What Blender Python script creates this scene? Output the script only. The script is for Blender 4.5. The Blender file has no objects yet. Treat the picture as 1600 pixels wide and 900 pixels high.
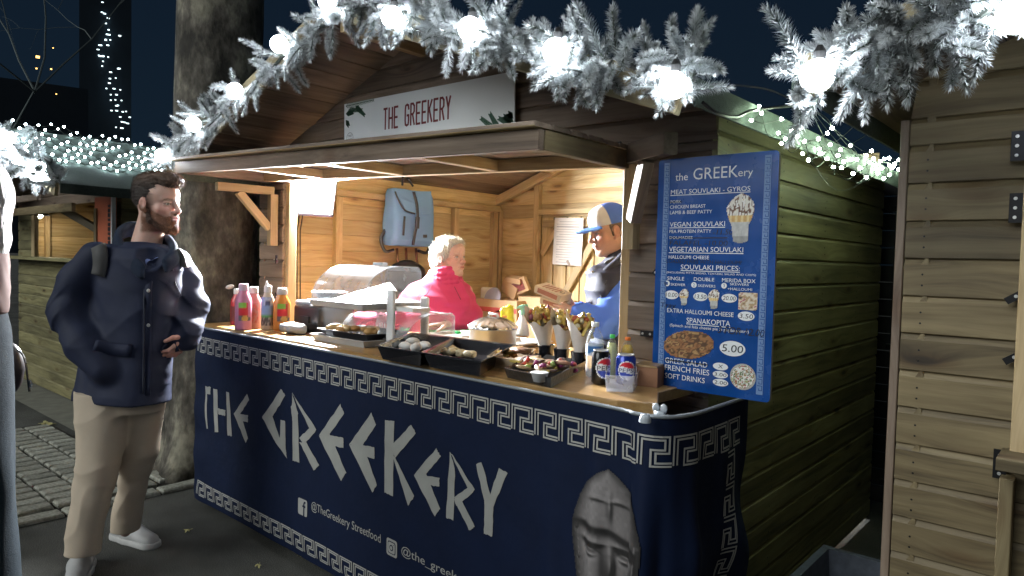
import bpy, bmesh, math, random
import numpy as np
from mathutils import Vector, Matrix, noise

random.seed(7); np.random.seed(7)
S = bpy.context.scene
COL = S.collection
PI = math.pi

# ---------------------------------------------------------------- camera
FPX = 1082.8; YAW, PIT, ROL = (math.radians(a) for a in (41.0, -2.3, 1.42)); CH = 1.45
_cy, _sy = math.cos(YAW), math.sin(YAW)
FW = np.array([-_sy*math.cos(PIT), _cy*math.cos(PIT), math.sin(PIT)])
RT = np.array([_cy, _sy, 0.0]); UP = np.cross(RT, FW)
_c, _s = math.cos(ROL), math.sin(ROL)
RT, UP = _c*RT+_s*UP, -_s*RT+_c*UP
CP = np.array([0, 0, CH])
cam = bpy.data.cameras.new('camera'); cam.sensor_width = 36; cam.lens = 36*FPX/1600
cam.clip_start = 0.05; cam.clip_end = 2000
co = bpy.data.objects.new('camera', cam); COL.objects.link(co); S.camera = co
m = Matrix(((RT[0], UP[0], -FW[0], 0), (RT[1], UP[1], -FW[1], 0), (RT[2], UP[2], -FW[2], CH), (0, 0, 0, 1)))
co.matrix_world = m

# ---------------------------------------------------------------- night sky, sun lamp added as fill for the town's ambient light, exposure
w = bpy.data.worlds.new('World'); S.world = w; w.use_nodes = True
wn = w.node_tree.nodes; wl = w.node_tree.links
bg = wn['Background']
tc = wn.new('ShaderNodeTexCoord'); sep = wn.new('ShaderNodeSeparateXYZ'); wl.new(tc.outputs['Generated'], sep.inputs[0])
rp = wn.new('ShaderNodeValToRGB'); wl.new(sep.outputs['Z'], rp.inputs[0])
e = rp.color_ramp.elements
e[0].position = 0.0; e[0].color = (.0036, .0080, .0135, 1)
e[1].position = 0.6; e[1].color = (.0016, .0038, .0092, 1)
wl.new(rp.outputs[0], bg.inputs[0]); bg.inputs[1].default_value = 1.0
sl = bpy.data.lights.new('fill_sun', 'SUN'); sl.energy = 1.0; sl.angle = math.radians(40); sl.color = (.93, .97, .95)
so = bpy.data.objects.new('fill_sun', sl); COL.objects.link(so)
so.rotation_euler = Vector((.24, .84, -.48)).to_track_quat('-Z', 'Y').to_euler()
S.view_settings.view_transform = 'Standard'; S.view_settings.look = 'None'
S.view_settings.exposure = 1.0; S.view_settings.gamma = 1.0
S.render.engine = 'CYCLES'
S.cycles.max_bounces = 7; S.cycles.diffuse_bounces = 3; S.cycles.glossy_bounces = 3
S.cycles.transparent_max_bounces = 12; S.cycles.sample_clamp_indirect = 4.0

def ray(x, y): return RT*(x-800)/FPX + UP*(450-y)/FPX + FW
def at(x, y, ax, v):                      # the place on the plane ax = v that shows at photo pixel x, y
    d = ray(x, y); i = 'XYZ'.index(ax)
    return Vector(CP + d*(v-CP[i])/d[i])
def dep(x, y, D): return Vector(CP + ray(x, y)*D)
RH = Vector((RT[0], RT[1], 0)).normalized()       # horizontal, to the right of the view
TC = -Vector((FW[0], FW[1], 0)).normalized()      # horizontal, towards the camera
ZZ = Vector((0, 0, 1))

# ---------------------------------------------------------------- object helpers
W = {}
def place(o, parent, M):
    if parent is not None:
        o.parent = parent; o.matrix_parent_inverse = W[parent].inverted()
    o.matrix_basis = M; W[o] = M.copy()
def thing(name, label, cat, loc=(0, 0, 0), group=None):
    o = bpy.data.objects.new(name, None); COL.objects.link(o); o.empty_display_size = .1
    place(o, None, Matrix.Translation(Vector(loc)))
    return tag(o, label, cat, group)
def tag(o, label=None, cat=None, group=None, kind=None):
    if label: o['label'] = label
    if cat: o['category'] = cat
    if group: o['group'] = group
    if kind: o['kind'] = kind
    return o
def meshobj(name, V, Fs, mat, parent=None, M=None, smooth=False, mi=None, cols=None):
    V = np.asarray(V, dtype=float).reshape(-1, 3)
    if M is None:
        c = (V.min(0)+V.max(0))/2 if len(V) else np.zeros(3)
        V = V-c; M = Matrix.Translation(Vector(c))
    me = bpy.data.meshes.new(name)
    me.from_pydata(V.tolist(), [], Fs if isinstance(Fs, list) else Fs.tolist())
    for mm in (mat if isinstance(mat, (list, tuple)) else [mat]): me.materials.append(mm)
    if smooth: me.polygons.foreach_set('use_smooth', [True]*len(me.polygons))
    if mi is not None: me.polygons.foreach_set('material_index', list(mi))
    if cols is not None:
        ca = me.color_attributes.new('Col', 'FLOAT_COLOR', 'POINT')
        a = np.ones((len(V), 4), dtype=np.float32); a[:, :3] = cols
        ca.data.foreach_set('color', a.ravel())
    me.update()
    o = bpy.data.objects.new(name, me); COL.objects.link(o); place(o, parent, M)
    return o
def copy_tree(o, parent=None):
    c = o.copy(); COL.objects.link(c); c.parent = parent; W[c] = W[o].copy()
    for ch in KIDS.get(o, []) if False else o.children: copy_tree(ch, c)
    return c
KIDS = {}

class MB:
    def __init__(s): s.v = []; s.f = []; s.m = []; s.c = []
    def add(s, v, f, mi=0, col=None):
        n = len(s.v); s.v += [tuple(p) for p in v]; s.f += [tuple(i+n for i in q) for q in f]; s.m += [mi]*len(f)
        if col is not None: s.c += [tuple(col)]*len(v)
        return s
    def box(s, c, sz, R=None, mi=0, col=None, ch=0):
        hx, hy, hz = (a/2 for a in sz); c = Vector(c); v = []
        for x, y, z in ((-1,-1,-1),(1,-1,-1),(1,1,-1),(-1,1,-1),(-1,-1,1),(1,-1,1),(1,1,1),(-1,1,1)):
            p = Vector((x*hx, y*hy, z*hz))
            v.append(c + (R @ p if R is not None else p))
        return s.add(v, [(0,3,2,1),(4,5,6,7),(0,1,5,4),(1,2,6,5),(2,3,7,6),(3,0,4,7)], mi, col)
    def quad(s, a, b, c, d, mi=0, col=None): return s.add([a, b, c, d], [(0,1,2,3)], mi, col)
    def ring(s, loops, mi=0, close=True, caps=True, col=None):      # list of loops of equal length
        n = len(loops[0]); v = [p for l in loops for p in l]; f = []
        for i in range(len(loops)-1):
            for j in range(n if close else n-1):
                k = (j+1) % n
                f.append((i*n+j, i*n+k, (i+1)*n+k, (i+1)*n+j))
        if caps and close:
            f.append(tuple(range(n))[::-1]); b = (len(loops)-1)*n; f.append(tuple(b+j for j in range(n)))
        return s.add(v, f, mi, col)
    def lathe(s, c, prof, n=24, mi=0, R=None, caps=False, sx=1, sy=1, col=None, flute=None):
        c = Vector(c); loops = []
        for r, z in prof:
            l = []
            for j in range(n):
                a = 2*PI*j/n; rr = r*(1 if flute is None else 1+flute(a, z))
                p = Vector((rr*math.cos(a)*sx, rr*math.sin(a)*sy, z)); l.append(c+(R @ p if R is not None else p))
            loops.append(l)
        return s.ring(loops, mi, True, caps, col)
    def tube(s, pts, r, n=6, mi=0, col=None, rads=None):
        pts = [Vector(p) for p in pts]; loops = []; prev = None
        for i, p in enumerate(pts):
            t = (pts[min(i+1, len(pts)-1)]-pts[max(i-1, 0)]).normalized()
            if t.length == 0: t = Vector((0, 0, 1))
            if prev is None:
                a = Vector((0, 0, 1)) if abs(t.z) < .9 else Vector((1, 0, 0)); u = t.cross(a).normalized()
            else:
                u = (prev-t*prev.dot(t)).normalized()
            prev = u; q = t.cross(u); rr = rads[i] if rads else r
            loops.append([p+(u*math.cos(2*PI*j/n)+q*math.sin(2*PI*j/n))*rr for j in range(n)])
        return s.ring(loops, mi, True, True, col)
    def ico(s, c, r, sub=1, mi=0, sc=(1, 1, 1), R=None, jit=0, col=None, freq=30):
        V0, F0 = ICO[sub]; c = Vector(c); v = []
        for p in V0:
            q = p*r
            if jit: q = q*(1+jit*noise.noise((p*r+c)*freq))
            q = Vector((q.x*sc[0], q.y*sc[1], q.z*sc[2])); v.append(c+(R @ q if R is not None else q))
        return s.add(v, F0, mi, col)
    def build(s, name, mat, parent=None, smooth=False, M=None):
        return meshobj(name, s.v, s.f, mat, parent, M, smooth, s.m if any(s.m) else None, s.c if s.c else None)
ICO = {}
for sub in (1, 2, 3):
    b = bmesh.new(); bmesh.ops.create_icosphere(b, subdivisions=sub, radius=1)
    ICO[sub] = ([v.co.copy() for v in b.verts], [tuple(v.index for v in f.verts) for f in b.faces]); b.free()
def spline(pts, n=8):
    P = [np.array(p, float) for p in pts]; P = [2*P[0]-P[1]]+P+[2*P[-1]-P[-2]]; out = []
    for i in range(1, len(P)-2):
        for k in range(n):
            t = k/n; a, b_, c, d = P[i-1:i+3]
            out.append(Vector(.5*((2*b_)+(-a+c)*t+(2*a-5*b_+4*c-d)*t*t+(-a+3*b_-3*c+d)*t**3)))
    out.append(Vector(P[-2])); return out
def rotz(a): return Matrix.Rotation(a, 3, 'Z')
def basis(x, up=ZZ):                       # 3x3 whose columns are x, y, z axes
    x = Vector(x).normalized(); z = (Vector(up)-x*x.dot(Vector(up))).normalized(); y = z.cross(x)
    return Matrix((x, y, z)).transposed()

# ---------------------------------------------------------------- materials
class NT:
    def __init__(s, name):
        s.m = bpy.data.materials.new(name); s.m.use_nodes = True; s.n = s.m.node_tree.nodes; s.l = s.m.node_tree.links
        s.b = s.n['Principled BSDF']
    def node(s, t, **k):
        n = s.n.new(t)
        for a, v in k.items(): setattr(n, a, v)
        return n
    def lk(s, a, b): s.l.new(a, b)
    def noise(s, vec, sc, det=3, rough=.55):
        n = s.node('ShaderNodeTexNoise'); n.inputs['Scale'].default_value = sc; n.inputs['Detail'].default_value = det
        n.inputs['Roughness'].default_value = rough
        if vec is not None: s.lk(vec, n.inputs['Vector'])
        return n.outputs['Fac']
    def ramp(s, fac, stops):
        r = s.node('ShaderNodeValToRGB'); s.lk(fac, r.inputs[0]); e = r.color_ramp.elements
        while len(e) < len(stops): e.new(.5)
        for el, (p, c) in zip(e, stops): el.position = p; el.color = (*c, 1) if len(c) == 3 else c
        return r.outputs[0]
    def mul(s, a, b, fac=1.0, mode='MULTIPLY'):
        x = s.node('ShaderNodeMix', data_type='RGBA', blend_type=mode)
        if isinstance(fac, (int, float)): x.inputs[0].default_value = fac
        else: s.lk(fac, x.inputs[0])
        for i, q in ((6, a), (7, b)):
            if isinstance(q, tuple): x.inputs[i].default_value = (*q, 1)
            else: s.lk(q, x.inputs[i])
        return x.outputs[2]
    def bump(s, h, st=.3, dist=.01):
        b = s.node('ShaderNodeBump'); b.inputs['Strength'].default_value = st; b.inputs['Distance'].default_value = dist
        s.lk(h, b.inputs['Height']); s.lk(b.outputs[0], s.b.inputs['Normal'])
    def math(s, op, a, b=None):
        x = s.node('ShaderNodeMath', operation=op)
        for i, q in enumerate((a, b)):
            if q is None: continue
            if isinstance(q, (int, float)): x.inputs[i].default_value = q
            else: s.lk(q, x.inputs[i])
        return x.outputs[0]
def mat(name, col=(.5, .5, .5), rough=.5, metal=0, var=.15, sc=20, bump=0, bsc=80, coat=0, sheen=0, attr=False, spec=None, sss=0, bd=.004):
    t = NT(name); tc = t.node('ShaderNodeTexCoord'); v = tc.outputs['Object']
    if attr:
        a = t.node('ShaderNodeAttribute'); a.attribute_name = 'Col'; base = a.outputs['Color']
    else: base = col
    if var:
        n = t.noise(v, sc, 4); r = t.ramp(n, [(.25, (1-var,)*3), (.75, (1.0,)*3)])
        base = t.mul(base, r)
        t.lk(base, t.b.inputs['Base Color'])
    elif attr: t.lk(base, t.b.inputs['Base Color'])
    else: t.b.inputs['Base Color'].default_value = (*col, 1)
    t.b.inputs['Roughness'].default_value = rough; t.b.inputs['Metallic'].default_value = metal
    t.b.inputs['Coat Weight'].default_value = coat; t.b.inputs['Sheen Weight'].default_value = sheen
    if spec is not None: t.b.inputs['Specular IOR Level'].default_value = spec
    if sss: t.b.inputs['Subsurface Weight'].default_value = sss; t.b.inputs['Subsurface Radius'].default_value = (.012, .005, .003)
    if bump: t.bump(t.noise(v, bsc, 4), bump, bd)
    return t.m
def emit(name, col, st):
    t = NT(name); t.b.inputs['Base Color'].default_value = (*col, 1); t.b.inputs['Emission Color'].default_value = (*col, 1)
    t.b.inputs['Emission Strength'].default_value = st
    return t.m
def clear(name, tint=(1, 1, 1), body=.12, rough=.08, bcol=(.8, .8, .8)):
    t = NT(name); tr = t.node('ShaderNodeBsdfTransparent'); tr.inputs[0].default_value = (*tint, 1)
    t.b.inputs['Base Color'].default_value = (*bcol, 1); t.b.inputs['Roughness'].default_value = rough
    lw = t.node('ShaderNodeLayerWeight'); lw.inputs[0].default_value = .35
    tc = t.node('ShaderNodeTexCoord'); nz = t.noise(tc.outputs['Object'], 14, 4)
    f = t.math('ADD', t.math('MULTIPLY', lw.outputs['Facing'], .45), t.math('MULTIPLY', nz, body*2))
    mx = t.node('ShaderNodeMixShader'); t.lk(f, mx.inputs[0]); t.lk(tr.outputs[0], mx.inputs[1]); t.lk(t.b.outputs[0], mx.inputs[2])
    t.lk(mx.outputs[0], t.n['Material Output'].inputs[0]); return t.m
def wood(name, a, b, dark, knots=.13, rough=.6, stain=.25):
    t = NT(name); tc = t.node('ShaderNodeTexCoord'); oi = t.node('ShaderNodeObjectInfo')
    off = t.node('ShaderNodeCombineXYZ')
    t.lk(t.math('MULTIPLY', oi.outputs['Random'], 37.0), off.inputs[0]); t.lk(t.math('MULTIPLY', oi.outputs['Random'], 91.0), off.inputs[1])
    va = t.node('ShaderNodeVectorMath', operation='ADD'); t.lk(tc.outputs['Object'], va.inputs[0]); t.lk(off.outputs[0], va.inputs[1])
    mp = t.node('ShaderNodeMapping'); mp.inputs['Scale'].default_value = (1.4, 26, 26); t.lk(va.outputs[0], mp.inputs[0])
    # knots
    mk = t.node('ShaderNodeMapping'); mk.inputs['Scale'].default_value = (2.6, 9, 3); t.lk(va.outputs[0], mk.inputs[0])
    vo = t.node('ShaderNodeTexVoronoi'); vo.inputs['Scale'].default_value = 1.0; t.lk(mk.outputs[0], vo.inputs['Vector'])
    kd = vo.outputs['Distance']
    # grain bends round the knots
    bend = t.node('ShaderNodeVectorMath', operation='ADD'); t.lk(mp.outputs[0], bend.inputs[0])
    cb = t.node('ShaderNodeCombineXYZ'); t.lk(t.math('MULTIPLY', t.math('POWER', t.math('SUBTRACT', 1.0, t.math('MINIMUM', kd, 1.0)), 3.0), 1.6), cb.inputs[1]); t.lk(cb.outputs[0], bend.inputs[1])
    g = t.noise(bend.outputs[0], 1.0, 5, .6); g2 = t.noise(bend.outputs[0], 3.1, 3, .6)
    base = t.ramp(g, [(.3, dark), (.46, a), (.68, b)])
    base = t.mul(base, t.ramp(g2, [(.35, (.78, .74, .70)), (.6, (1, 1, 1))]), .8)
    big = t.noise(va.outputs[0], 1.7, 3); base = t.mul(base, t.ramp(big, [(.3, (1-stain,)*3), (.7, (1, 1, 1))]))
    rnd = t.ramp(oi.outputs['Random'], [(0, (.62, .60, .57)), (.5, (.92, .88, .82)), (1, (1.12, 1.10, 1.06))]); base = t.mul(base, rnd)
    km = t.ramp(kd, [(knots*.55, (1, 1, 1)), (knots, (0, 0, 0))])
    base = t.mul(base, tuple(x*.38 for x in dark), km, 'MIX')
    ring = t.ramp(kd, [(knots, (.72, .6, .5)), (knots*2.0, (1, 1, 1))]); base = t.mul(base, ring)
    t.lk(base, t.b.inputs['Base Color']); t.b.inputs['Roughness'].default_value = rough
    t.bump(g, .35, .004); return t.m
PINE = wood('pine_boards', (.74, .58, .31), (.84, .70, .43), (.52, .36, .16))
POST = wood('pine_posts', (.62, .48, .27), (.73, .59, .37), (.44, .31, .15), knots=.07)
BARGE = wood('pale_barge', (.36, .31, .19), (.46, .41, .27), (.22, .18, .10), knots=.07)
GREENW = wood('treated_boards', (.27, .255, .12), (.38, .36, .19), (.13, .12, .055), knots=.12, stain=.45)
BROWNW = wood('weathered_boards', (.225, .17, .13), (.30, .235, .185), (.12, .085, .065), knots=.10, stain=.35)
OLIVEW = wood('olive_boards', (.235, .185, .098), (.33, .27, .15), (.10, .075, .038), knots=.14, stain=.45)
COUNTER = wood('counter_ply', (.50, .32, .13), (.58, .39, .18), (.40, .23, .08), knots=.02, rough=.3, stain=.12)
FELT = mat('roof_felt', (.075, .10, .085), .9, var=.4, sc=60, bump=.6, bsc=300)
BLACK = mat('black_plastic', (.012, .012, .014), .35, var=.2)
IRON = mat('black_iron', (.015, .015, .017), .4, .6, var=.2)
STEEL = mat('brushed_steel', (.66, .66, .64), .34, .75, var=.12, sc=8)
WHITEP = mat('white_plastic', (.80, .80, .80), .35, var=.05)
NAVY = mat('navy_fabric', (.0025, .010, .040), .75, var=.25, sc=6, bump=.5, bsc=3.5, spec=.25, bd=.02)
PRINT = mat('silver_print', (.42, .42, .40), .55, var=.12, sc=30)
WIRE = mat('dark_cable', (.02, .025, .02), .6, var=.1)
SKIN = mat('skin', rough=.48, var=.06, sc=120, attr=True, bump=.12, bsc=600, sss=.12, bd=.001)
PAPER = mat('paper', (.78, .75, .70), .8, var=.08, sc=12)
CARD = mat('cardboard', (.46, .30, .16), .85, var=.12, sc=9)
VCOL = mat('coloured_food', rough=.5, var=.35, sc=90, attr=True, bump=.5, bsc=220)
VPRINT = mat('printed_picture', rough=.45, var=0, attr=True)
VCLOTH = mat('coloured_cloth', rough=.8, var=.12, sc=40, attr=True, bump=.2, bsc=500)
VPLAST = mat('coloured_plastic', rough=.3, var=.05, attr=True)

# ---------------------------------------------------------------- signed distance bodies
class SDF:
    def __init__(s, lo, hi, h):
        s.lo = np.array(lo, float); s.h = h; s.n = np.ceil((np.array(hi)-s.lo)/h).astype(int)+1
        s.F = np.full(tuple(s.n), 1.0, dtype=np.float32)
        s.ax = [(s.lo[i]+np.arange(s.n[i])*h).astype(np.float32) for i in range(3)]
    def sub(s, lo, hi):
        a = np.clip(np.floor((np.array(lo)-s.lo)/s.h).astype(int), 0, s.n); b = np.clip(np.ceil((np.array(hi)-s.lo)/s.h).astype(int)+1, 0, s.n)
        sl_ = tuple(slice(a[i], b[i]) for i in range(3))
        X, Y, Z = np.meshgrid(*[s.ax[i][sl_[i]] for i in range(3)], indexing='ij', sparse=True)
        return sl_, X, Y, Z
    def comb(s, sl_, d, k, mode):
        f = s.F[sl_]
        if f.size == 0: return
        d = d.astype(np.float32)
        if mode == 'cut': d = -d
        if mode == 'cut':
            A = s.F[sl_]; Bv = d                       # smooth max(A, -dist)
            hh = np.clip(.5-.5*(Bv-A)/k, 0, 1); s.F[sl_] = Bv+(A-Bv)*hh + k*hh*(1-hh)
        elif mode == 'and':
            A = s.F[sl_]; hh = np.clip(.5-.5*(d-A)/k, 0, 1); s.F[sl_] = d+(A-d)*hh + k*hh*(1-hh)
        else:
            hh = np.clip(.5+.5*(d-f)/k, 0, 1); s.F[sl_] = d+(f-d)*hh - k*hh*(1-hh)
    def cone(s, a, b, r0, r1, k=.02, mode='add', fl=None):
        a = np.array(a, float); b = np.array(b, float); m_ = max(r0, r1)+k+3*s.h+.02
        sl_, X, Y, Z = s.sub(np.minimum(a, b)-m_, np.maximum(a, b)+m_)
        ab = b-a; L = max(ab@ab, 1e-9)
        px, py, pz = X-a[0], Y-a[1], Z-a[2]
        t = np.clip((px*ab[0]+py*ab[1]+pz*ab[2])/L, 0, 1)
        qx, qy, qz = px-t*ab[0], py-t*ab[1], pz-t*ab[2]
        if fl is not None:                             # flatten along a direction: (unit vector, factor)
            n_, f_ = np.array(fl[0], float), fl[1]; dn = qx*n_[0]+qy*n_[1]+qz*n_[2]; g = (1/f_-1)
            qx, qy, qz = qx+dn*n_[0]*g, qy+dn*n_[1]*g, qz+dn*n_[2]*g
        s.comb(sl_, np.sqrt(qx*qx+qy*qy+qz*qz)-(r0+(r1-r0)*t), k, mode)
    def ell(s, c, r, R=None, k=.02, mode='add'):
        c = np.array(c, float); m_ = max(r)+k+3*s.h+.02
        sl_, X, Y, Z = s.sub(c-m_, c+m_); px, py, pz = X-c[0], Y-c[1], Z-c[2]
        if R is not None:
            R = np.array(R); px, py, pz = (px*R[0, i]+py*R[1, i]+pz*R[2, i] for i in range(3))
        q = np.sqrt((px/r[0])**2+(py/r[1])**2+(pz/r[2])**2)
        g = np.sqrt((px/r[0]**2)**2+(py/r[1]**2)**2+(pz/r[2]**2)**2)+1e-6
        s.comb(sl_, q*(q-1)/g, k, mode)
    def loft(s, zs, cs, rs, ang=0, k=.02, mode='add', pw=2.0):      # stack of ellipses: heights, centres (x,y), radii (along, across), section angle
        zs = np.array(zs, float); cs = np.array(cs, float); rs = np.array(rs, float); o = np.argsort(zs); zs, cs, rs = zs[o], cs[o], rs[o]
        m_ = rs.max()+k+3*s.h
        sl_, X, Y, Z = s.sub((cs[:, 0].min()-m_, cs[:, 1].min()-m_, zs[0]-k-3*s.h), (cs[:, 0].max()+m_, cs[:, 1].max()+m_, zs[-1]+k+3*s.h))
        zz = Z; f_ = lambda q: np.interp(zz.ravel(), zs, q).reshape(zz.shape).astype(np.float32)
        cx, cy, ra, rb = f_(cs[:, 0]), f_(cs[:, 1]), f_(rs[:, 0]), f_(rs[:, 1])
        ca, sa = math.cos(ang), math.sin(ang); px, py = X-cx, Y-cy; u_, v_ = (px*ca+py*sa)/ra, (-px*sa+py*ca)/rb
        q = (np.abs(u_)**pw+np.abs(v_)**pw)**(1/pw)
        d = (q-1)*np.minimum(ra, rb); d = np.maximum(d, np.maximum(zz-zs[-1], zs[0]-zz)); s.comb(sl_, d, k, mode)
    def warp(s, fn):
        X, Y, Z = np.meshgrid(*s.ax, indexing='ij', sparse=True); near = np.abs(s.F) < .06
        s.F += np.where(near, fn(X, Y, Z), 0).astype(np.float32)
    def mesh(s):
        F = s.F; In = F < 0; n = F.shape
        c = np.zeros((n[0]-1, n[1]-1, n[2]-1), np.uint8)
        offs = [(i, j, k) for i in (0, 1) for j in (0, 1) for k in (0, 1)]
        for i, j, k in offs: c += In[i:n[0]-1+i, j:n[1]-1+j, k:n[2]-1+k]
        act = (c > 0) & (c < 8); idx = np.argwhere(act); vid = np.full(c.shape, -1, np.int64); vid[act] = np.arange(len(idx))
        val = np.stack([F[idx[:, 0]+i, idx[:, 1]+j, idx[:, 2]+k] for i, j, k in offs], 1)
        P = np.zeros((len(idx), 3)); cnt = np.zeros(len(idx))
        for a_ in range(8):
            for ax in range(3):
                if offs[a_][ax]: continue
                o2 = list(offs[a_]); o2[ax] = 1; b_ = offs.index(tuple(o2)); va, vb = val[:, a_], val[:, b_]
                cr = (va < 0) != (vb < 0); t = np.where(cr, va/np.where(cr, va-vb, 1), 0)
                q = np.tile(np.array(offs[a_], float), (len(idx), 1)); q[:, ax] += t
                P += q*cr[:, None]; cnt += cr
        V = s.lo+(idx+P/cnt[:, None])*s.h; Q = []
        for ax in range(3):
            sa = [slice(None)]*3; sb = [slice(None)]*3; sa[ax] = slice(0, -1); sb[ax] = slice(1, None)
            A, B_ = In[tuple(sa)], In[tuple(sb)]; e_ = np.argwhere(A != B_); o1, o2 = [x for x in range(3) if x != ax]
            ok = (e_[:, o1] > 0) & (e_[:, o2] > 0) & (e_[:, o1] < n[o1]-1) & (e_[:, o2] < n[o2]-1); e_ = e_[ok]
            q = []
            for d1, d2 in ((-1, -1), (0, -1), (0, 0), (-1, 0)):
                t = e_.copy(); t[:, o1] += d1; t[:, o2] += d2; q.append(vid[t[:, 0], t[:, 1], t[:, 2]])
            q = np.stack(q, 1); flip = A[tuple(e_.T)] ^ (ax == 1); q[~flip] = q[~flip][:, ::-1]; Q.append(q)
        return V, np.concatenate(Q)
def fbm(X, Y, Z, f, seed=0, octv=3):               # cheap smooth numpy noise, about -1..1
    r = np.random.RandomState(seed); out = 0; a = 1.0
    for o in range(octv):
        for _ in range(3):
            k = r.normal(size=3); k = k/np.linalg.norm(k)*f; k2 = r.normal(size=3); k2 = k2/np.linalg.norm(k2)*f*.7; p = r.rand(2)*6.28
            out = out+a*np.sin(X*k[0]+Y*k[1]+Z*k[2]+p[0]+1.6*np.sin(X*k2[0]+Y*k2[1]+Z*k2[2]+p[1]))/3
        f *= 2.03; a *= .5
    return out
def ridge(X, Y, Z, f, seed=0, p=3): return (1-np.abs(fbm(X, Y, Z, f, seed, 1)))**p
def strands(name, V, f, n, L, w_, dirs, mt, parent, cols, seed=1, lift=.5):
    """short hairs rooted all over a modelled hair or beard surface"""
    r = np.random.RandomState(seed); I = r.choice(len(V), n); P = V[I]; i = np.clip(((P-f.lo)/f.h).round().astype(int), 1, f.n-2); F = f.F
    N = np.stack([F[i[:, 0]+1, i[:, 1], i[:, 2]]-F[i[:, 0]-1, i[:, 1], i[:, 2]], F[i[:, 0], i[:, 1]+1, i[:, 2]]-F[i[:, 0], i[:, 1]-1, i[:, 2]], F[i[:, 0], i[:, 1], i[:, 2]+1]-F[i[:, 0], i[:, 1], i[:, 2]-1]], 1)
    N = N/(np.linalg.norm(N, axis=1, keepdims=True)+1e-9); d = np.array(dirs, float)[None]+r.normal(size=(n, 3))*.35; d = d-N*(d*N).sum(1, keepdims=True); d = d/(np.linalg.norm(d, axis=1, keepdims=True)+1e-9)+N*lift*r.rand(n, 1)
    d = d/np.linalg.norm(d, axis=1, keepdims=True)*(L*(.5+r.rand(n, 1))); s_ = np.cross(d, N); s_ = s_/(np.linalg.norm(s_, axis=1, keepdims=True)+1e-9)*w_; P = P-N*.001
    VV = np.stack([P-s_, P+s_, P+d*.6+s_*.7+N*.001, P+d], 1).reshape(-1, 3); Q = np.arange(n*4).reshape(-1, 4); c = np.repeat(np.clip(cols[I]*(.6+.9*r.rand(n, 1)), 0, 1), 4, 0)
    return tag(meshobj(name, VV, Q, mt, parent, cols=c), kind='stuff')
def join(parts):
    Vs, Fs, n = [], [], 0
    for V, Q in parts: Vs.append(V); Fs.append(Q+n); n += len(V)
    return np.concatenate(Vs), np.concatenate(Fs)
# ---------------------------------------------------------------- lettering
_tc = {}
def text_mesh(s):
    if s in _tc: return _tc[s]
    cu = bpy.data.curves.new('t', 'FONT'); cu.body = s; cu.size = 1; cu.resolution_u = 3
    o = bpy.data.objects.new('t', cu); COL.objects.link(o); dg = bpy.context.evaluated_depsgraph_get()
    me = o.evaluated_get(dg).to_mesh(); V = np.array([v.co[:] for v in me.vertices]); Fs = [tuple(p.vertices) for p in me.polygons]
    o.evaluated_get(dg).to_mesh_clear(); bpy.data.objects.remove(o); bpy.data.curves.remove(cu)
    lo = V.min(0); V = V-lo; _tc[s] = (V, Fs, V.max(0)); return _tc[s]
def text_on(mb, s, o, ux, uy, wd, ht, mi=0, off=None, shear=0):     # origin, unit right, unit up, width, height
    V, Fs, ex = text_mesh(s); o, ux, uy = Vector(o), Vector(ux), Vector(uy)
    mb.add([o+ux*(p[0]/ex[0]*wd+shear*p[1]/ex[1]*ht)+uy*(p[1]/ex[1]*ht) for p in V], Fs, mi)
# ================================================================ timber helpers
_bm = {}
def beam(name, p0, p1, w, h, mat_, parent, up=ZZ, ch=.002, cut=(0, 0)):
    """square timber p0 -> p1 (centre line), w across, h along 'up', edges eased; grain along local x"""
    p0, p1 = Vector(p0), Vector(p1); L = (p1-p0).length; R = basis(p1-p0, up)
    key = ('b', round(L, 4), w, h, ch, cut, tuple(m.name for m in (mat_ if isinstance(mat_, list) else [mat_])))
    if key not in _bm:
        a, b = w/2, h/2; pr = [(-a+ch, -b), (a-ch, -b), (a, -b+ch), (a, b-ch), (a-ch, b), (-a+ch, b), (-a, b-ch), (-a, -b+ch)]
        l0 = [(-L/2+cut[0]*z, y, z) for y, z in pr]; l1 = [(L/2-cut[1]*z, y, z) for y, z in pr]
        mb = MB().ring([l0, l1]); me = bpy.data.meshes.new(name); me.from_pydata(mb.v, [], mb.f)
        for mm in (mat_ if isinstance(mat_, list) else [mat_]): me.materials.append(mm)
        me.validate(); _bm[key] = me
    o = bpy.data.objects.new(name, _bm[key]); COL.objects.link(o)
    place(o, parent, Matrix.Translation((p0+p1)/2) @ R.to_4x4()); return o
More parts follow.
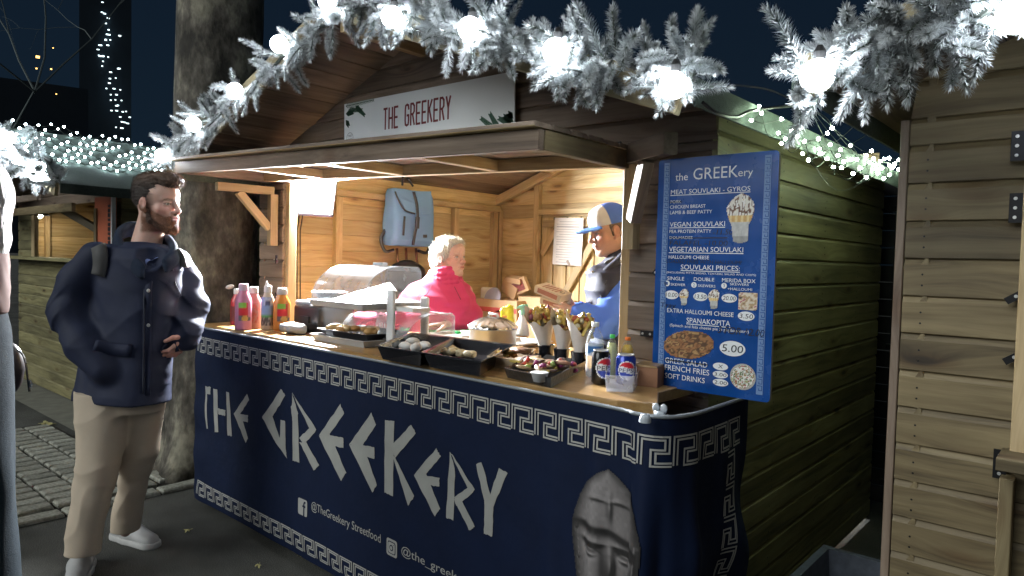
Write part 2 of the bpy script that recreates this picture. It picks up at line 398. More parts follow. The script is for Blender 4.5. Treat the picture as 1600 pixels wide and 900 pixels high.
def board(name, a, b, out, mats, parent, hgt=.1045, th=.02, cut=(0, 0), up=ZZ, jit=True):
    """shiplap board; a, b bottom corners on the inner face; out = outward; mats = [outside, inside]"""
    a, b, out, up = Vector(a), Vector(b), Vector(out), Vector(up); x = up.cross(out).normalized()
    if (b-a).dot(x) < 0: a, b = b, a; cut = (cut[1], cut[0])
    L = (b-a).length; key = ('s', round(L, 4), hgt, th, cut, mats[0].name, mats[1].name)
    if key not in _bm:
        pr = [(0, .003), (.003, 0), (th-.002, 0), (th, .002), (th, hgt*.82), (th*.45, hgt), (.003, hgt), (0, hgt-.003)]
        l0 = [(-L/2+cut[0]*h_, h_, z) for z, h_ in pr]; l1 = [(L/2-cut[1]*h_, h_, z) for z, h_ in pr]
        mb = MB().ring([l0, l1]); mi = []
        for f in mb.f:
            ys = [mb.v[i][2] for i in f]; mi.append(1 if max(ys) <= .0031 else 0)
        me = bpy.data.meshes.new(name); me.from_pydata(mb.v, [], mb.f)
        for mm in mats: me.materials.append(mm)
        me.polygons.foreach_set('material_index', mi); me.update(); _bm[key] = me
    o = bpy.data.objects.new(name, _bm[key]); COL.objects.link(o)
    R = Matrix((x, up, out)).transposed()
    c = (a+b)/2 + (out*random.uniform(0, .0025) if jit else Vector((0, 0, 0)))
    place(o, parent, Matrix.Translation(c) @ R.to_4x4()); return o

BH = .1045
XL, XR, YF, YB, XM = -3.98, -1.02, 2.2, 4.40, -2.5
RS, RZ = .365, 2.545                                  # roof slope and ridge height
def roofz(x): return RZ-RS*abs(x-XM)

def hut(label, dx, loc_label, sides, front, outw, inw=PINE):
    X = lambda v: v+dx
    h = thing('market_hut', label, 'hut', (X(XM), 3.3, 0))
    n = 19
    if 'right' in sides:
        for i in range(n): board('board', (X(XR)-.02, YF-.0, i*BH+.02), (X(XR)-.02, YB, i*BH+.02), (1, 0, 0), [GREENW, inw], h)
    if 'left' in sides:
        for i in range(n): board('board', (X(XL)+.06, YF, i*BH+.02), (X(XL)+.06, YB-.06, i*BH+.02), (-1, 0, 0), [outw, inw], h)
    if 'back' in sides:
        for i in range(n+1):
            z = i*BH+.02
            if z < 1.76: board('board', (X(-3.92), YB-.06, z), (X(-3.50), YB-.06, z), (0, 1, 0), [outw, inw], h); board('board', (X(-2.66), YB-.06, z), (X(-1.04), YB-.06, z), (0, 1, 0), [outw, inw], h)
            else: board('board', (X(-3.92), YB-.06, z), (X(-1.04), YB-.06, z), (0, 1, 0), [outw, inw], h)
        for i in range(n+1, 24):
            z = i*BH+.02; hw = (RZ-.03-z)/RS
            if hw > .3: board('board', (X(XM-hw), YB-.06, z), (X(XM+hw), YB-.06, z), (0, 1, 0), [outw, inw], h, cut=(1/RS, 1/RS))
    # front
    for a, b, z0, z1 in front:
        i = 0
        while z0+i*BH < z1-.02:
            hh = min(BH, z1-z0-i*BH); board('board', (X(a), YF+.02, z0+i*BH), (X(b), YF+.02, z0+i*BH), (0, -1, 0), [outw, inw], h, hgt=round(hh, 4)); i += 1
    z = 1.87
    while True:                                      # gable
        hw = (RZ-.035-z)/RS
        if hw < .3: break
        hw0 = min(hw, 1.72)
        a = X(max(XM-hw, XL)); b = X(min(XM+hw, XR)); ct = 1/RS if hw <= 1.48 else max(0, 1.48-(hw-BH/RS))/BH
        board('gable_board', (a, YF+.02, z), (b, YF+.02, z), (0, -1, 0), [BROWNW if outw is not OLIVEW else outw, inw], h, cut=(ct, ct)); z += BH
    # roof: boards below, felt above, eave trim
    nrm = Vector((RS, 0, 1)).normalized(); ln = 1.63*math.sqrt(1+RS*RS)
    for sgn in (-1, 1):
        d = Vector((sgn, 0, -RS)).normalized(); nr = Vector((sgn*RS, 0, 1)).normalized(); c0 = Vector((X(XM), 0, RZ))
        k = 14; bw = ln/k
        for i in range(k):
            c = c0+d*(bw*(i+.5))-nr*.024
            beam('roof_board', (c.x, 1.73, c.z), (c.x, 4.58, c.z), round(bw-.003, 4), .016, BROWNW, h, up=nr)
        a = c0+d*0; b = c0+d*(ln+.012)
        mb = MB(); q = [a-nr*.010, b-nr*.010, b-nr*.10 if False else b-nr*.010]
        t = .006
        prof = [c0+nr*0, b+nr*0, b+Vector((0, 0, -.075)), b+Vector((-sgn*.008, 0, -.075)), b-nr*.012-d*.008, c0-nr*.012]
        l0 = [Vector((p.x, 1.715, p.z)) for p in prof]; l1 = [Vector((p.x, 4.60, p.z)) for p in prof]
        mb.ring([l0, l1]); mb.build('roof_felt', FELT, h)
        # bargeboard
        p0 = c0-nr*.058+d*.01; p1 = c0-nr*.058+d*(ln+.0)
        beam('bargeboard', (p0.x, 1.70, p0.z), (p1.x, 1.70, p1.z), .024, .098, BARGE, h, up=nr)
        p0 = c0-nr*.07+d*(ln*.52); beam('purlin', (p0.x, YF+.05, p0.z), (p0.x, YB-.07, p0.z), .045, .07, POST, h, up=nr)
        p0 = c0-nr*.08+d*.03; p1 = c0-nr*.08+d*(ln-.17)
        beam('rafter', (p0.x, YB-.10, p0.z), (p1.x, YB-.10, p1.z), .045, .07, POST, h, up=nr)
        beam('rafter', (p0.x, YF+.06, p0.z), (p1.x, YF+.06, p1.z), .045, .07, POST, h, up=nr)
    beam('ridge_beam', (X(XM), 1.75, RZ-.10), (X(XM), YB-.07, RZ-.10), .04, .10, POST, h)
    return h

hutm = hut('open timber market hut in the middle with blue banner below its counter', 0, '', ('right', 'left', 'back'),
           [(XL, -3.715, 1.0, 1.87), (-1.345, XR, 1.0, 1.87), (XL, XR, .02, 1.0)], BROWNW)
hutr = hut('olive brown timber hut cut off by the right edge, closed board front with black hinges', 3.53, '', ('left',),
           [(XL, XR, .02, 1.87)], OLIVEW)
hutl = hut('far timber hut on the left behind the bearded man, lit hatch above greenish boards', -5.17, '', ('right', 'back', 'left'),
           [(XL, XR, .02, 1.33), (-1.345, XR, 1.33, 1.87), (XL, -3.4, 1.33, 1.87)], GREENW)

# ---------------------------------------------------------------- main hut: posts, counter, door, hatch
h = hutm
for x0, y0 in ((-3.90, 2.71), (-3.90, 3.79), (-3.90, 4.24), (-3.90, 3.25)):
    if y0 == 3.25: beam('stud', (x0, y0+.03, .1), (x0, y0+.03, 1.42), .05, .05, POST, h, up=(0, 1, 0))
    else: beam('stud', (x0, y0, .1), (x0, y0, 1.84), .045, .05, POST, h, up=(0, 1, 0))
beam('stud', (-3.90, 4.315, .1), (-3.90, 4.315, 1.86), .03, .045, POST, h, up=(0, 1, 0))
beam('wall_plate', (-3.90, 2.25, 1.865), (-3.90, 4.3, 1.865), .05, .04, POST, h)
for x0 in (-3.50, -2.66): beam('door_post', (x0, 4.315, .1), (x0, 4.315, 2.05 if x0 < -3 else 2.1), .05, .045, POST, h, up=(0, 1, 0))
beam('stud', (-2.0, 4.315, .1), (-2.0, 4.315, 2.2), .05, .045, POST, h, up=(0, 1, 0))
beam('door_header', (-3.47, 4.31, 1.835), (-2.69, 4.31, 1.835), .045, .04, POST, h)
door = beam('door', (-3.50, 4.372, .95), (-2.66, 4.372, .95), .012, 1.70, POST, h)
x0 = -3.485; k = 0
while x0 < -2.71:
    wd = .122; beam('plank', (x0+wd/2, 4.358, .12), (x0+wd/2, 4.358, 1.80), wd-.004, .014, PINE, door, up=(0, 1, 0)); x0 += wd+.008; k += 1
beam('ledge', (-3.45, 4.335, 1.745), (-2.71, 4.335, 1.745), .024, .055, POST, door)
beam('ledge', (-3.45, 4.335, .95), (-2.71, 4.335, .95), .024, .08, POST, door)
beam('brace', (-3.33, 4.322, 1.02), (-2.90, 4.322, 1.70), .02, .055, POST, door, up=(1, 0, 0))
beam('brace', (-3.45, 4.322, 1.50), (-3.32, 4.322, 1.69), .02, .05, POST, door, up=(1, 0, 0))
# front posts, header
beam('front_post', (-3.70, 2.245, 1.0), (-3.70, 2.245, 1.87), .04, .05, POST, h, up=(0, 1, 0))
beam('front_post', (-1.37, 2.245, 1.0), (-1.37, 2.245, 1.87), .05, .05, POST, h, up=(0, 1, 0))
beam('header', (-3.70, 2.25, 1.895), (-1.37, 2.25, 1.895), .05, .06, POST, h)
# counter: front edge, cut right corner
ct = MB(); zt, zb = 1.05, 1.012
out = [(-3.88, 1.79), (-1.075, 1.715), (-.975, 1.775), (-1.06, 1.93), (-1.06, 2.17), (-1.36, 2.18), (-1.40, 2.62), (-3.86, 2.62)]
n = len(out); e_ = .004
def inset(p, d):
    c = Vector((-2.4, 2.15)); v = Vector(p)-c; return c+v*(1-d/v.length)
loops = [[Vector((*inset(p, e_), zb)) for p in out], [Vector((*p, zb+.003)) for p in out], [Vector((*p, zt-.003)) for p in out], [Vector((*inset(p, e_), zt)) for p in out]]
ct.ring(loops); cnt = meshobj('counter', ct.v, ct.f, COUNTER, h)
beam('ledge_support', (-3.8, 2.0, .98), (-3.8, 2.6, .98), .05, .05, POST, h); beam('ledge_support', (-1.5, 1.95, .98), (-1.5, 2.6, .98), .05, .05, POST, h)
# hatch propped open as an awning
def hz(x): return 1.785-.034*(x+1.32)
hat = meshobj('awning', [(x, y, hz(x)+z) for z in (.0575, .0615) for x, y in ((-3.8, 1.66), (-1.34, 1.66), (-1.34, 2.15), (-3.8, 2.15))],
              [(0,3,2,1),(4,5,6,7),(0,1,5,4),(1,2,6,5),(2,3,7,6),(3,0,4,7)], BROWNW, h)
for i in range(6):
    y = 1.595+i*.094; board('awning_board', (-3.83, y, hz(-3.83)+.064), (-1.315, y, hz(-1.315)+.064), Vector((.034, 0, 1)).normalized(), [BROWNW, PINE], hat, hgt=.0935, th=.015, up=(0, 1, 0))
def hb(name, x0, y0, x1, y1, zc=.03, w=.035, hh=.055, mt=None): return beam(name, (x0, y0, hz(x0)+zc), (x1, y1, hz(x1)+zc), w, hh, mt or BROWNW, hat)
hb('fascia', -3.82, 1.635, -1.32, 1.635, w=.028, hh=.062)
hb('side_rail', -1.335, 1.652, -1.335, 2.15, mt=OLIVEW, hh=.062); hb('side_rail', -3.80, 1.652, -3.80, 2.15)
for x in (-3.2, -2.55, -1.95): hb('rib', x, 1.66, x, 2.14, mt=POST, hh=.045, w=.04)
hb('rear_rail', -3.78, 2.13, -1.36, 2.13, mt=POST, hh=.05)
# brackets that carry the awning
def bracket(p, q, parent, zt_=1.80):
    p, q = Vector(p), Vector(q); d = (q-p).normalized(); br = beam('bracket', (p.x, p.y, 1.50), (p.x, p.y, zt_), .05, .045, POST, parent, up=d)
    beam('arm', (p.x, p.y, zt_+.022), (q.x, q.y, zt_+.022), .045, .045, POST, br)
    m_ = p+d*(q-p).length*.62; beam('strut', (p.x+d.x*.02, p.y+d.y*.02, 1.60), (m_.x, m_.y, zt_+.0), .04, .042, POST, br, up=ZZ)
    return br
bracket((-3.76, 2.16, 0), (-3.80, 1.84, 0), h, 1.80)
e1 = at(1048, 226, 'Z', 1.83)
br2 = beam('bracket', (-1.315, 2.155, 1.50), (-1.315, 2.155, 1.80), .05, .045, POST, h, up=(1, 0, 0))
beam('arm', (-1.33, 2.15, 1.835), (e1.x, e1.y, 1.835), .05, .07, BROWNW, br2)
beam('strut', (-1.295, 2.135, 1.60), (e1.x*.45-1.33*.55, e1.y*.45+2.15*.55, 1.80), .04, .05, BROWNW, br2)
# iron hasps on the front posts
def hasp(c, R, parent, name='hinge', sz=(.05, .008, .022), bolts=((-.015, 0), (.015, 0))):
    mb = MB().box(c, sz, R); o = mb.build(name, IRON, parent)
    m2 = MB()
    for bx, bz in bolts:
        p = Vector(c)+R@Vector((bx, -sz[1]/2-.001, bz)); m2.lathe(p, [(.0001, .002), (.004, .002), (.0045, 0)], 10, R=R@Matrix.Rotation(PI/2, 3, 'X'))
    m2.build('bolt', STEEL, o); return o
hasp((-1.21, 2.178, 1.41), Matrix.Rotation(.7, 3, 'Y'), h); hasp((-1.25, 2.178, 1.20), Matrix.Identity(3), h)
hasp((-1.42, 2.165, 1.875), Matrix.Identity(3), h, sz=(.09, .008, .03), bolts=((-.02, 0), (.02, 0)))
hasp((-3.745, 2.178, 1.42), Matrix.Identity(3), h, sz=(.012, .008, .05)); hasp((-3.745, 2.178, 1.20), Matrix.Identity(3), h, sz=(.012, .008, .05))
# right hut: corner post, plank end, hinges, shutter frame and little shelf
h = hutr
beam('corner_post', (-.465, 2.215, .02), (-.465, 2.215, 1.87), .022, .022, BROWNW, h, up=(0, 1, 0))
xs = at(1592, 400, 'Y', 2.17).x
beam('shutter_frame', (xs+.03, 2.16, .95), (xs+.03, 2.16, 1.9), .05, .04, POST, h, up=(0, 1, 0))
for px, py in ((1591, 228), (1588, 325)):
    c = at(px, py, 'Y', 2.172); hasp(c, Matrix.Identity(3), h, sz=(.03, .008, .075), bolts=((-.002, .024), (-.002, 0), (-.002, -.024)))
c = at(1562, 725, 'Y', 2.172); hasp(c, Matrix.Identity(3), h, sz=(.028, .008, .075), bolts=((0, .024), (0, 0), (0, -.024)))
for px, py in ((1588, 463), (1585, 558)):
    c = at(px, py, 'Y', 2.170); hasp(c, Matrix.Rotation(-.6, 3, 'Y'), h, 'latch', sz=(.05, .01, .018), bolts=((0, 0),))
c = at(1600, 672, 'Y', 2.12); beam('shelf', (c.x-.045, 2.10, .985), (c.x+.5, 2.10, .985), .14, .03, OLIVEW, h)
beam('shelf_bracket', (c.x-.03, 2.15, .93), (c.x-.03, 2.15, .66), .03, .06, OLIVEW, h, up=(0, 1, 0))
nails = MB()
for i in range(17):
    for px in (1420-(i*1.2), 1420-(i*1.2)+1):
        pass
for i in range(1, 17):
    for dz in (.03, .06): nails.lathe((-.40, 2.178, .02+i*BH+dz), [(.0001, 0), (.003, 0), (.003, .001)], 6, R=Matrix.Rotation(PI/2, 3, 'X'))
    for dz in (.03, .06): nails.lathe((-.11, 2.178, .02+i*BH+dz), [(.0001, 0), (.003, 0), (.003, .001)], 6, R=Matrix.Rotation(PI/2, 3, 'X'))
tag(nails.build('nail_head', IRON, h), kind='stuff')
nails = MB(); RX = Matrix.Rotation(PI/2, 3, 'Y')
for i in range(19):
    for y in (2.23, 2.75, 3.3, 3.85):
        for dz in (.028, .058): nails.lathe((-.9985, y+random.uniform(-.01, .01), .02+i*BH+dz), [(.0001, .0012), (.0028, .001), (.003, 0)], 6, R=RX)
tag(nails.build('nail_head', IRON, hutm), kind='stuff')
# left hut: hatch edge, posts, bracket, ledge
h = hutl
beam('front_post', (-6.50, 2.20, 1.33), (-6.50, 2.20, 1.88), .12, .04, BROWNW, h, up=(0, 1, 0))
beam('front_post', (-8.55, 2.20, 1.33), (-8.55, 2.20, 1.88), .10, .04, POST, h, up=(0, 1, 0))
beam('hatch_rail', (-9.2, 1.95, 1.80), (-6.52, 1.95, 1.80), .03, .07, OLIVEW, h); beam('hatch_rail', (-9.2, 1.70, 1.86), (-6.5, 1.70, 1.86), .03, .05, BROWNW, h)
beam('ledge', (-9.2, 2.13, 1.35), (-6.50, 2.13, 1.35), .20, .03, GREENW, h)
beam('strut', (-6.56, 2.15, 1.62), (-6.98, 2.00, 1.80), .04, .06, OLIVEW, h); beam('bracket', (-6.53, 2.14, 1.5), (-6.53, 2.14, 1.80), .05, .06, OLIVEW, h, up=(0, 1, 0))
beam('stud', (-9.06, 2.95, 1.3), (-9.06, 2.95, 1.9), .05, .05, POST, h, up=(0, 1, 0))
beam('stud', (-9.06, 2.45, 1.3), (-9.06, 2.45, 1.9), .05, .05, POST, h, up=(0, 1, 0))

# ---------------------------------------------------------------- ground
g = NT('asphalt'); tcn = g.node('ShaderNodeTexCoord'); v = tcn.outputs['Object']
a = g.noise(v, 260, 3); b_ = g.noise(v, 1.3, 4); c_ = g.noise(v, 7, 4)
base = g.ramp(a, [(.36, (.028, .030, .026)), (.50, (.075, .076, .068)), (.66, (.22, .22, .20))])
base = g.mul(base, g.ramp(b_, [(.35, (.45, .45, .45)), (.65, (1.1, 1.1, 1.1))])); base = g.mul(base, g.ramp(c_, [(.3, (.8, .8, .78)), (.6, (1, 1, 1))]))
g.lk(base, g.b.inputs['Base Color']); g.b.inputs['Roughness'].default_value = .85; g.bump(a, .7, .006)
def sheet(name, pts, z, mt, kind='structure'):
    o = meshobj(name, [(x, y, z) for x, y in pts], [tuple(range(len(pts)))], mt); return tag(o, kind=kind)
sheet('ground', [(-600, -300), (600, -300), (600, 900), (-600, 900)], 0, g.m)
CONC = mat('worn_path', (.20, .20, .165), .9, var=.4, sc=9, bump=.4, bsc=200)
sheet('path', [(-12, 1.86), (-6.05, 1.86), (-6.05, 2.6), (-12, 2.6)], .004, CONC)
SOIL = mat('soil', (.035, .030, .022), .95, var=.6, sc=25, bump=1, bsc=60, bd=.02)
sheet('tree_bed', [(-6.05, 1.80), (-4.35, 1.80), (-4.35, 3.6), (-6.05, 3.6)], .004, SOIL)
pv = sheet('paving', [(-6.6, .15), (-4.22, .15), (-4.22, 1.80), (-6.6, 1.80)], .004, SOIL); pv.name = 'paving'
STONE = NT('granite_sett'); tcn = STONE.node('ShaderNodeTexCoord'); oi = STONE.node('ShaderNodeObjectInfo')
nz = STONE.noise(tcn.outputs['Object'], 55, 4); base = STONE.ramp(nz, [(.3, (.20, .20, .165)), (.7, (.46, .46, .40))])
base = STONE.mul(base, STONE.ramp(oi.outputs['Random'], [(0, (.7, .7, .68)), (1, (1.1, 1.1, 1.08))])); STONE.lk(base, STONE.b.inputs['Base Color'])
STONE.b.inputs['Roughness'].default_value = .7; STONE.bump(nz, .5, .006); STONE = STONE.m
def sett_mesh(w_, l_):
    mb = MB(); hgt = .022
    lo = []
    for d_, z in ((0, 0), (.0, hgt*.6), (.008, hgt)):
        q = []
        for sx, sy in ((-1, -1), (0, -1), (1, -1), (1, 0), (1, 1), (0, 1), (-1, 1), (-1, 0)):
            q.append((sx*(w_/2-d_)+random.uniform(-.003, .003), sy*(l_/2-d_)+random.uniform(-.003, .003), z+random.uniform(-.002, .002)*(z > 0)))
        lo.append(q)
    mb.ring(lo); me = bpy.data.meshes.new('sett'); me.from_pydata(mb.v, [], mb.f); me.materials.append(STONE); return me
SM = [sett_mesh(.098, .165) for _ in range(6)]; KM = [sett_mesh(.10, .235) for _ in range(4)]
def stone(me, x, y, rz=0):
    o = bpy.data.objects.new('sett', me); COL.objects.link(o)
    place(o, pv, Matrix.Translation((x, y, .004)) @ Matrix.Rotation(rz+random.uniform(-.02, .02), 4, 'Z'))
for i in range(18):
    for j in range(9):
        stone(random.choice(SM), -4.44-i*.118, 1.68-j*.182+(.0 if i % 2 else .0)+random.uniform(-.004, .004))
for j in range(10): stone(random.choice(KM), -4.27, .35+j*.25)
for i in range(6): stone(random.choice(KM), -4.55-i*.25, 1.85, PI/2)

# fallen leaves
LEAF = mat('dry_leaf', (.42, .38, .16), .8, var=.3, sc=40)
def leaf(px, py, s, rz, lab):
    c = at(px, py, 'Z', .012); mb = MB(); pts = []
    for i in range(18):
        a_ = 2*PI*i/18; r_ = s*(.45+.55*abs(math.cos(2.5*a_))); pts.append(c+Vector((r_*math.cos(a_+rz), r_*math.sin(a_+rz)*.7, .006*math.sin(3*a_))))
    mb.add([c+Vector((0, 0, .008))]+pts, [(0, i+1, (i+1) % 18+1) for i in range(18)]); mb.tube([c, c+Vector((s*1.3*math.cos(rz), s*1.3*math.sin(rz), .004))], .0015, 4)
    return tag(mb.build('leaf', LEAF), lab, 'leaf', 'fallen leaves')
leaf(72, 661, .085, .4, 'large pale fallen leaf on the path in front of the far left hut')
leaf(292, 829, .022, 1.4, 'small pale leaf on dark asphalt right of the white shoe')
leaf(468, 867, .018, .3, 'tiny yellowish leaf on asphalt just below the banner hem')
leaf(403, 884, .020, 2.3, 'small leaf on asphalt near the bottom edge between shoe and banner')

# ---------------------------------------------------------------- plane tree, twigs, tower
BARK = NT('plane_bark'); tcn = BARK.node('ShaderNodeTexCoord'); mp = BARK.node('ShaderNodeMapping'); mp.inputs['Scale'].default_value = (1, 1, .55)
BARK.lk(tcn.outputs['Object'], mp.inputs[0]); n1 = BARK.noise(mp.outputs[0], 5.5, 5, .62); n2 = BARK.noise(mp.outputs[0], 26, 4)
vb = BARK.node('ShaderNodeTexVoronoi'); vb.inputs['Scale'].default_value = 7; BARK.lk(mp.outputs[0], vb.inputs['Vector'])
base = BARK.ramp(n1, [(.38, (.035, .032, .026)), (.46, (.095, .085, .068)), (.53, (.155, .14, .115)), (.62, (.31, .29, .22))])
base = BARK.mul(base, BARK.ramp(n2, [(.3, (.5, .5, .48)), (.6, (1, 1, 1))])); BARK.lk(base, BARK.b.inputs['Base Color']); BARK.b.inputs['Roughness'].default_value = .9
BARK.bump(n1, .8, .03); BARK = BARK.m
tc0 = dep(322, 640, 4.75); tb = (tc0.x, tc0.y)
tree = thing('plane_tree', 'thick mottled plane tree trunk rising between the two huts behind the bearded man', 'tree', (tb[0], tb[1], 0))
mb = MB(); loops = []
for k in range(60):
    z = k*.1; l = []
    for j in range(40):
        a_ = 2*PI*j/40; r_ = .285*(1+.35*math.exp(-z/.18)*(1+.5*math.sin(5*a_)))*(1-.02*z)
        r_ *= 1+.07*noise.noise((math.cos(a_)*1.5, math.sin(a_)*1.5, z*.8))+.025*noise.noise((math.cos(a_)*5, math.sin(a_)*5, z*3))
        cx, cy = tb[0]+.02*z, tb[1]+.02*z; l.append(Vector((cx+r_*math.cos(a_), cy+r_*math.sin(a_), z)))
    loops.append(l)
mb.ring(loops); mb.build('trunk', BARK, tree, True)
mb = MB()
top = Vector((tb[0]+.1, tb[1]+.1, 3.0))
for an, ln, r_ in ((2.4, 3, .10), (.4, 3, .12), (4.0, 2.4, .08), (1.3, 3, .11)):
    b0 = top+Vector((0, 0, random.uniform(1.2, 2.4))); pts = [b0]
    for k in range(6): pts.append(pts[-1]+Vector((math.cos(an)*ln/6, math.sin(an)*ln/6, .38))+Vector((random.uniform(-.1, .1), random.uniform(-.1, .1), random.uniform(-.1, .15))))
    mb.tube(pts, r_, 8, rads=[r_*(1-.13*k) for k in range(7)])
mb.build('limb', BARK, tree, True)
# bare tree beyond
TW = mat('pale_twigs', (.12, .15, .15), .9, var=.3)
def bare(px, py, D, lab, seed, lean):
    random.seed(seed); b0 = dep(px, py, D); b0.z = 0; t = thing('bare_tree', lab, 'tree', b0, 'bare trees beyond the huts'); mb = MB(); mt_ = MB()
    def grow(p, d, L, r, lv, mbx):
        pts = [p]; dd = d.copy()
        for k in range(5):
            dd = (dd+Vector([random.uniform(-.22, .22) for _ in range(3)])+Vector((0, 0, .03))).normalized(); pts.append(pts[-1]+dd*L/5)
        mbx.tube(pts, r, 5, rads=[r*(1-.13*k) for k in range(6)])
        if lv > 0:
            for _ in range(3):
                k = random.randint(2, 5); nd = (dd+Vector([random.uniform(-.9, .9) for _ in range(3)])).normalized(); grow(pts[k], nd, L*.68, r*.5, lv-1, mb)
    grow(b0, Vector((lean, 0, 1)).normalized(), 5, .07, 0, mt_); top_ = Vector(mt_.v[-1])
    for _ in range(4): grow(top_, Vector((random.uniform(-1, 1)+lean, random.uniform(-1, 1), .8)).normalized(), 4.5, .022, 3, mb)
    mt_.build('trunk', TW, t, True); mb.build('crown', TW, t); return t
bare(-60, 400, 14, 'bare pale tree whose branches reach in from the top left corner', 3, .25)
random.seed(11)
tw = thing('tower_block', 'dark distant tower with small rows of lit windows in the night sky', 'building', dep(165, 400, 300))
TD = mat('tower_concrete', (.012, .026, .042), .9, var=.2, sc=.2); WE = emit('tower_window_light', (.75, .95, 1.0), 1.6)
c = dep(165, 200, 300); Rt = basis(RH, ZZ)
fr1 = Vector((-(c.y-0), c.x, 0)).normalized()*-1; Rt = basis(fr1, ZZ); MB().box((c.x, c.y, 75), (19, 14, 150), Rt).build('wall', TD, tw)
for row in range(24):
    y = 2+row*8.4
    for k in range(random.randint(2, 5)):
        x = 140+row*1.9+random.uniform(-3, 26)+(12 if row in (5, 6) else 0)
        if random.random() < .18: continue
        p = dep(x-2, y+random.uniform(-1, 1)+ (x-150)*.1, 291.5); mbx = MB().box(p, (random.choice((.55, .8, 1.0)), .5, .35), Rt); mbx.build('window', WE, tw)
o2 = thing('far_building', 'dark far building with a few orange lit windows at the upper left', 'building', dep(60, 400, 200))
c = dep(60, 200, 200); Rt = basis(Vector((c.y, -c.x, 0)), ZZ); MB().box((c.x, c.y, 24), (24, 12, 48), Rt).build('wall', TD, o2); OE = emit('orange_window_light', (1, .55, .15), 2.2)
for x, y, s_ in ((59, 89, .9), (57, 107, .4), (80, 108, .4), (83, 75, .25), (88, 147, .3)):
    MB().box(dep(x, y, 193), (s_, .5, s_*.6), Rt).build('window', OE, o2)
# gate in the gap between the huts
gt = thing('metal_gate', 'dark metal bar gate in the narrow gap between the two right huts', 'gate', (-.73, 4.50, 0))
for i in range(6):
    MB().tube([(-.97+i*.09, 4.50, 0), (-.97+i*.09, 4.50, 1.8)], .006, 6).build('bar', IRON, gt)
for z in (.2, 1.0, 1.8): MB().box((-.735, 4.50, z), (.52, .03, .03)).build('rail', IRON, gt)
fn = thing('slat_fence', 'black slatted fence closing off the far end of the gap', 'fence', (-.73, 4.72, 0))
for i in range(19): beam('slat', (-1.25, 4.72, .06+i*.105), (-.20, 4.72, .06+i*.105), .012, .102, BLACK, fn)
beam('post', (-.73, 4.76, 0), (-.73, 4.76, 2.0), .06, .06, BLACK, fn, up=(0, 1, 0))
# ================================================================ banner on its rail
pth = [(-3.87, 2.12), (-3.872, 1.86), (-3.862, 1.79), (-3.83, 1.768), (-3.0, 1.752), (-2.0, 1.727), (-1.12, 1.690), (-.985, 1.668), (-.905, 1.688), (-.868, 1.78), (-.866, 1.95), (-.866, 2.16)]
bp = spline(pth_ := [(x, y, 0) for x, y in pth], 14); bp = np.array([p[:2] for p in bp])
bs = np.concatenate([[0], np.cumsum(np.linalg.norm(np.diff(bp, axis=0), axis=1))])
S0 = float(np.interp(0, [0], [0])); SF = bs[np.argmin(np.abs(bp[:, 0]+3.83)+np.abs(bp[:, 1]-1.768))]; SC = bs[np.argmin(np.abs(bp[:, 0]+.985)+np.abs(bp[:, 1]-1.668))]; SE = bs[-1]
def bpos(s, z, off=0.0):
    x = np.interp(s, bs, bp[:, 0]); y = np.interp(s, bs, bp[:, 1]); e_ = .02
    tx = np.interp(s+e_, bs, bp[:, 0])-np.interp(s-e_, bs, bp[:, 0]); ty = np.interp(s+e_, bs, bp[:, 1])-np.interp(s-e_, bs, bp[:, 1])
    L = math.hypot(tx, ty); nx, ny = ty/L, -tx/L
    d = 1.03-z; c = math.exp(-((s-SC)/.26)**2)
    f = .0035*math.sin(3.1*s+2*z)*min(1, d*3)+.0016*math.sin(13*s+5*z+2*math.sin(4*s))*min(1, d*3)
    f += c*min(1, d*2.2)*(.020*math.sin(38*(s-SC)+1.6*d)+.008*math.sin(71*(s-SC)-2*d))
    sd = max(0, s-SC-.1); f += min(sd*6, 1)*min(1, d*2)*(.020*math.sin(9*z+22*sd)+.010*math.sin(21*z+5*sd))
    f -= .02*max(0, .12-z)/.12
    f += math.exp(-((s-SF)/.1)**2)*.008*math.sin(25*z)
    f += off
    return Vector((x+nx*f, y+ny*f, z))
ban = meshobj('banner', [bpos(SE*i/420, 1.03-(.975)*j/44) for j in range(45) for i in range(421)],
              [(j*421+i, j*421+i+1, (j+1)*421+i+1, (j+1)*421+i) for j in range(44) for i in range(420)], NAVY, None, smooth=True)
tag(ban, 'dark blue fabric banner with silver Greek key border and angular lettering', 'banner')
mb = MB().tube([Vector((*p, 1.034)) for p in bp[::3]], .006, 6)
mb.build('rail', mat('rail_keder', (.30, .33, .36), .4, .3, var=.1), ban, True)
# flat print on the fabric
A1, A2 = Vector((-3.83, 1.768, 0)), Vector((-1.12, 1.690, 0))
def sz(px, py):                                    # photo pixel on the banner front -> (run along cloth, height)
    d = ray(px, py); nx, ny = (A2-A1).y, -(A2-A1).x; t = ((A1.x-CP[0])*nx+(A1.y-CP[1])*ny)/(d[0]*nx+d[1]*ny); P = CP+d*t
    return SF+((P[0]-A1.x)*(A2.x-A1.x)+(P[1]-A1.y)*(A2.y-A1.y))/(A2-A1).length, P[2]
def pquad(mb, q, off, n=4, jag=0):
    P = [Vector(a) for a in q]; g = []
    for i in range(n+1):
        for j in range(n+1):
            u, v = i/n, j/n; p = (P[0]*(1-u)+P[1]*u)*(1-v)+(P[3]*(1-u)+P[2]*u)*v
            if jag and (i in (0, n) or j in (0, n)): p = p+Vector((random.uniform(-jag, jag), random.uniform(-jag, jag)))
            g.append(bpos(p.x, p.y, off))
    mb.add(g, [(i*(n+1)+j, (i+1)*(n+1)+j, (i+1)*(n+1)+j+1, i*(n+1)+j+1) for i in range(n) for j in range(n)])
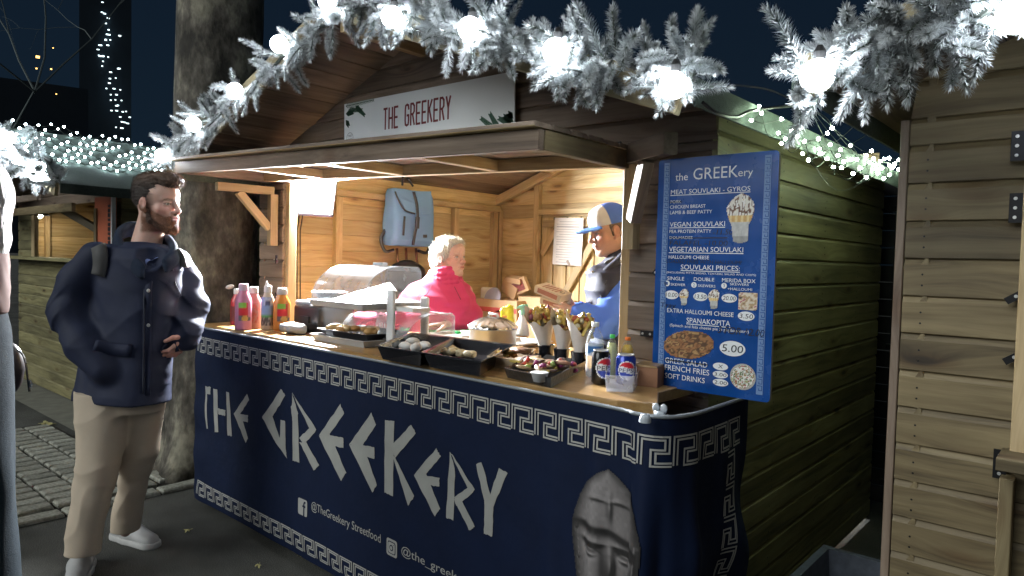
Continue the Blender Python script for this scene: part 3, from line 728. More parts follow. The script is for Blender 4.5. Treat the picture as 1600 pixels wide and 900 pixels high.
def stroke(mb, pts, wd, off, put):                 # axis aligned polyline as mitred strips
    pts = [Vector(p) for p in pts]
    for i in range(len(pts)-1):
        a, b = pts[i], pts[i+1]; d = (b-a).normalized(); n_ = Vector((-d.y, d.x))*wd/2; a = a-d*wd/2; b = b+d*wd/2
        put(mb, [a-n_, b-n_, b+n_, a+n_], off+i*2e-5)
def key_unit(x, y, w_, h_, vert=False, o=0):
    base = [(0, 0), (0, 1), (.74, 1), (.74, .5), (.37, .5), (.37, 0), (1, 0)]
    g = .10; out_ = [(-g+.06, -g+.06), (-g+.06, 1+g-.06)]
    res = []
    for s_ in (-1, 1):
        k = .062*s_; q = []
        P = base; n = len(P)
        for i in range(n):
            pa = Vector(P[i-1]) if i else None; pb = Vector(P[i]); pc = Vector(P[i+1]) if i < n-1 else None
            v = Vector((0, 0))
            for (u1, u2) in ((pa, pb), (pb, pc)):
                if u1 is None or u2 is None: continue
                d = (u2-u1).normalized(); v += Vector((-d.y, d.x))
            if i == 0: v = Vector((-1, 0))
            if i == n-1: v = Vector((0, 1))
            p = pb+v*k
            if i == 0: p = pb+Vector((-k, 0 if s_ > 0 else 0))
            if i == n-1: p = pb+Vector((-.14, k))
            q.append(((x+p.x*w_), (y+p.y*h_)) if not vert else ((x+p.y*h_), (y-p.x*w_)))
        res.append(q)
    return res
mb = MB(); put = lambda m_, q, o: pquad(m_, q, o+.0012, 4)
s = SF-.03
while s < SE-.13:
    for q in key_unit(s, .902, .1, .073): stroke(mb, q, .0055, .0022, put)
    s += .1
mb.build('key_border', PRINT, ban)
mb = MB(); s = SF-.01
while s < SC+.1:
    for q in key_unit(s, .098, .1, .066): stroke(mb, q, .0055, .0022, put)
    s += .1
mb.build('key_border', PRINT, ban)
mb = MB(); z = .88
while z > .2:
    for q in key_unit(SE-.165, z, .1, .055, True): stroke(mb, q, .005, .0022, put)
    z -= .1
mb.build('key_border', PRINT, ban)
LET = {'A': (310, 580, 4.5), 'B': (560, 620, 3.75), 'C': (310, 500, 2.25)}
GL = [
 ('A', [[(45,105),(88,112),(84,165),(48,160)], [(45,105),(58,108),(70,405),(60,405)]]),
 ('A', [[(105,122),(135,130),(140,430),(115,428)], [(195,145),(215,150),(235,458),(203,450)], [(138,260),(190,272),(190,316),(142,302)]]),
 ('A', [[(335,158),(350,205),(275,322),(245,300)], [(247,300),(292,300),(343,468),(328,508)], [(275,296),(343,310),(342,360),(285,345)]]),
 ('A', [[(570,125),(603,170),(505,325),(437,325)], [(437,325),(503,305),(565,490),(530,505)], [(528,500),(585,440),(604,560),(612,620)], [(567,342),(600,352),(604,590),(558,520)]]),
 ('A', [[(650,153),(688,300),(697,645),(652,630)], [(641,250),(660,200),(690,300),(660,420)], [(650,153),(675,195),(820,412),(772,412)], [(785,385),(820,415),(728,520),(700,470)], [(700,500),(748,505),(838,665),(798,703)]]),
 ('A', [[(985,233),(1014,298),(908,450),(838,455)], [(838,455),(915,440),(1028,716),(992,773)], [(905,448),(1008,468),(1010,545),(925,520)]]),
 ('C', [[(603,326),(621,370),(572,440),(524,440)], [(524,440),(572,436),(624,580),(606,608)], [(562,438),(615,449),(615,488),(575,478)]]),
 ('B', [[(148,135),(203,145),(196,583),(147,563)], [(300,162),(328,215),(208,362),(192,285)], [(190,330),(212,362),(322,583),(288,640)]]),
 ('B', [[(447,305),(473,352),(385,460),(318,462)], [(318,462),(388,448),(474,660),(443,702)], [(370,462),(467,478),(467,531),(392,512)]]),
 ('B', [[(525,325),(556,420),(552,727),(507,711)], [(525,325),(548,352),(672,548),(636,545)], [(640,528),(674,550),(567,645),(553,590)], [(556,605),(600,612),(674,765),(643,788)]]),
 ('B', [[(678,397),(712,385),(768,602),(735,640)], [(815,421),(867,448),(778,650),(748,615)], [(728,610),(786,610),(775,823),(727,805)]])]
random.seed(5)
LETM = mat('silver_lettering', (.38, .385, .36), .6, var=.2, sc=12)
for key, qs in GL:
    ox, oy, zm = LET[key]; mb = MB()
    for i, q in enumerate(qs): pquad(mb, [sz(ox+x/zm, oy+y/zm) for x, y in q], .0022+i*.00035, 7, .0022)
    mb.build('letter', LETM, ban)
def ptext(s_, x0, y0, x1, y1, hpx, name='lettering', mt=None, off=.0022):
    a = sz(x0, y0); b = sz(x1, y1); V, Fs, ex = text_mesh(s_); t = sz(x0, y0-hpx); hh = t[1]-a[1]
    zc = (a[1]+b[1])/2
    mb = MB().add([bpos(a[0]+p[0]/ex[0]*(b[0]-a[0]), zc+p[1]/ex[1]*hh, off) for p in V], Fs); return mb.build(name, mt or PRINT, ban)
ptext('@TheGreekery Streetfood', 483, 803, 592, 851, 17)
ptext('@the_greekery', 625, 874, 738, 921, 18)
def icon(c0, c1, dark):
    a = sz(*c0); b = sz(*c1); cx, cz, r_ = (a[0]+b[0])/2, (a[1]+b[1])/2, abs(a[1]-b[1])/2
    def rr(R_, rc, off, mt):
        pts = []
        for q in range(4):
            for k in range(7):
                an = PI/2*q+PI/12*k; ccx = (R_-rc)*(1 if q in (0, 3) else -1); ccz = (R_-rc)*(1 if q < 2 else -1); pts.append(bpos(cx+ccx+rc*math.cos(an), cz+ccz+rc*math.sin(an), off))
        return MB().add(pts, [tuple(range(len(pts)))]).build('icon', mt, ban)
    return cx, cz, r_, rr
cx, cz, r_, rr = icon((460, 775), (480, 812), 0)
rr(r_*.95, r_*.25, .0022, PRINT)
mb = MB()
for q in ([(.20, -.95), (.42, -.95), (.42, .45), (.20, .45)], [(.0, .05), (.62, .05), (.62, .25), (0, .25)], [(.20, .45), (.42, .45), (.52, .58), (.30, .68)], [(.36, .56), (.66, .56), (.66, .74), (.36, .74)]):
    pquad(mb, [(cx+x*r_, cz+y*r_) for x, y in q], .0032, 1)
mb.build('icon_letter', NAVY, ban)
cx, cz, r_, rr = icon((600, 838), (620, 876), 0)
rr(r_*.95, r_*.3, .0022, PRINT); rr(r_*.70, r_*.26, .0029, NAVY); rr(r_*.60, r_*.22, .0036, PRINT); rr(r_*.34, r_*.339, .0043, NAVY); rr(r_*.22, r_*.219, .005, PRINT)
mb = MB().add([bpos(cx+r_*.42+.06*r_*math.cos(2*PI*k/8), cz+r_*.42+.06*r_*math.sin(2*PI*k/8), .0044) for k in range(8)], [tuple(range(8))]); mb.build('icon_dot', NAVY, ban)
# printed picture of a plain helmeted stone head
nu, nv = 90, 150
u = np.linspace(-1, 1, nu)[None, :]; v = np.linspace(0, 1, nv)[:, None]       # v from the top down
def G(x, y, sx, sy): return np.exp(-(((u-x)/sx)**2+((v-y)/sy)**2))
prof = np.interp(v[:, 0], [0, .03, .10, .18, .27, .34, .40, .50, .62, .75, .87, .95, 1.0], [.03, .25, .60, .80, .93, 1.0, 1.0, .94, .86, .76, .58, .38, .1])[:, None]
H = np.sqrt(np.clip(1-(u/prof)**2, 0, 1))*.9
H = H+.10*G(-.28, .20, .22, .03)*0
for sx in (-1, 1):
    H = H+.10*np.exp(-(((u-sx*.28-.03)/.24)**2))*np.exp(-((v-(.165+.10*(u-sx*.28)**2*1.5))/.010)**2)
rim = .335+.06*np.clip(u, 0, 1)-.012*np.clip(-u, 0, 1)
H = H+.16*(1/(1+np.exp((v-rim)/.006)))                       # helmet stands proud of the face
H = H+.50*G(.03, .53, .10, .09)+.16*G(.03, .21, .06, .06)
for sx in (-1, 1): H = H-.42*G(sx*.40+.03, .440, .22, .030)+.30*G(sx*.40+.03, .458, .15, .016)+.20*G(sx*.40+.03, .405, .26, .013)
H = H-.15*G(.03, .72, .25, .010)+.12*G(.03, .745, .2, .02)+.1*G(.03, .90, .2, .05)
curl = (np.abs(u) > prof*.86)*(v > .34)*(v < .7); rng = np.random.RandomState(3); nz_ = rng.rand(nv//4+1, nu//4+1).repeat(4, 0).repeat(4, 1)[:nv, :nu]
H = H+curl*nz_*.12
gy, gx = np.gradient(H, 1/nv*3.6, 2/nu); L = np.array([-.25, .55, .8]); L = L/np.linalg.norm(L); nn = np.sqrt(gx**2+gy**2+1)
sh = np.clip((-gx*L[0]+gy*L[1]*1.0+L[2])/nn, 0, 1)
sh = sh*(1-.80*np.exp(-((v-rim-.012)/.026)**2)*(v > rim))
for sx in (-1, 1):
    ex = sx*.40+.03; arc = .028*((u-ex)/.24)**2
    sh = sh*(1-.75*np.exp(-((v-.425-arc)/.008)**2)*np.exp(-((u-ex)/.25)**6))*(1-.55*np.exp(-((v-.447)/.010)**2)*np.exp(-((u-ex)/.16)**4))*(1-.6*np.exp(-((v-.478+arc*.6)/.006)**2)*np.exp(-((u-ex)/.19)**6))
    sh = sh+.22*np.exp(-((v-.463)/.009)**2)*np.exp(-((u-ex)/.15)**4)
sh = sh*(1-.45*np.exp(-((u+.13-.10*(v-.42))/.05)**2)*(v > .41)*(v < .60))*(1-.7*np.exp(-((v-.588)/.010)**2)*(np.exp(-((u-.12)/.06)**2)+np.exp(-((u+.06)/.06)**2)))*(1-.6*np.exp(-((v-.675)/.006)**2)*np.exp(-((u-.03)/.26)**4))
sh = sh*(.35+.65*np.clip((prof-np.abs(u-.03))/.28, 0, 1)**.6)
cc = (.022+.27*np.clip(sh, 0, 1)**1.4)[..., None]*np.array([1.0, .93, .93]); cc = cc*(1+.06*rng.randn(nv//3+1, nu//3+1).repeat(3, 0).repeat(3, 1)[:nv, :nu, None])
a = sz(898, 830); b = sz(998, 845); scx = (a[0]+b[0])/2; hw = (b[0]-a[0])/2*1.2; scx += .006; zt_, zb_ = sz(945, 731)[1], .30
inside = np.abs(u) <= prof+.02
Vv = [bpos(scx+hw*float(uu), zt_+(zb_-zt_)*float(vv), .0032) for vv in v[:, 0] for uu in u[0]]
Ff = [(j*nu+i, j*nu+i+1, (j+1)*nu+i+1, (j+1)*nu+i) for j in range(nv-1) for i in range(nu-1) if inside[j, i] and inside[j+1, i+1] and inside[j+1, i] and inside[j, i+1]]
meshobj('printed_head', Vv, Ff, VPRINT, ban, cols=np.clip(cc.reshape(-1, 3), 0, 1))
# kick strip under the banner, clamp beside the counter
cl = thing('clamp', 'grey plastic clamp on the bare rail beside the counter corner', 'clamp', at(1032, 645, 'Z', 1.03))
LG = mat('grey_plastic', (.42, .46, .50), .4, var=.1)
c = at(1031, 640, 'Z', 1.045); mb = MB()
for dx_ in (-.012, .012): mb.ico(c+Vector((dx_, 0, .004)), .014, 2, sc=(.8, .5, 1))
mb.box(c-Vector((0, 0, .012)), (.03, .012, .016)); mb.build('jaw', LG, cl, True)
c = at(1008, 654, 'Z', 1.036); MB().lathe(c, [(.001, .012), (.012, .010), (.016, 0), (.016, -.01)], 14).build('knob', LG, cl, True)

# ================================================================ name sign on the gable
sy = 2.168; TLp, TRp, BRp, BLp = (at(x, y, 'Y', sy) for x, y in ((538, 163), (804, 111), (804, 197), (538, 228)))
BLp = Vector((BLp.x, sy, BLp.z)); SG = mat('sign_sheet', (.82, .85, .85), .5, var=.06, sc=5)
mb = MB(); bk = Vector((0, .006, 0)); mb.add([TLp, TRp, BRp, BLp, TLp+bk, TRp+bk, BRp+bk, BLp+bk], [(0,1,2,3),(7,6,5,4),(0,4,5,1),(1,5,6,2),(2,6,7,3),(3,7,4,0)])
sg = mb.build('name_sign', SG); tag(sg, 'long white name sign with dark red lettering above the awning', 'sign')
# condensed rounded capitals drawn as strokes
CAPS = {'T': [[(0,1),(1,1)],[(.5,1),(.5,0)]], 'H': [[(0,0),(0,1)],[(1,0),(1,1)],[(0,.5),(1,.5)]], 'E': [[(1,1),(0,1),(0,0),(1,0)],[(0,.5),(.85,.5)]],
        'G': [[(1,.78),(.9,.95),(.5,1),(.1,.95),(0,.75),(0,.25),(.1,.05),(.5,0),(.9,.05),(1,.25),(1,.48),(.55,.48)]],
        'R': [[(0,0),(0,1),(.6,1),(.95,.88),(.95,.62),(.6,.5),(0,.5)],[(.5,.5),(1,0)]], 'K': [[(0,0),(0,1)],[(1,1),(0,.42)],[(.3,.6),(1,0)]], 'Y': [[(0,1),(.5,.5),(1,1)],[(.5,.5),(.5,0)]]}
RED = mat('dark_red_print', (.20, .018, .022), .5, var=.3, sc=60); GRN = mat('green_print', (.04, .13, .075), .6, var=.4, sc=80)
def ribbon(mb, pts, wd, y):
    for a_, b_ in zip(pts[:-1], pts[1:]):
        a_, b_ = Vector(a_), Vector(b_); d = (b_-a_).normalized(); n_ = Vector((-d.y, d.x))*wd/2; a2, b2 = a_-d*wd*.3, b_+d*wd*.3
        q = [a2-n_, b2-n_, b2+n_, a2+n_]; mb.quad(*[Vector((p.x, y, p.y)) for p in q]); y -= .00003
xa, xb = at(600, 190, 'Y', sy).x, at(707, 190, 'Y', sy).x; z0_, z1_ = at(655, 193, 'Y', sy).z, at(655, 160, 'Y', sy).z
txt = 'THE GREEKERY'; cw = (xb-xa)/12.0; yy = sy-.0015
for i, ch in enumerate(txt):
    if ch == ' ': continue
    mb = MB(); xo = xa+i*cw+(0 if i < 4 else .0)
    for st in CAPS[ch]: ribbon(mb, [(xo+p[0]*cw*.62, z0_+(z1_-z0_)*p[1]) for p in st], .0105, yy)
    mb.build('letter', RED, sg)
def fir_print(p, q, n=26, L=.035, nm='fir_print'):
    mb = MB(); p, q = Vector(p), Vector(q); d = (q-p).normalized(); y = yy
    ribbon(mb, [p, q], .003, y)
    for i in range(n):
        c_ = p+(q-p)*(i/n)
        for sg_ in (-1, 1):
            a_ = .6*sg_; v_ = Vector((d.x*math.cos(a_)-d.y*math.sin(a_), d.x*math.sin(a_)+d.y*math.cos(a_)))*L*(1.1-i/n*.5); ribbon(mb, [c_, c_+v_], .0028, y-.0001)
    o = mb.build(nm, GRN, sg)
    return o
def sp(x, y): c_ = at(x, y, 'Y', sy); return (c_.x, c_.z)
for a_, b_ in (((541, 166), (585, 156)), ((545, 172), (566, 172)), ((556, 166), (570, 180)), ((541, 178), (552, 176)), ((541, 188), (545, 196)), ((775, 204), (752, 185)), ((780, 203), (766, 178)), ((770, 204), (725, 203)), ((800, 196), (780, 185)), ((802, 190), (788, 182)), ((802, 185), (795, 178))):
    fir_print(sp(*a_), sp(*b_), 20, .022)
mb = MB(); c_ = Vector(sp(547, 216)); R_ = .028
ribbon(mb, [c_+Vector((math.cos(2*PI*k/20), math.sin(2*PI*k/20)))*R_ for k in range(21)], .002, yy)
for dz, s_ in ((.006, 'STREET'), (-.012, 'FOOD')): text_on(mb, s_, (c_.x-.019, yy, c_.y+dz), (1, 0, 0), (0, 0, 1), .038, .011)
mb.build('round_logo', mat('grey_print', (.12, .12, .13), .6), sg)

# ================================================================ blue menu board
my = 2.05; BLUE = NT('menu_blue'); BLUE.b.inputs['Base Color'].default_value = (.012, .085, .36, 1); BLUE.b.inputs['Roughness'].default_value = .22
tcn = BLUE.node('ShaderNodeTexCoord'); nz = BLUE.noise(tcn.outputs['Object'], 7, 5); BLUE.lk(BLUE.ramp(nz, [(.35, (.004, .052, .23)), (.7, (.007, .072, .31))]), BLUE.b.inputs['Base Color'])
BLUE.lk(BLUE.ramp(nz, [(.3, (.16,)*3), (.7, (.34,)*3)]), BLUE.b.inputs['Roughness']); BLUE = BLUE.m
EDGE = mat('board_edge', (.45, .40, .33), .7)
x0, x1, z1, z0 = -1.153, -.757, 1.792, 1.045
mb = MB(); r_ = .012; pts = []
for q, (cx_, cz_) in enumerate(((x1-r_, z1-r_), (x0+r_, z1-r_), (x0+r_, z0+r_), (x1-r_, z0+r_))):
    for k in range(4): an = PI/2*q+PI/6*k; pts.append((cx_+r_*math.cos(an), cz_+r_*math.sin(an)))
n = len(pts); mb.add([(x, my, z) for x, z in pts]+[(x, my+.012, z) for x, z in pts], [tuple(range(n))[::-1], tuple(range(n, 2*n))]); mb.add([(x, my, z) for x, z in pts]+[(x, my+.012, z) for x, z in pts], [(i, (i+1) % n, n+(i+1) % n, n+i) for i in range(n)], 1)
men = mb.build('menu_board', [BLUE, EDGE]); tag(men, 'tall blue menu board with white lettering and food pictures at the stall corner', 'sign')
WT = mat('white_print', (.80, .82, .84), .45, var=.05, sc=40); PB = mat('pale_blue_print', (.16, .27, .50), .45); INK = mat('black_marker', (.01, .012, .02), .4)
y1_ = my-.0012
def mtext(s_, x, y, xr, yr, hpx, mt=WT, name='lettering', shear=0, yoff=0, kx=0):
    a_ = at(x, y, 'Y', my); b_ = at(xr, yr, 'Y', my); t_ = at(x, y-hpx, 'Y', my); mb = MB(); zc = (a_.z+b_.z)/2 if abs(a_.z-b_.z) < .02 else a_.z
    text_on(mb, s_, (a_.x, y1_+yoff, zc), (1, 0, 0), (0, 0, 1), b_.x-a_.x, t_.z-a_.z, shear=shear); return mb.build(name, mt, men)
def u2(x, y): return (1020+x/4.5, 240+y/4.5)       # first enlargement
def l2(x, y): return (1010+x/4.09, 420+y/4.09)     # second
def T2(f, s_, x, y, xr, yr, h_, **k): a_ = f(x, y); b_ = f(xr, yr); sc = 4.5 if f is u2 else 4.09; return mtext(s_, *a_, *b_, h_/sc, **k)
def line(f, x, y, xr, yr, mt=WT, w_=.0022, name='underline'):
    a_ = at(*f(x, y), 'Y', my); b_ = at(*f(xr, yr), 'Y', my); zc = (a_.z+b_.z)/2; mb = MB(); ribbon(mb, [(a_.x, zc), (b_.x, zc)], w_, y1_); return mb.build(name, mt, men)
T2(u2, 'the', 160, 192, 247, 188, 52); T2(u2, 'GREEK', 285, 185, 600, 165, 80); T2(u2, 'ery', 600, 180, 705, 172, 55)
T2(u2, 'MEAT SOUVLAKI - GYROS', 128, 288, 686, 262, 32); line(u2, 126, 295, 686, 270)
T2(u2, 'PORK', 126, 351, 200, 348, 22); line(u2, 122, 342, 205, 340, INK, .003)
T2(u2, 'CHICKEN BREAST', 122, 386, 372, 382, 23); T2(u2, 'LAMB & BEEF PATTY', 122, 427, 418, 420, 24)
T2(u2, 'VEGAN SOUVLAKI', 120, 514, 508, 512, 33); line(u2, 120, 521, 508, 520)
T2(u2, 'PEA PROTEIN PATTY', 118, 558, 412, 558, 23); T2(u2, 'DOLMADES', 118, 600, 280, 600, 18); line(u2, 118, 592, 525, 594, INK, .003)
T2(u2, '-11.50', 420, 575, 560, 565, 36, mt=INK, name='handwriting', shear=.2); T2(u2, 'FALAFEL -10.00', 118, 648, 525, 645, 34, mt=INK, name='handwriting', shear=.1)
T2(u2, 'VEGETARIAN SOUVLAKI', 115, 690, 636, 694, 34); line(u2, 115, 698, 636, 702)
T2(u2, 'HALLOUMI CHEESE', 113, 740, 396, 742, 24); T2(u2, 'LOADED FRIES WITH HALLOUMI', 95, 778, 620, 770, 26, mt=INK, name='handwriting', shear=.15)
T2(u2, 'SOUVLAKI PRICES:', 198, 816, 612, 824, 34); line(u2, 198, 824, 612, 832)
T2(u2, '(INCLUDING PITTA BREAD, TZATZIKI, SALAD AND CHIPS)', 98, 848, 726, 862, 17)
T2(l2, 'SINGLE', 134, 72, 242, 74, 22); T2(l2, 'DOUBLE', 304, 77, 434, 80, 22); T2(l2, 'MERIDA BOX', 484, 84, 698, 92, 24)
T2(l2, 'SKEWER', 156, 108, 250, 110, 16); T2(l2, 'SKEWERS', 330, 116, 442, 120, 17); T2(l2, 'SKEWERS', 535, 105, 655, 110, 15); T2(l2, '+HALLOUMI', 520, 137, 676, 141, 17)
def disc(f, x, y, rx, ry, mt=WT, name='price_oval', off=0, n=28):
    c_ = at(*f(x, y), 'Y', my); a_ = at(*f(x+rx, y), 'Y', my); b_ = at(*f(x, y+ry), 'Y', my); ax, az = abs(a_.x-c_.x), abs(b_.z-c_.z)
    return MB().add([(c_.x+ax*math.cos(2*PI*k/n), y1_-off, c_.z+az*math.sin(2*PI*k/n)) for k in range(n)], [tuple(range(n))]).build(name, mt, men)
for x, y, s_ in ((133, 93, '1'), (305, 103, '2'), (497, 108, '3')):
    disc(l2, x, y, 18, 18, name='number_disc'); T2(l2, s_, x-5, y+10, x+5, y+10, 20, mt=BLUE, yoff=-.0006)
for x, y, rx, ry, s_ in ((162, 166, 45, 28, '10.00'), (346, 178, 46, 28, '13.50'), (530, 188, 50, 28, '20.00'), (638, 303, 54, 30, '3.50'), (550, 510, 84, 49, '5.00'), (474, 624, 49, 24, 'X'), (473, 676, 49, 23, '3.00'), (474, 727, 50, 23, '2.00')):
    disc(l2, x, y, rx, ry); w_ = rx*(.8 if s_ != 'X' else .3); T2(l2, s_, x-w_, y+ry*.45, x+w_, y+ry*.5, ry*.95, mt=INK, name='handwriting', yoff=-.0006, shear=.1)
T2(l2, 'EXTRA HALLOUMI CHEESE', 133, 285, 558, 300, 27); T2(l2, 'SPANAKOPITA', 257, 350, 536, 362, 33); line(l2, 257, 358, 536, 368)
T2(l2, '(Spinach and feta cheese pie in phyllo pastry)', 150, 385, 655, 405, 24)
T2(l2, 'Tray', 85, 262, 185, 252, 40, mt=INK, name='handwriting', shear=.2, yoff=-.0006); T2(l2, '3 FOR 12.00', 455, 415, 750, 430, 45, mt=INK, name='handwriting', shear=.2, yoff=-.0006)
T2(l2, 'GREEK SALAD', 120, 610, 390, 622, 34); line(l2, 118, 588, 392, 605, INK, .004); T2(l2, 'FRENCH FRIES', 118, 655, 402, 672, 34); T2(l2, 'SOFT DRINKS', 118, 705, 374, 722, 32)
def picture(f, outline, fn, name='food_picture', n=34, off=.0006):
    P = [at(*f(x, y), 'Y', my) for x, y in outline]; xs = [p.x for p in P]; zs = [p.z for p in P]; xa_, xb_, za_, zb__ = min(xs), max(xs), min(zs), max(zs)
    def ins(x, z):
        c_ = False; j = len(P)-1
        for i in range(len(P)):
            if (P[i].z > z) != (P[j].z > z) and x < (P[j].x-P[i].x)*(z-P[i].z)/(P[j].z-P[i].z)+P[i].x: c_ = not c_
            j = i
        return c_
    m_ = int(n*(zb__-za_)/(xb_-xa_))+2; V = []; C_ = []; ok = []
    for j in range(m_):
        for i in range(n):
            x, z = xa_+(xb_-xa_)*i/(n-1), za_+(zb__-za_)*j/(m_-1); V.append((x, y1_-off, z)); C_.append(fn(i/(n-1), j/(m_-1))); ok.append(ins(x, z))
    Fc = [(j*n+i, j*n+i+1, (j+1)*n+i+1, (j+1)*n+i) for j in range(m_-1) for i in range(n-1) if ok[j*n+i] or ok[(j+1)*n+i+1]]
    return meshobj(name, V, Fc, VPRINT, men, cols=np.array(C_))
def pick(x, y, pal, fr, seed): k = int((noise.cell((x*fr, y*fr, seed))+0)*997) % len(pal); return pal[k]
def nzc(x, y, f, sd): return .5+.5*noise.noise((x*f, y*f, sd))
FOODP = [(.75, .70, .60), (.55, .05, .06), (.50, .28, .10), (.14, .06, .03), (.85, .83, .80), (.60, .40, .12)]
def cone_pic(x, y):
    if y > .55: c_ = FOODP[int(nzc(x, y, 9, 1)*5.99)]; c_ = (.75, .72, .65) if nzc(x, y, 9, 1) < .5 else c_
    elif y > .42: c_ = (.62, .38, .13) if math.sin(x*30) > 0 else (.75, .60, .30)
    else: g_ = .35+.3*nzc(x, y, 6, 4)-.2*(y < .15); c_ = (g_, g_, g_*.97)
    return tuple(a_*(.8+.4*nzc(x, y, 20, 2)) for a_ in c_)
def spread(pal, f, sd): return lambda x, y: tuple(a_*(.7+.5*nzc(x, y, f*2.5, sd)) for a_ in pal[min(len(pal)-1, int(nzc(x, y, f, sd)*len(pal)*1.25-.1*len(pal)))])
cone_out = lambda cx_, cy_, k: [(cx_+x*k, cy_+y*k) for x, y in ((-97, -55), (-80, -95), (-40, -140), (10, -165), (60, -140), (92, -100), (97, -45), (70, 30), (55, 60), (50, 170), (0, 185), (-50, 170), (-60, 60), (-80, 10))]
picture(u2, cone_out(618, 445, 1), cone_pic)
picture(l2, cone_out(242, 178, .30), cone_pic, n=14); picture(l2, cone_out(432, 190, .36), cone_pic, n=16)
picture(l2, [(592, 152), (708, 155), (708, 265), (592, 260)], spread([(.05, .04, .05), (.45, .30, .16), (.70, .62, .50), (.40, .08, .10)], 5, 3), n=18)
picture(l2, [(272+158*math.cos(a_), 485+88*math.sin(a_)) for a_ in [2*PI*k/24 for k in range(24)]], spread([(.03, .015, .008), (.22, .09, .035), (.34, .16, .06), (.10, .045, .02), (.45, .27, .11), (.16, .06, .03)], 7, 8), n=44)
disc(l2, 617, 690, 84, 84, name='plate_print', off=.0003, mt=mat('plate_grey', (.45, .45, .42), .5))
picture(l2, [(617+74*math.cos(a_), 690+74*math.sin(a_)) for a_ in [2*PI*k/24 for k in range(24)]], spread([(.75, .75, .68), (.10, .16, .05), (.80, .80, .74), (.35, .07, .05), (.30, .38, .12)], 11, 5), n=36, off=.0012)
for xx, col_ in ((x0+.022, PB), (x1-.042, PB)):       # key pattern strips
    MB().quad((xx, y1_, z0+.02), (xx+.020, y1_, z0+.02), (xx+.020, y1_, z1-.012), (xx, y1_, z1-.012)).build('border_strip', PB, men)
    mb = MB(); z = z1-.02
    while z > z0+.04:
        ribbon(mb, [(xx+.003, z), (xx+.017, z), (xx+.017, z-.014), (xx+.008, z-.014), (xx+.008, z-.008)], .0018, y1_-.0006); z -= .02
    mb.build('border_key', BLUE, men)

# ================================================================ snowy garlands with globe bulbs
FROST = NT('frosted_needles'); at_ = FROST.node('ShaderNodeAttribute'); at_.attribute_name = 'Col'; FROST.lk(at_.outputs['Color'], FROST.b.inputs['Base Color']); FROST.b.inputs['Roughness'].default_value = .6
FROST = FROST.m
def sprig_mesh(seed, L=.125, nl=.034, N=430):
    random.seed(seed); mb = MB(); ax = [Vector((0, 0, 0))]; d = Vector((1, 0, .1)).normalized(); K = 10
    for k in range(K): d = (d+Vector((0, random.uniform(-.12, .12), random.uniform(-.14, .08)))).normalized(); ax.append(ax[-1]+d*L/K)
    mb.tube(ax, .0025, 4, col=(.10, .12, .09))
    for i in range(N):
        t = (i+random.random())/N; t = t**.85; k = min(int(t*K), K-1); p = ax[k].lerp(ax[k+1], t*K-k); dd = (ax[k+1]-ax[k]).normalized()
        a_ = random.uniform(0, 2*PI); u_ = dd.orthogonal().normalized(); r_ = (u_*math.cos(a_)+dd.cross(u_)*math.sin(a_)); tilt = random.uniform(.75, 1.35)
        if t > .93: tilt = random.uniform(.1, .7)
        v_ = (dd*math.cos(tilt)+r_*math.sin(tilt)).normalized()*nl*random.uniform(.7, 1.1)*(1-.25*t); s_ = v_.cross(dd).normalized()*.0013
        g_ = random.uniform(.48, .96); c0_ = (.10, .135, .11) if random.random() < .6 else (.26, .30, .28); c1_ = (g_*.93, g_*.97, g_)
        n0 = len(mb.v); mb.v += [tuple(p-s_), tuple(p+s_), tuple(p+v_*.6+s_*.9), tuple(p+v_), tuple(p+v_*.6-s_*.9)]; mb.f.append((n0, n0+1, n0+2, n0+3, n0+4)); mb.m.append(0)
        mb.c += [c0_, c0_, c1_, c1_, c1_]
    o = meshobj('sprig', mb.v, mb.f, FROST, None, Matrix.Identity(4), cols=mb.c); me = o.data; bpy.data.objects.remove(o); return me
SPR = [sprig_mesh(s_) for s_ in range(5)]+[sprig_mesh(s_+20, .16, .040, 460) for s_ in range(2)]
BULB = emit('globe_light', (.86, .93, 1.0), 30)
CAPM = mat('bulb_cap', (.03, .03, .03), .4)
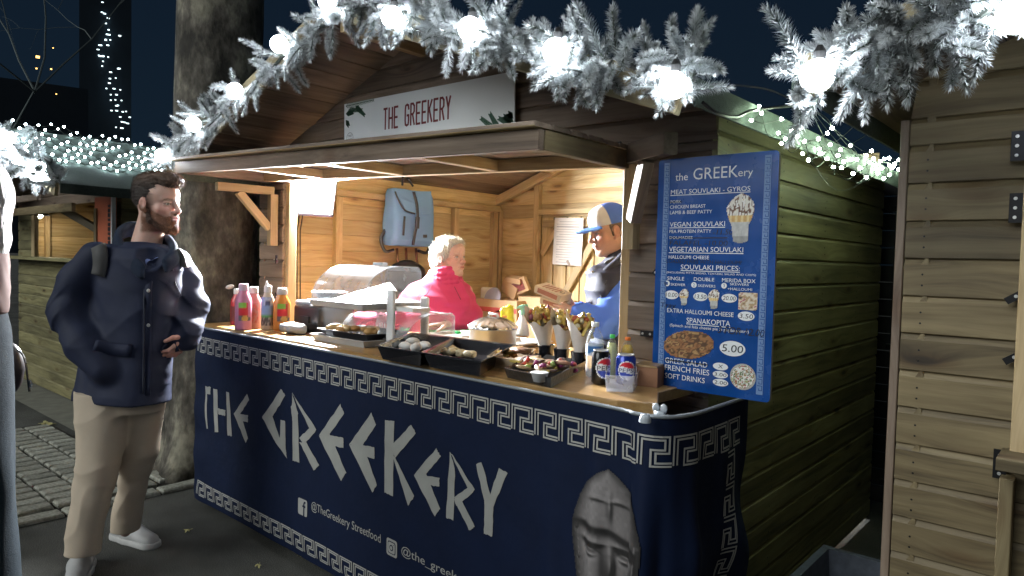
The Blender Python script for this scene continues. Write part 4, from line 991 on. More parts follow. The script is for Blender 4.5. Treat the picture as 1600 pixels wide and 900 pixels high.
def garland(label, path, bulbs, n, seed, hang=.25, rb=.040, big=1.0, energy=None):
    random.seed(seed); path = [Vector(p) for p in path]; g_ = thing('garland', label, 'garland', path[len(path)//2], 'snowy garlands with globe bulbs on the hut gables')
    pts = spline(path, 12); mb = MB().tube([p+Vector((0, 0, .01*math.sin(i*.9))) for i, p in enumerate(pts)], .008, 5); mb.build('wire', WIRE, g_)
    for b in bulbs:
        b = Vector(b); bo = MB().ico(b, rb, 3).build('bulb', BULB, g_, True)
        MB().lathe(b+Vector((0, .01, rb*.9)), [(.012, 0), (.014, .02), (.006, .035)], 10, caps=True).build('socket', CAPM, g_)
    for i in range(n):
        t = random.random() if i > n*.8 else (i+.5)/(n*.8); q = t*(len(pts)-1); k = min(int(q), len(pts)-2); p = pts[k].lerp(pts[k+1], q-k); tan = (pts[k+1]-pts[k]).normalized()
        a_ = random.uniform(0, 2*PI); up = random.random(); side = Vector((0, -1, 0))
        d = Vector((random.uniform(-.8, .8), random.uniform(-1.0, .25), random.uniform(-.75, .85))).normalized()
        if random.random() < hang*.6: d = Vector((random.uniform(-.3, .3), -.25, -1)).normalized()
        p = p+Vector((random.uniform(-.03, .03), random.uniform(-.03, .04), random.uniform(-.045, .05)))
        o = bpy.data.objects.new('sprig', random.choice(SPR)); COL.objects.link(o); sc = random.uniform(.66, 1.0)*big
        R = basis(d, Vector((random.uniform(-1, 1), random.uniform(-1, 1), 1))).to_4x4(); M = Matrix.Translation(p) @ R @ Matrix.Scale(sc, 4)
        # keep the globes uncovered towards the front
        tip = M @ Vector((.1, 0, 0))
        if any(((tip-Vector(b)).length < .07 or (p-Vector(b)).length < .05) and tip.y < b[1]+.03 for b in bulbs): M = Matrix.Translation(p+Vector((0, .07, .02))) @ basis(Vector((d.x, .2, abs(d.z)+.3)), ZZ).to_4x4() @ Matrix.Scale(sc, 4)
        place(o, g_, M)
    return g_
gy_ = 1.635
gp = lambda x, y, yy_=gy_: at(x, y, 'Y', yy_)
bl = [gp(253, 243, 1.57), gp(302, 194, 1.57), gp(367, 142, 1.57), gp(436, 69, 1.57), gp(512, 2, 1.57), gp(612, 26, 1.55), gp(734, 45, 1.54), gp(868, 80, 1.54), gp(1052, 133, 1.56)]
garland('long snowy fir garland with eight globe bulbs along the middle gable',
        [gp(262, 250), gp(300, 205), gp(360, 165), gp(440, 92), gp(520, 30), gp(575, 5), gp(640, 25), gp(730, 45), gp(820, 78), gp(900, 92), gp(960, 118)], bl[:8], 290, 4, rb=.036)
garland('short snowy garland tuft with one round bulb at the right end of the middle gable', [gp(1005, 108), gp(1035, 114), gp(1060, 114), gp(1080, 118)], bl[8:], 44, 8, rb=.034, big=.85)
g3 = garland('snowy garland rising to the top right corner over the right hut',
        [gp(1262, 140, 1.62), gp(1300, 112, 1.62), gp(1380, 75, 1.62), gp(1460, 45, 1.62), gp(1540, 12, 1.62), gp(1640, -30, 1.62)], [gp(1277, 118, 1.58), gp(1590, 22, 1.60)], 120, 15, hang=.4, rb=.036, big=.92)
yl = 1.68
garland('blurry snowy garland with three bulbs at the left edge on the far left hut', [at(-90, 140, 'Y', yl), at(-20, 195, 'Y', yl), at(30, 240, 'Y', yl), at(90, 280, 'Y', yl)],
        [at(8, 219, 'Y', yl-.05), at(30, 243, 'Y', yl-.05), at(60, 269, 'Y', yl-.05)], 90, 9, rb=.075, big=1.8)

# ================================================================ fairy lights
LED = emit('fairy_led', (.78, 1.0, .72), 95); LEDB = emit('net_led', (.74, .95, 1.0), 28)
random.seed(21)
fl = thing('fairy_lights', 'tangle of warm green white fairy lights along the eave between the two right huts', 'string lights', (-.85, 3, 1.95))
pts2 = [(1186, 166), (1190, 177), (1174, 188), (1221, 186), (1251, 200), (1216, 208), (1237, 205), (1227, 217), (1221, 224), (1293, 208), (1257, 221), (1279, 217), (1297, 226), (1342, 190), (1366, 203), (1280, 233), (1284, 240), (1254, 240), (1263, 250), (1292, 248), (1309, 243), (1313, 234), (1329, 227), (1329, 249), (1318, 253), (1302, 261), (1315, 262), (1339, 249), (1353, 243), (1362, 236), (1344, 263), (1333, 271), (1354, 277), (1359, 254), (1368, 258), (1369, 265), (1378, 263), (1382, 248), (1389, 247), (1395, 262), (1404, 250), (1404, 265), (1390, 273), (1381, 279), (1390, 259), (1260, 162), (1300, 200), (1398, 256), (1372, 270), (1245, 214), (1365, 248), (1375, 252)]
lp = []
for i, (x, y) in enumerate(pts2):
    t = (x-1170)/240; X_ = -.84+.16*min(1, max(0, (240-y)/60))*t+random.uniform(-.02, .02)
    c_ = at(x, y, 'X', X_) ; lp.append(c_); MB().ico(c_, .0052+.0030*t, 1).build('led', LED, fl)
mb = MB()
for i in range(len(lp)-1):
    a_, b_ = lp[i], lp[i+1]
    if (a_-b_).length > 1.6: continue
    m_ = (a_+b_)/2+Vector((random.uniform(-.03, .03), 0, -random.uniform(.02, .12)*(a_-b_).length)); mb.tube(spline([a_, m_, b_], 5), .0014, 3)
for i in range(0, len(lp)-6, 5): mb.tube(spline([lp[i], (lp[i]+lp[i+5])/2+Vector((0, 0, -.05)), lp[i+5]], 6), .0014, 3)
mb.tube(spline([at(1140, 132, 'X', -.83), at(1200, 140, 'X', -.7), at(1262, 162, 'X', -.62), at(1300, 130, 'X', -.6)], 8), .002, 4)
mb.build('wire', WIRE, fl)
cb = thing('power_cable', 'black power cable drooping from the right garland end along the roof edge', 'cable', at(1120, 175, 'Y', 1.75))
MB().tube(spline([at(1098, 160, 'Y', 1.72), at(1120, 176, 'Y', 1.78), at(1150, 182, 'X', -.84), at(1178, 172, 'X', -.83), at(1240, 165, 'X', -.8)], 8), .005, 6).build('cable', IRON, cb)
nl = thing('net_lights', 'even net of cool white lights spread over the roof of the far left hut', 'string lights', (-6.9, 3, 2.2))
cl_ = []
for r_ in range(8):
    n_ = 13; row = []
    for k in range(n_):
        u_ = (k+.15*r_)/12; x = 20+(240)*u_+6*math.sin(r_*2.1)+r_*2.4; y = 188+r_*8.6+u_*(42-r_*2.6)+random.uniform(-2, 2)+4*math.sin(k*1.3+r_)
        if x > 268 or x < 10: continue
        d_ = ray(x, y); den = d_[2]+RS*d_[0]; t = (RZ+.03-CH+RS*(-2.5-5.17))/den if abs(den) > 1e-6 else 9
        P = Vector(CP+d_*t) if 4 < t < 30 else Vector(CP+d_*8.0)
        row.append(P); MB().ico(P, .012, 1).build('led', LEDB, nl)
    cl_.append(row)
mb = MB()
for row in cl_:
    for a_, b_ in zip(row[:-1], row[1:]): mb.tube([a_, (a_+b_)/2-Vector((0, 0, .02)), b_], .004, 3)
mb.build('wire', WIRE, nl)

# ================================================================ floodlight and cables
LP = Vector((-3.66, 2.44, 1.80)); LP = at(494, 308, 'X', -3.69)
fd = thing('floodlight', 'blazing white floodlight with black ribbed housing on the left inner wall', 'lamp', LP)
fn_ = (Vector((-1.6, 2.0, 1.25))-LP).normalized(); Rf = basis(fn_, ZZ)
MB().box(LP-fn_*.03, (.05, .25, .24), Rf).build('housing', BLACK, fd)
for k in range(9): MB().box(LP-fn_*.065+Rf@Vector((0, -.07+k*.0175, 0)), (.03, .004, .17), Rf).build('fin', BLACK, fd)
MB().box(LP+fn_*.001, (.012, .22, .20), Rf).build('lens', emit('flood_panel', (.93, .96, 1.0), 70), fd)
mb = MB(); mb.tube([LP+Rf@Vector((-.03, -.10, 0)), LP+Rf@Vector((-.03, -.10, .13)), LP+Rf@Vector((-.03, .10, .13)), LP+Rf@Vector((-.03, .10, 0))], .006, 6); mb.build('yoke', BLACK, fd)
al = bpy.data.lights.new('flood_beam', 'AREA'); al.shape = 'RECTANGLE'; al.size = .2; al.size_y = .2; al.energy = 250; al.color = (.95, .97, 1.0)
ao = bpy.data.objects.new('flood_beam', al); COL.objects.link(ao); ao.matrix_world = Matrix.Translation(LP+fn_*.012) @ (-fn_).to_track_quat('Z', 'Y').to_matrix().to_4x4()
cbl = thing('lamp_cable', 'pair of thin black cables hanging below the floodlight down the left wall', 'cable', at(468, 400, 'X', -3.88))
for px in (464, 469): MB().tube([at(px+4, 335, 'X', -3.86), at(px, 360, 'X', -3.87), at(px, 470, 'X', -3.87)], .004, 5).build('cable', IRON, cbl)
# warm lamp of the far left hut
l2_ = thing('hanging_lamp', 'small black lamp shade lit inside the far left hut', 'lamp', at(62, 330, 'X', -8.6))
c_ = at(62, 334, 'X', -8.6); MB().lathe(c_, [(.10, -.02), (.07, .01), (.025, .03), (.015, .04)], 18, caps=False).build('shade', BLACK, l2_)
MB().ico(c_-Vector((0, 0, .02)), .028, 2).build('bulb', emit('warm_bulb', (1, .86, .62), 150), l2_); MB().tube([c_+Vector((0, 0, .06)), c_+Vector((.02, 0, .5))], .008, 5).build('cord', IRON, l2_)
o = thing('orange_sign', 'orange poster board with vertical dark lettering right of the far left hut hatch', 'sign', at(163, 340, 'Y', 2.12))
a_, b_ = at(149, 309, 'Y', 2.13), at(179, 395, 'Y', 2.13); ORG = mat('orange_board', (.50, .13, .06), .5, var=.15, sc=8)
MB().box(((a_.x+b_.x)/2, 2.135, (a_.z+b_.z)/2), (b_.x-a_.x, .02, a_.z-b_.z)).build('panel', ORG, o)
MB().box((b_.x, 2.12, (a_.z+b_.z)/2), (.02, .03, a_.z-b_.z)).build('edge_strip', WHITEP, o)
mb = MB()
for k in range(9): mb.box((b_.x-.10, 2.122, a_.z-.08-k*.038), (.05, .002, .02+.006*(k % 3)))
mb.build('lettering', INK, o)
# ================================================================ people
class Fig:
    def __init__(s, D0): s.D = D0; s.m = D0/FPX
    def J(s, x, y, b=0): return dep(x, y, s.D-b)
    def loft(s, f, rows, ang=0, k=.02, pw=2.2, mode='add'):   # rows: (y px, centre px, half width px, depth radius m, towards camera m)
        zs, cs, rs = [], [], []
        for y, x, hw, dr, b in rows: p = s.J(x, y, b); zs.append(p.z); cs.append((p.x, p.y)); rs.append((hw*s.m, dr))
        f.loft(zs, cs, rs, math.atan2(RH.y, RH.x)+ang, k, mode, pw)
def obj(name, f, mt, parent, cols=None, smooth=True):
    V, Q = f.mesh() if isinstance(f, SDF) else f
    return meshobj(name, V, Q, mt, parent, smooth=smooth, cols=cols)
def sstep(a, b, x): t = np.clip((x-a)/(b-a), 0, 1); return t*t*(3-2*t)
def head(c, fwd, up=ZZ, s=1.0, tone=(.62, .36, .27), old=0, brow=(.06, .035, .025), iris=(.05, .04, .03), jaw=1.0, beard=0, neckto=None, nr=.056):
    R = basis(fwd, up); Rn = np.array(R); c = Vector(c); P = lambda x, y, z: c+R@(Vector((x, y, z))*s)
    f = SDF(np.array(c)-.20*s, np.array(c)+.20*s, .0027)
    E = lambda p, r, k=.02, mode='add': f.ell(P(*p), [a*s for a in r], Rn, k, mode)
    Cn = lambda a, b, r0, r1, k=.015, mode='add': f.cone(P(*a), P(*b), r0*s, r1*s, k, mode)
    E((-.012, 0, .045), (.098, .076, .085)); E((.030, 0, -.02), (.060, .056, .085)); E((.045, 0, .055), (.050, .060, .050))
    for y in (-1, 1):
        Cn((0, y*.048*jaw, -.050), (.066, y*.018*jaw, -.090), .021, .019, .025); Cn((.055, y*.044, -.016), (.070, y*.030, -.022), .017, .015, .02)
        Cn((.080, y*.014, .031), (.068, y*.044, .028), .009, .008, .012)
    E((.078, 0, -.089), (.018, .020, .016), .015)
    for y in (-1, 1): f.ell(P(.099, y*.031, .008), [.016*s, .017*s, .011*s], Rn, .012, 'cut')
    for y in (-1, 1): E((.073, y*.031, .008), (.0135, .0145, .0125), .003); Cn((.086, y*.019, .0145), (.078, y*.044, .0135), .0035, .0035, .004); Cn((.083, y*.020, .001), (.076, y*.043, .002), .003, .003, .004)
    Cn((.088, 0, .024), (.112, 0, -.018), .0085, .0105, .012); E((.113, 0, -.022), (.010, .011, .009), .008)
    for y in (-1, 1): E((.101, y*.013, -.026), (.010, .007, .0075), .006)
    E((.086, 0, -.052), (.015, .028, .020), .015)
    Cn((.097, -.016, -.047), (.097, .016, -.047), .0050, .0050, .006); Cn((.095, -.014, -.059), (.095, .014, -.059), .0062, .0062, .006)
    for y in (-1, 1): Cn((.103, 0, -.0532), (.092, y*.023, -.0545), .0016, .0012, .003, 'cut')
    for y in (-1, 1):
        E((-.006, y*.079, .002), (.019, .007, .031), .006); f.ell(P(-.002, y*.087, .004), [.010*s, .006*s, .018*s], Rn, .004, 'cut'); Cn((.006, y*.074, -.028), (.002, y*.078, -.018), .007, .006, .005)
    nk = P(-.035, 0, -.15) if neckto is None else Vector(neckto)
    f.cone(P(-.018, 0, -.04), nk, nr*s, nr*1.08*s, .03)
    if old:
        Lx = lambda X, Y, Z: None
        f.warp(lambda X, Y, Z: .0013*old*np.sin(fbm(X, Y, Z, 90, 4)*5))
        for y in (-1, 1): Cn((.100, y*.020, -.030), (.086, y*.032, -.058), .002, .002, .006, 'cut')
    V, Q = f.mesh(); L = (V-np.array(c))@Rn/s; x, y, z = L.T; ay = np.abs(y)
    col = np.tile(np.array(tone), (len(V), 1))
    red = np.exp(-(((ay-.045)/.022)**2+((z+.02)/.025)**2))*(x > .03)*.5+np.exp(-((y/.016)**2+((z+.02)/.014)**2))*(x > .09)*.6+(ay > .074)*.5
    col = col*(1-red[:, None]*np.array([.05, .38, .40]))
    def blend(mask, cc): nonlocal col; m_ = np.clip(mask, 0, 1)[:, None]; col = col*(1-m_)+np.array(cc)*m_
    blend(.85*(x > .082)*np.exp(-((ay/.022)**4+((z+.053)/.0095)**4)), (tone[0]*.80, tone[1]*.42, tone[2]*.45)); blend((x > .085)*np.exp(-((ay/.022)**4+((z+.0535)/.0016)**2)), (.12, .03, .03))
    brn = fbm(V[:, 0], V[:, 1], V[:, 2], 700, 3, 2)*.3
    blend((x > .055)*(1 if not old else .35)*np.exp(-(((z-.029-.10*(ay-.025)*(ay < .03)+.25*np.clip(ay-.034, 0, 1))/.0045)**2))*sstep(.010, .015, ay)*sstep(.052, .044, ay)*(.9+brn), brow)
    ex = (x > .072); e_ = np.sqrt(((ay-.031)/.0125)**2+((z-.0078)/.0062)**2); blend(ex*sstep(1.05, .9, e_), (.62, .58, .55))
    blend(ex*(e_ < 1)*sstep(.0062, .005, np.abs(ay-.031)), iris); blend(ex*sstep(.75, 1.0, e_)*sstep(1.35, 1.1, e_)*(z > .006), (tone[0]*.25, tone[1]*.22, tone[2]*.2))
    if beard:
        bm_ = sstep(.004, -.010, z+.005+.52*x)*(1-.9*np.exp(-((ay/.020)**4+((z+.054)/.008)**4))*(x > .08))*sstep(-.035, -.015, x)*sstep(-.125, -.108, z-.10*np.clip(x, -.05, .1)); bm_ = bm_*(1-sstep(.055, .095, x)*(z > -.036)*(1-np.exp(-((z+.038)/.006)**2)))
        blend(np.clip(bm_*(1.0+brn), 0, .92), beard)
        st = sstep(.03, .0, x-.02*(z > 0))*(z > -.03)*(z < .05)*(x > -.02)*.5; blend(st*(ay > .05)*(ay < .0745), (.10, .07, .055))
    return V, Q, col, P, Rn
def hand(f, w, d, n, side, curl=.5, s=1.0, spread=.06, thumb=(.6, .7, .3), curls=None):
    w, d, n, side = Vector(w), Vector(d).normalized(), Vector(n), Vector(side); n = (n-d*n.dot(d)).normalized(); side = (side-d*side.dot(d)-n*side.dot(n)).normalized()
    offs = (.030, .010, -.010, -.029); Ls = (.070, .079, .073, .058)
    f.cone(w-d*.02, w+d*.03, .026*s, .024*s, .012, fl=(n, .72))
    for i, (o_, L) in enumerate(zip(offs, Ls)):
        kn = w+(d*.088+side*o_-d*abs(o_-.005)*.25)*s; f.cone(w+side*o_*.45*s+d*.02, kn, .014*s, .0108*s, .010)
        p = kn; a_ = 0; cu = curls[i] if curls else curl; dd0 = (d+side*o_*spread*20).normalized()
        for j, (fr, rr_, ca) in enumerate(((.45, .0098, .55), (.31, .0088, .8), (.24, .0078, .6))):
            a_ += cu*ca; dd = dd0*math.cos(a_)+n*math.sin(a_); q = p+dd*L*fr*s; f.cone(p, q, rr_*s, (rr_-.0008)*s, .003); p = q
    t0 = w+(d*.030+side*.026)*s; t1 = t0+(d*thumb[0]+side*thumb[1]+n*thumb[2]).normalized()*.042*s; t2 = t1+(d*(thumb[0]+.3)+side*thumb[1]*.3+n*(thumb[2]+.2)).normalized()*.034*s
    f.cone(w+side*.012*s+d*.01, t0, .015*s, .0135*s, .012); f.cone(t0, t1, .0130*s, .0108*s, .006); f.cone(t1, t2, .0105*s, .0085*s, .004)
def hairwarp(f, dirs, amp=.004, fr=260, seed=1):
    d = Vector(dirs).normalized(); u_ = d.orthogonal().normalized(); v_ = d.cross(u_)
    def w_(X, Y, Z):
        a = X*u_.x+Y*u_.y+Z*u_.z; b = X*v_.x+Y*v_.y+Z*v_.z; n_ = fbm(X, Y, Z, 22, seed, 2)
        return amp*(np.sin(a*fr+4*n_)*np.cos(b*fr*.8+3*n_)*.7+.8*n_)
    f.warp(w_)
HAIR = mat('hair', rough=.5, var=.5, sc=160, attr=True, bump=.8, bsc=500, bd=.003)
def cloth(name, col, rough=.85, bump=.25, bsc=700, var=.15):
    return mat(name, col, rough, var=var, sc=12, bump=bump, bsc=bsc, bd=.0015)

# ---------------------------------------------------------------- bearded man
F1 = Fig(3.15); J = F1.J; ta = -.30                                  # torso turned towards the stall
man = thing('person', 'bearded man in navy waxed jacket and beige trousers standing left of the stall', 'person', (J(180, 700).x, J(180, 700).y, 0))
hc = J(246, 322, .0); hf = (RH*.96+TC*.28-ZZ*.02)
V, Q, C1, P1, R1 = head(hc, hf, ZZ, 1.02, (.74, .47, .38), beard=(.20, .085, .045), jaw=1.05, neckto=J(226, 392, -.01), nr=.058)
fb = SDF((-4.1, .5, -.0), (-2.9, 1.9, 1.62), .010)
F1.loft(fb, [(385, 218, 40, .07, 0), (400, 215, 58, .09, 0), (450, 210, 58, .10, 0), (540, 200, 50, .09, 0), (600, 192, 54, .10, 0), (640, 190, 50, .09, 0)], ta)
for a_, b_, r0, r1 in (((150, 400, .05), (112, 480, .05), .045, .038), ((112, 480, .05), (158, 568, .12), .036, .028), ((282, 408, -.10), (300, 478, -.10), .045, .038), ((300, 478, -.10), (288, 522, .0), .036, .028),
                       ((165, 620, .05), (158, 720, .12), .060, .045), ((158, 720, .12), (128, 848, .14), .040, .024), ((218, 620, -.04), (214, 720, -.04), .060, .040), ((214, 720, -.06), (196, 830, -.13), .036, .026),
                       ):
    fb.cone(J(*a_), J(*b_), r0, r1, .03)
Vb, Qb = fb.mesh()
fh = SDF(np.array(J(285, 535, .0))-.15, np.array(J(285, 535, .0))+.15, .003)
hand(fh, J(294, 522, .0), (J(272, 552, .05)-J(294, 522, .0)), -RH, TC*.4+RH*.2+ZZ, .7, 1.0); Vh, Qh = fh.mesh()
Vt, Qt = join([(V, Q), (Vb, Qb), (Vh, Qh)]); sk = np.array((.74, .47, .38)); Ct = np.concatenate([C1, np.tile(sk, (len(Vb), 1)), np.tile(sk*np.array([1, .85, .85]), (len(Vh), 1))])
meshobj('body', Vt, Qt, SKIN, man, smooth=True, cols=Ct)
# hair: short sides, swept quiff
fx = SDF(np.array(hc)-.2, np.array(hc)+.2, .003); e1_ = lambda p, r, k=.02, mode='add': fx.ell(P1(*p), r, R1, k, mode)
e1_((-.018, 0, .052), (.101, .081, .086)); e1_((.030, .005, .118), (.085, .062, .035), .025); e1_((.078, .004, .105), (.040, .052, .030), .02); e1_((-.055, 0, .09), (.06, .06, .055), .02)
hairwarp(fx, hf, .0035, 300, 2)
fx.cone(P1(.11, -.06, .040), P1(.11, .06, .040), .045, .045, .008, 'cut'); fx.cone(P1(.06, -.09, .015), P1(.06, .09, .015), .052, .052, .010, 'cut'); fx.cone(P1(.075, -.1, -.05), P1(.075, .1, -.05), .09, .09, .012, 'cut')
fx.ell(P1(.0, -.085, .0), (.026, .02, .034), R1, .006, 'cut'); fx.ell(P1(.0, .085, .0), (.026, .02, .034), R1, .006, 'cut'); fx.ell(P1(-.03, 0, -.10), (.15, .15, .055), R1, .01, 'cut')
Vq, Qq = fx.mesh(); L = (Vq-np.array(hc))@R1; t = sstep(.06, .15, L[:, 2])[:, None]; meshobj('hair', Vq, Qq, HAIR, man, smooth=True, cols=(hcl := np.array((.045, .030, .024))*(1-t)+np.array((.17, .10, .065))*t))
strands('hair_strands', Vq, fx, 5200, .016, .0006, hf*.8-ZZ*.2, HAIR, man, hcl*1.5, 2, .7)
fx = SDF(np.array(hc)-.2, np.array(hc)+.2, .0027)
for y in (-1, 1):
    fx.cone(P1(.008, y*.066, -.020), P1(.016, y*.056, -.062), .009, .014, .012); fx.cone(P1(.016, y*.056, -.062), P1(.074, y*.018, -.104), .014, .019, .012); fx.cone(P1(.098, y*.004, -.037), P1(.088, y*.026, -.052), .0055, .005, .006); fx.cone(P1(.088, y*.026, -.052), P1(.084, y*.018, -.085), .006, .010, .008)
fx.ell(P1(.086, 0, -.096), (.022, .026, .020), R1, .015); fx.ell(P1(.092, 0, -.071), (.010, .014, .006), R1, .006)
fx.warp(lambda X, Y, Z: .0022*fbm(X, Y, Z, 420, 6, 2)+.001*fbm(X, Y, Z, 900, 7, 1)); Vq, Qq = fx.mesh(); L = (Vq-np.array(hc))@R1; t = sstep(.02, .10, L[:, 0])[:, None]
meshobj('beard', Vq, Qq, HAIR, man, smooth=True, cols=(hcl := np.array((.085, .045, .03))*(1-t)+np.array((.27, .12, .06))*t))
strands('beard_strands', Vq, fx, 5200, .009, .0005, hf*.5-ZZ, HAIR, man, hcl*1.4, 3, .8)
# jacket
NJ = mat('waxed_navy', (.019, .026, .060), .70, var=.25, sc=9, bump=.12, bsc=900, spec=.3, bd=.001)
fj = SDF((-4.25, .55, .60), (-2.75, 1.95, 1.66), .0065)
F1.loft(fj, [(380, 220, 34, .080, -.01), (388, 218, 66, .115, 0), (404, 215, 75, .13, .01), (450, 212, 71, .135, .01), (500, 206, 68, .13, .01), (560, 199, 70, .135, .01), (612, 192, 74, .15, .02), (623, 192, 75, .15, .02)], ta, .03, 2.3)
for a_, b_, r0, r1 in (((152, 402, .06), (122, 440, .05), .072, .076), ((122, 440, .05), (107, 488, .06), .076, .080), ((107, 488, .06), (134, 540, .10), .080, .074), ((134, 540, .12), (164, 578, .15), .080, .060),
                       ((277, 408, -.12), (290, 440, -.12), .062, .066), ((290, 440, -.12), (299, 480, -.10), .066, .072), ((299, 480, -.10), (289, 518, -.02), .072, .062), ((289, 518, -.02), (288, 527, .0), .068, .060)):
    fj.cone(J(*a_), J(*b_), r0, r1, .035)
tz = np.array(TC); rz = np.array(RH)
def jw(X, Y, Z):
    a = X*rz[0]+Y*rz[1]-float(np.dot(np.array(J(200, 500)), rz)); ax = np.abs(a)
    arm = sstep(.17, .25, ax); low = sstep(1.32, 1.15, Z)
    n1 = fbm(X, Y, Z, 9, 1, 3); w1 = .0045*np.sin(Z*48+a*22*np.sign(a)+5*n1)*arm*sstep(1.42, 1.25, Z)
    w2 = .0022*np.sin(a*26+Z*14+4.5*n1)*(1-arm)+.0035*n1
    sg = np.sign(a); r1 = (1-np.abs(np.sin(Z*30+sg*a*26+2.2*n1)))**3*arm*sstep(1.5, 1.3, Z); r2 = ridge(X*1.0, Y*1.0, Z*.55, 15, 21, 4)*(1-arm)
    return w1+w2-.005*r1-.005*r2+.0016*fbm(X, Y, Z, 34, 12, 2)
fj.warp(jw)
V0 = F1.J(186, 575, .2); 
fj.cone(J(221, 392, .17), J(221, 386, -.2), .055, .030, .01, 'cut') if False else None
fj.ell(J(234, 390, .15), (.062, .062, .085), None, .012, 'cut')
obj('jacket', fj, NJ, man)
# collar: two leaves round the neck
fc = SDF(np.array(J(226, 375))-.24, np.array(J(226, 375))+.24, .004)
nb = [J(258, 408, .125), J(268, 385, .06), J(262, 366, -.06), J(232, 350, -.13), J(196, 348, -.06), J(182, 365, .05), J(200, 392, .12), J(222, 409, .155)]
nb = [J(240, 420, .12), J(258, 408, .13), J(272, 392, .06), J(264, 374, -.03), J(240, 360, -.10), J(206, 352, -.08), J(186, 364, .0), J(190, 386, .08), J(208, 404, .13), J(222, 418, .155)]
nb2 = spline(nb[1:], 6)
for i in range(len(nb2)-1):
    for dz, rr_ in ((0, .014), (-.022, .013), (-.040, .010)):
        o_ = (nb2[i]-J(225, 375, 0)); o_.z = 0; o_ = o_.normalized()*(-dz*.35); fc.cone(nb2[i]+Vector((0, 0, dz))+o_, nb2[i+1]+Vector((0, 0, dz))+o_, rr_, rr_, .012)
obj('collar', fc, cloth('cord_navy', (.010, .020, .045), .95, .4), man)
fs = SDF(np.array(J(236, 392))-.12, np.array(J(236, 392))+.12, .004)
fs.cone(J(222, 402, .07), J(236, 414, .12), .016, .014, .01); fs.cone(J(236, 414, .12), J(252, 402, .07), .014, .012, .01); obj('shirt', fs, cloth('pale_blue_shirt', (.20, .25, .52)), man)
# placket, flaps, snaps, pocket hem
def skin_pt(px, py, f=fj, D0=2.6, off=.003):          # where the sight line through a pixel meets a modelled body
    t_ = D0
    for _ in range(260):
        p = CP+ray(px, py)*t_; i = ((p-f.lo)/f.h).astype(int)
        if (i >= 0).all() and (i < f.n).all() and f.F[tuple(i)] < .0: break
        t_ += .005
    return Vector(CP+ray(px, py)*(t_-off))
def strip(name, pts, wd, mt, parent, f=fj, th=.004, D0=2.6):
    P_ = [skin_pt(x, y, f, D0) for x, y in pts]; P_ = spline(P_, 4); mb = MB(); loops = []
    for i, p in enumerate(P_):
        d = (P_[min(i+1, len(P_)-1)]-P_[max(i-1, 0)]).normalized(); u_ = d.cross(TC).normalized()*wd/2; n_ = TC*th
        loops.append([p-u_, p-u_*.9+n_, p+u_*.9+n_, p+u_])
    mb.ring(loops); return mb.build(name, mt, parent, True)
NJ2 = mat('navy_trim', (.012, .018, .042), .6, var=.2)
strip('placket', [(237, 412), (232, 450), (231, 500), (231, 560), (230, 618)], .030, NJ, man); strip('zip', [(229, 414), (226, 470), (225, 560), (224, 615)], .006, NJ2, man, th=.007)
strip('throat_tab', [(262, 412), (266, 424)], .035, NJ, man, th=.012); strip('pocket_flap', [(150, 540), (176, 545), (206, 548)], .055, NJ, man, th=.016); strip('chest_pocket', [(273, 440), (283, 462)], .004, NJ2, man, th=.004)
strip('pocket_flap', [(255, 545), (268, 544), (278, 541)], .045, NJ, man, th=.014)
for x, y in ((233, 454), (233, 508), (264, 415), (203, 545)): MB().lathe(skin_pt(x, y)+TC*.006, [(.0001, .004), (.007, .003), (.008, 0)], 12, R=basis(Vector((0, 0, 1)), TC)).build('snap', STEEL, man)
# rucksack straps
rs_ = thing('rucksack', 'dark grey rucksack worn by the bearded man, its shoulder straps showing', 'bag', J(215, 400)); GR = mat('grey_webbing', (.085, .085, .085), .7, var=.2, sc=40, bump=.3, bsc=400)
strip('strap', [(156, 384), (159, 398), (160, 415), (157, 430)], .060, GR, rs_, th=.026); strip('strap', [(276, 392), (283, 402), (287, 418)], .045, GR, rs_, th=.022)
fr_ = SDF(np.array(J(215, 450, -.25))-.3, np.array(J(215, 450, -.25))+.3, .012); F1.loft(fr_, [(395, 215, 50, .08, -.22), (450, 215, 60, .10, -.24), (520, 212, 60, .11, -.24), (560, 210, 55, .09, -.22)], ta, .05, 3); obj('pack', fr_, GR, rs_)
# trousers
TR = mat('beige_chino', (.60, .50, .385), .85, var=.15, sc=10, bump=.2, bsc=900, bd=.001)
ft = SDF((-4.0, .55, .03), (-3.0, 1.85, .98), .006)
F1.loft(ft, [(590, 190, 60, .13, 0), (622, 186, 64, .13, 0.01), (640, 186, 64, .12, .01)], ta*.5, .03)
F1.loft(ft, [(610, 160, 36, .11, .05), (660, 161, 35, .095, .08), (710, 156, 31, .084, .10), (770, 144, 27, .072, .12), (820, 135, 24, .066, .13), (863, 128, 22, .060, .14)], 0, .03)
F1.loft(ft, [(610, 224, 35, .11, -.03), (660, 221, 30, .095, -.04), (710, 217, 26, .082, -.06), (760, 206, 20, .070, -.10), (800, 199, 20, .070, -.13), (828, 195, 20, .066, -.14)], 0, .02)
ft.warp(lambda X, Y, Z: -.007*ridge(X*.6, Y*.6, Z*1.3, 16, 31, 4)+.0028*np.sin(Z*44+9*(X*rz[0]+Y*rz[1])*3+4*fbm(X, Y, Z, 8, 5, 2))*sstep(.75, .40, Z)+.004*fbm(X, Y, Z, 11, 9, 3))
obj('trousers', ft, TR, man)
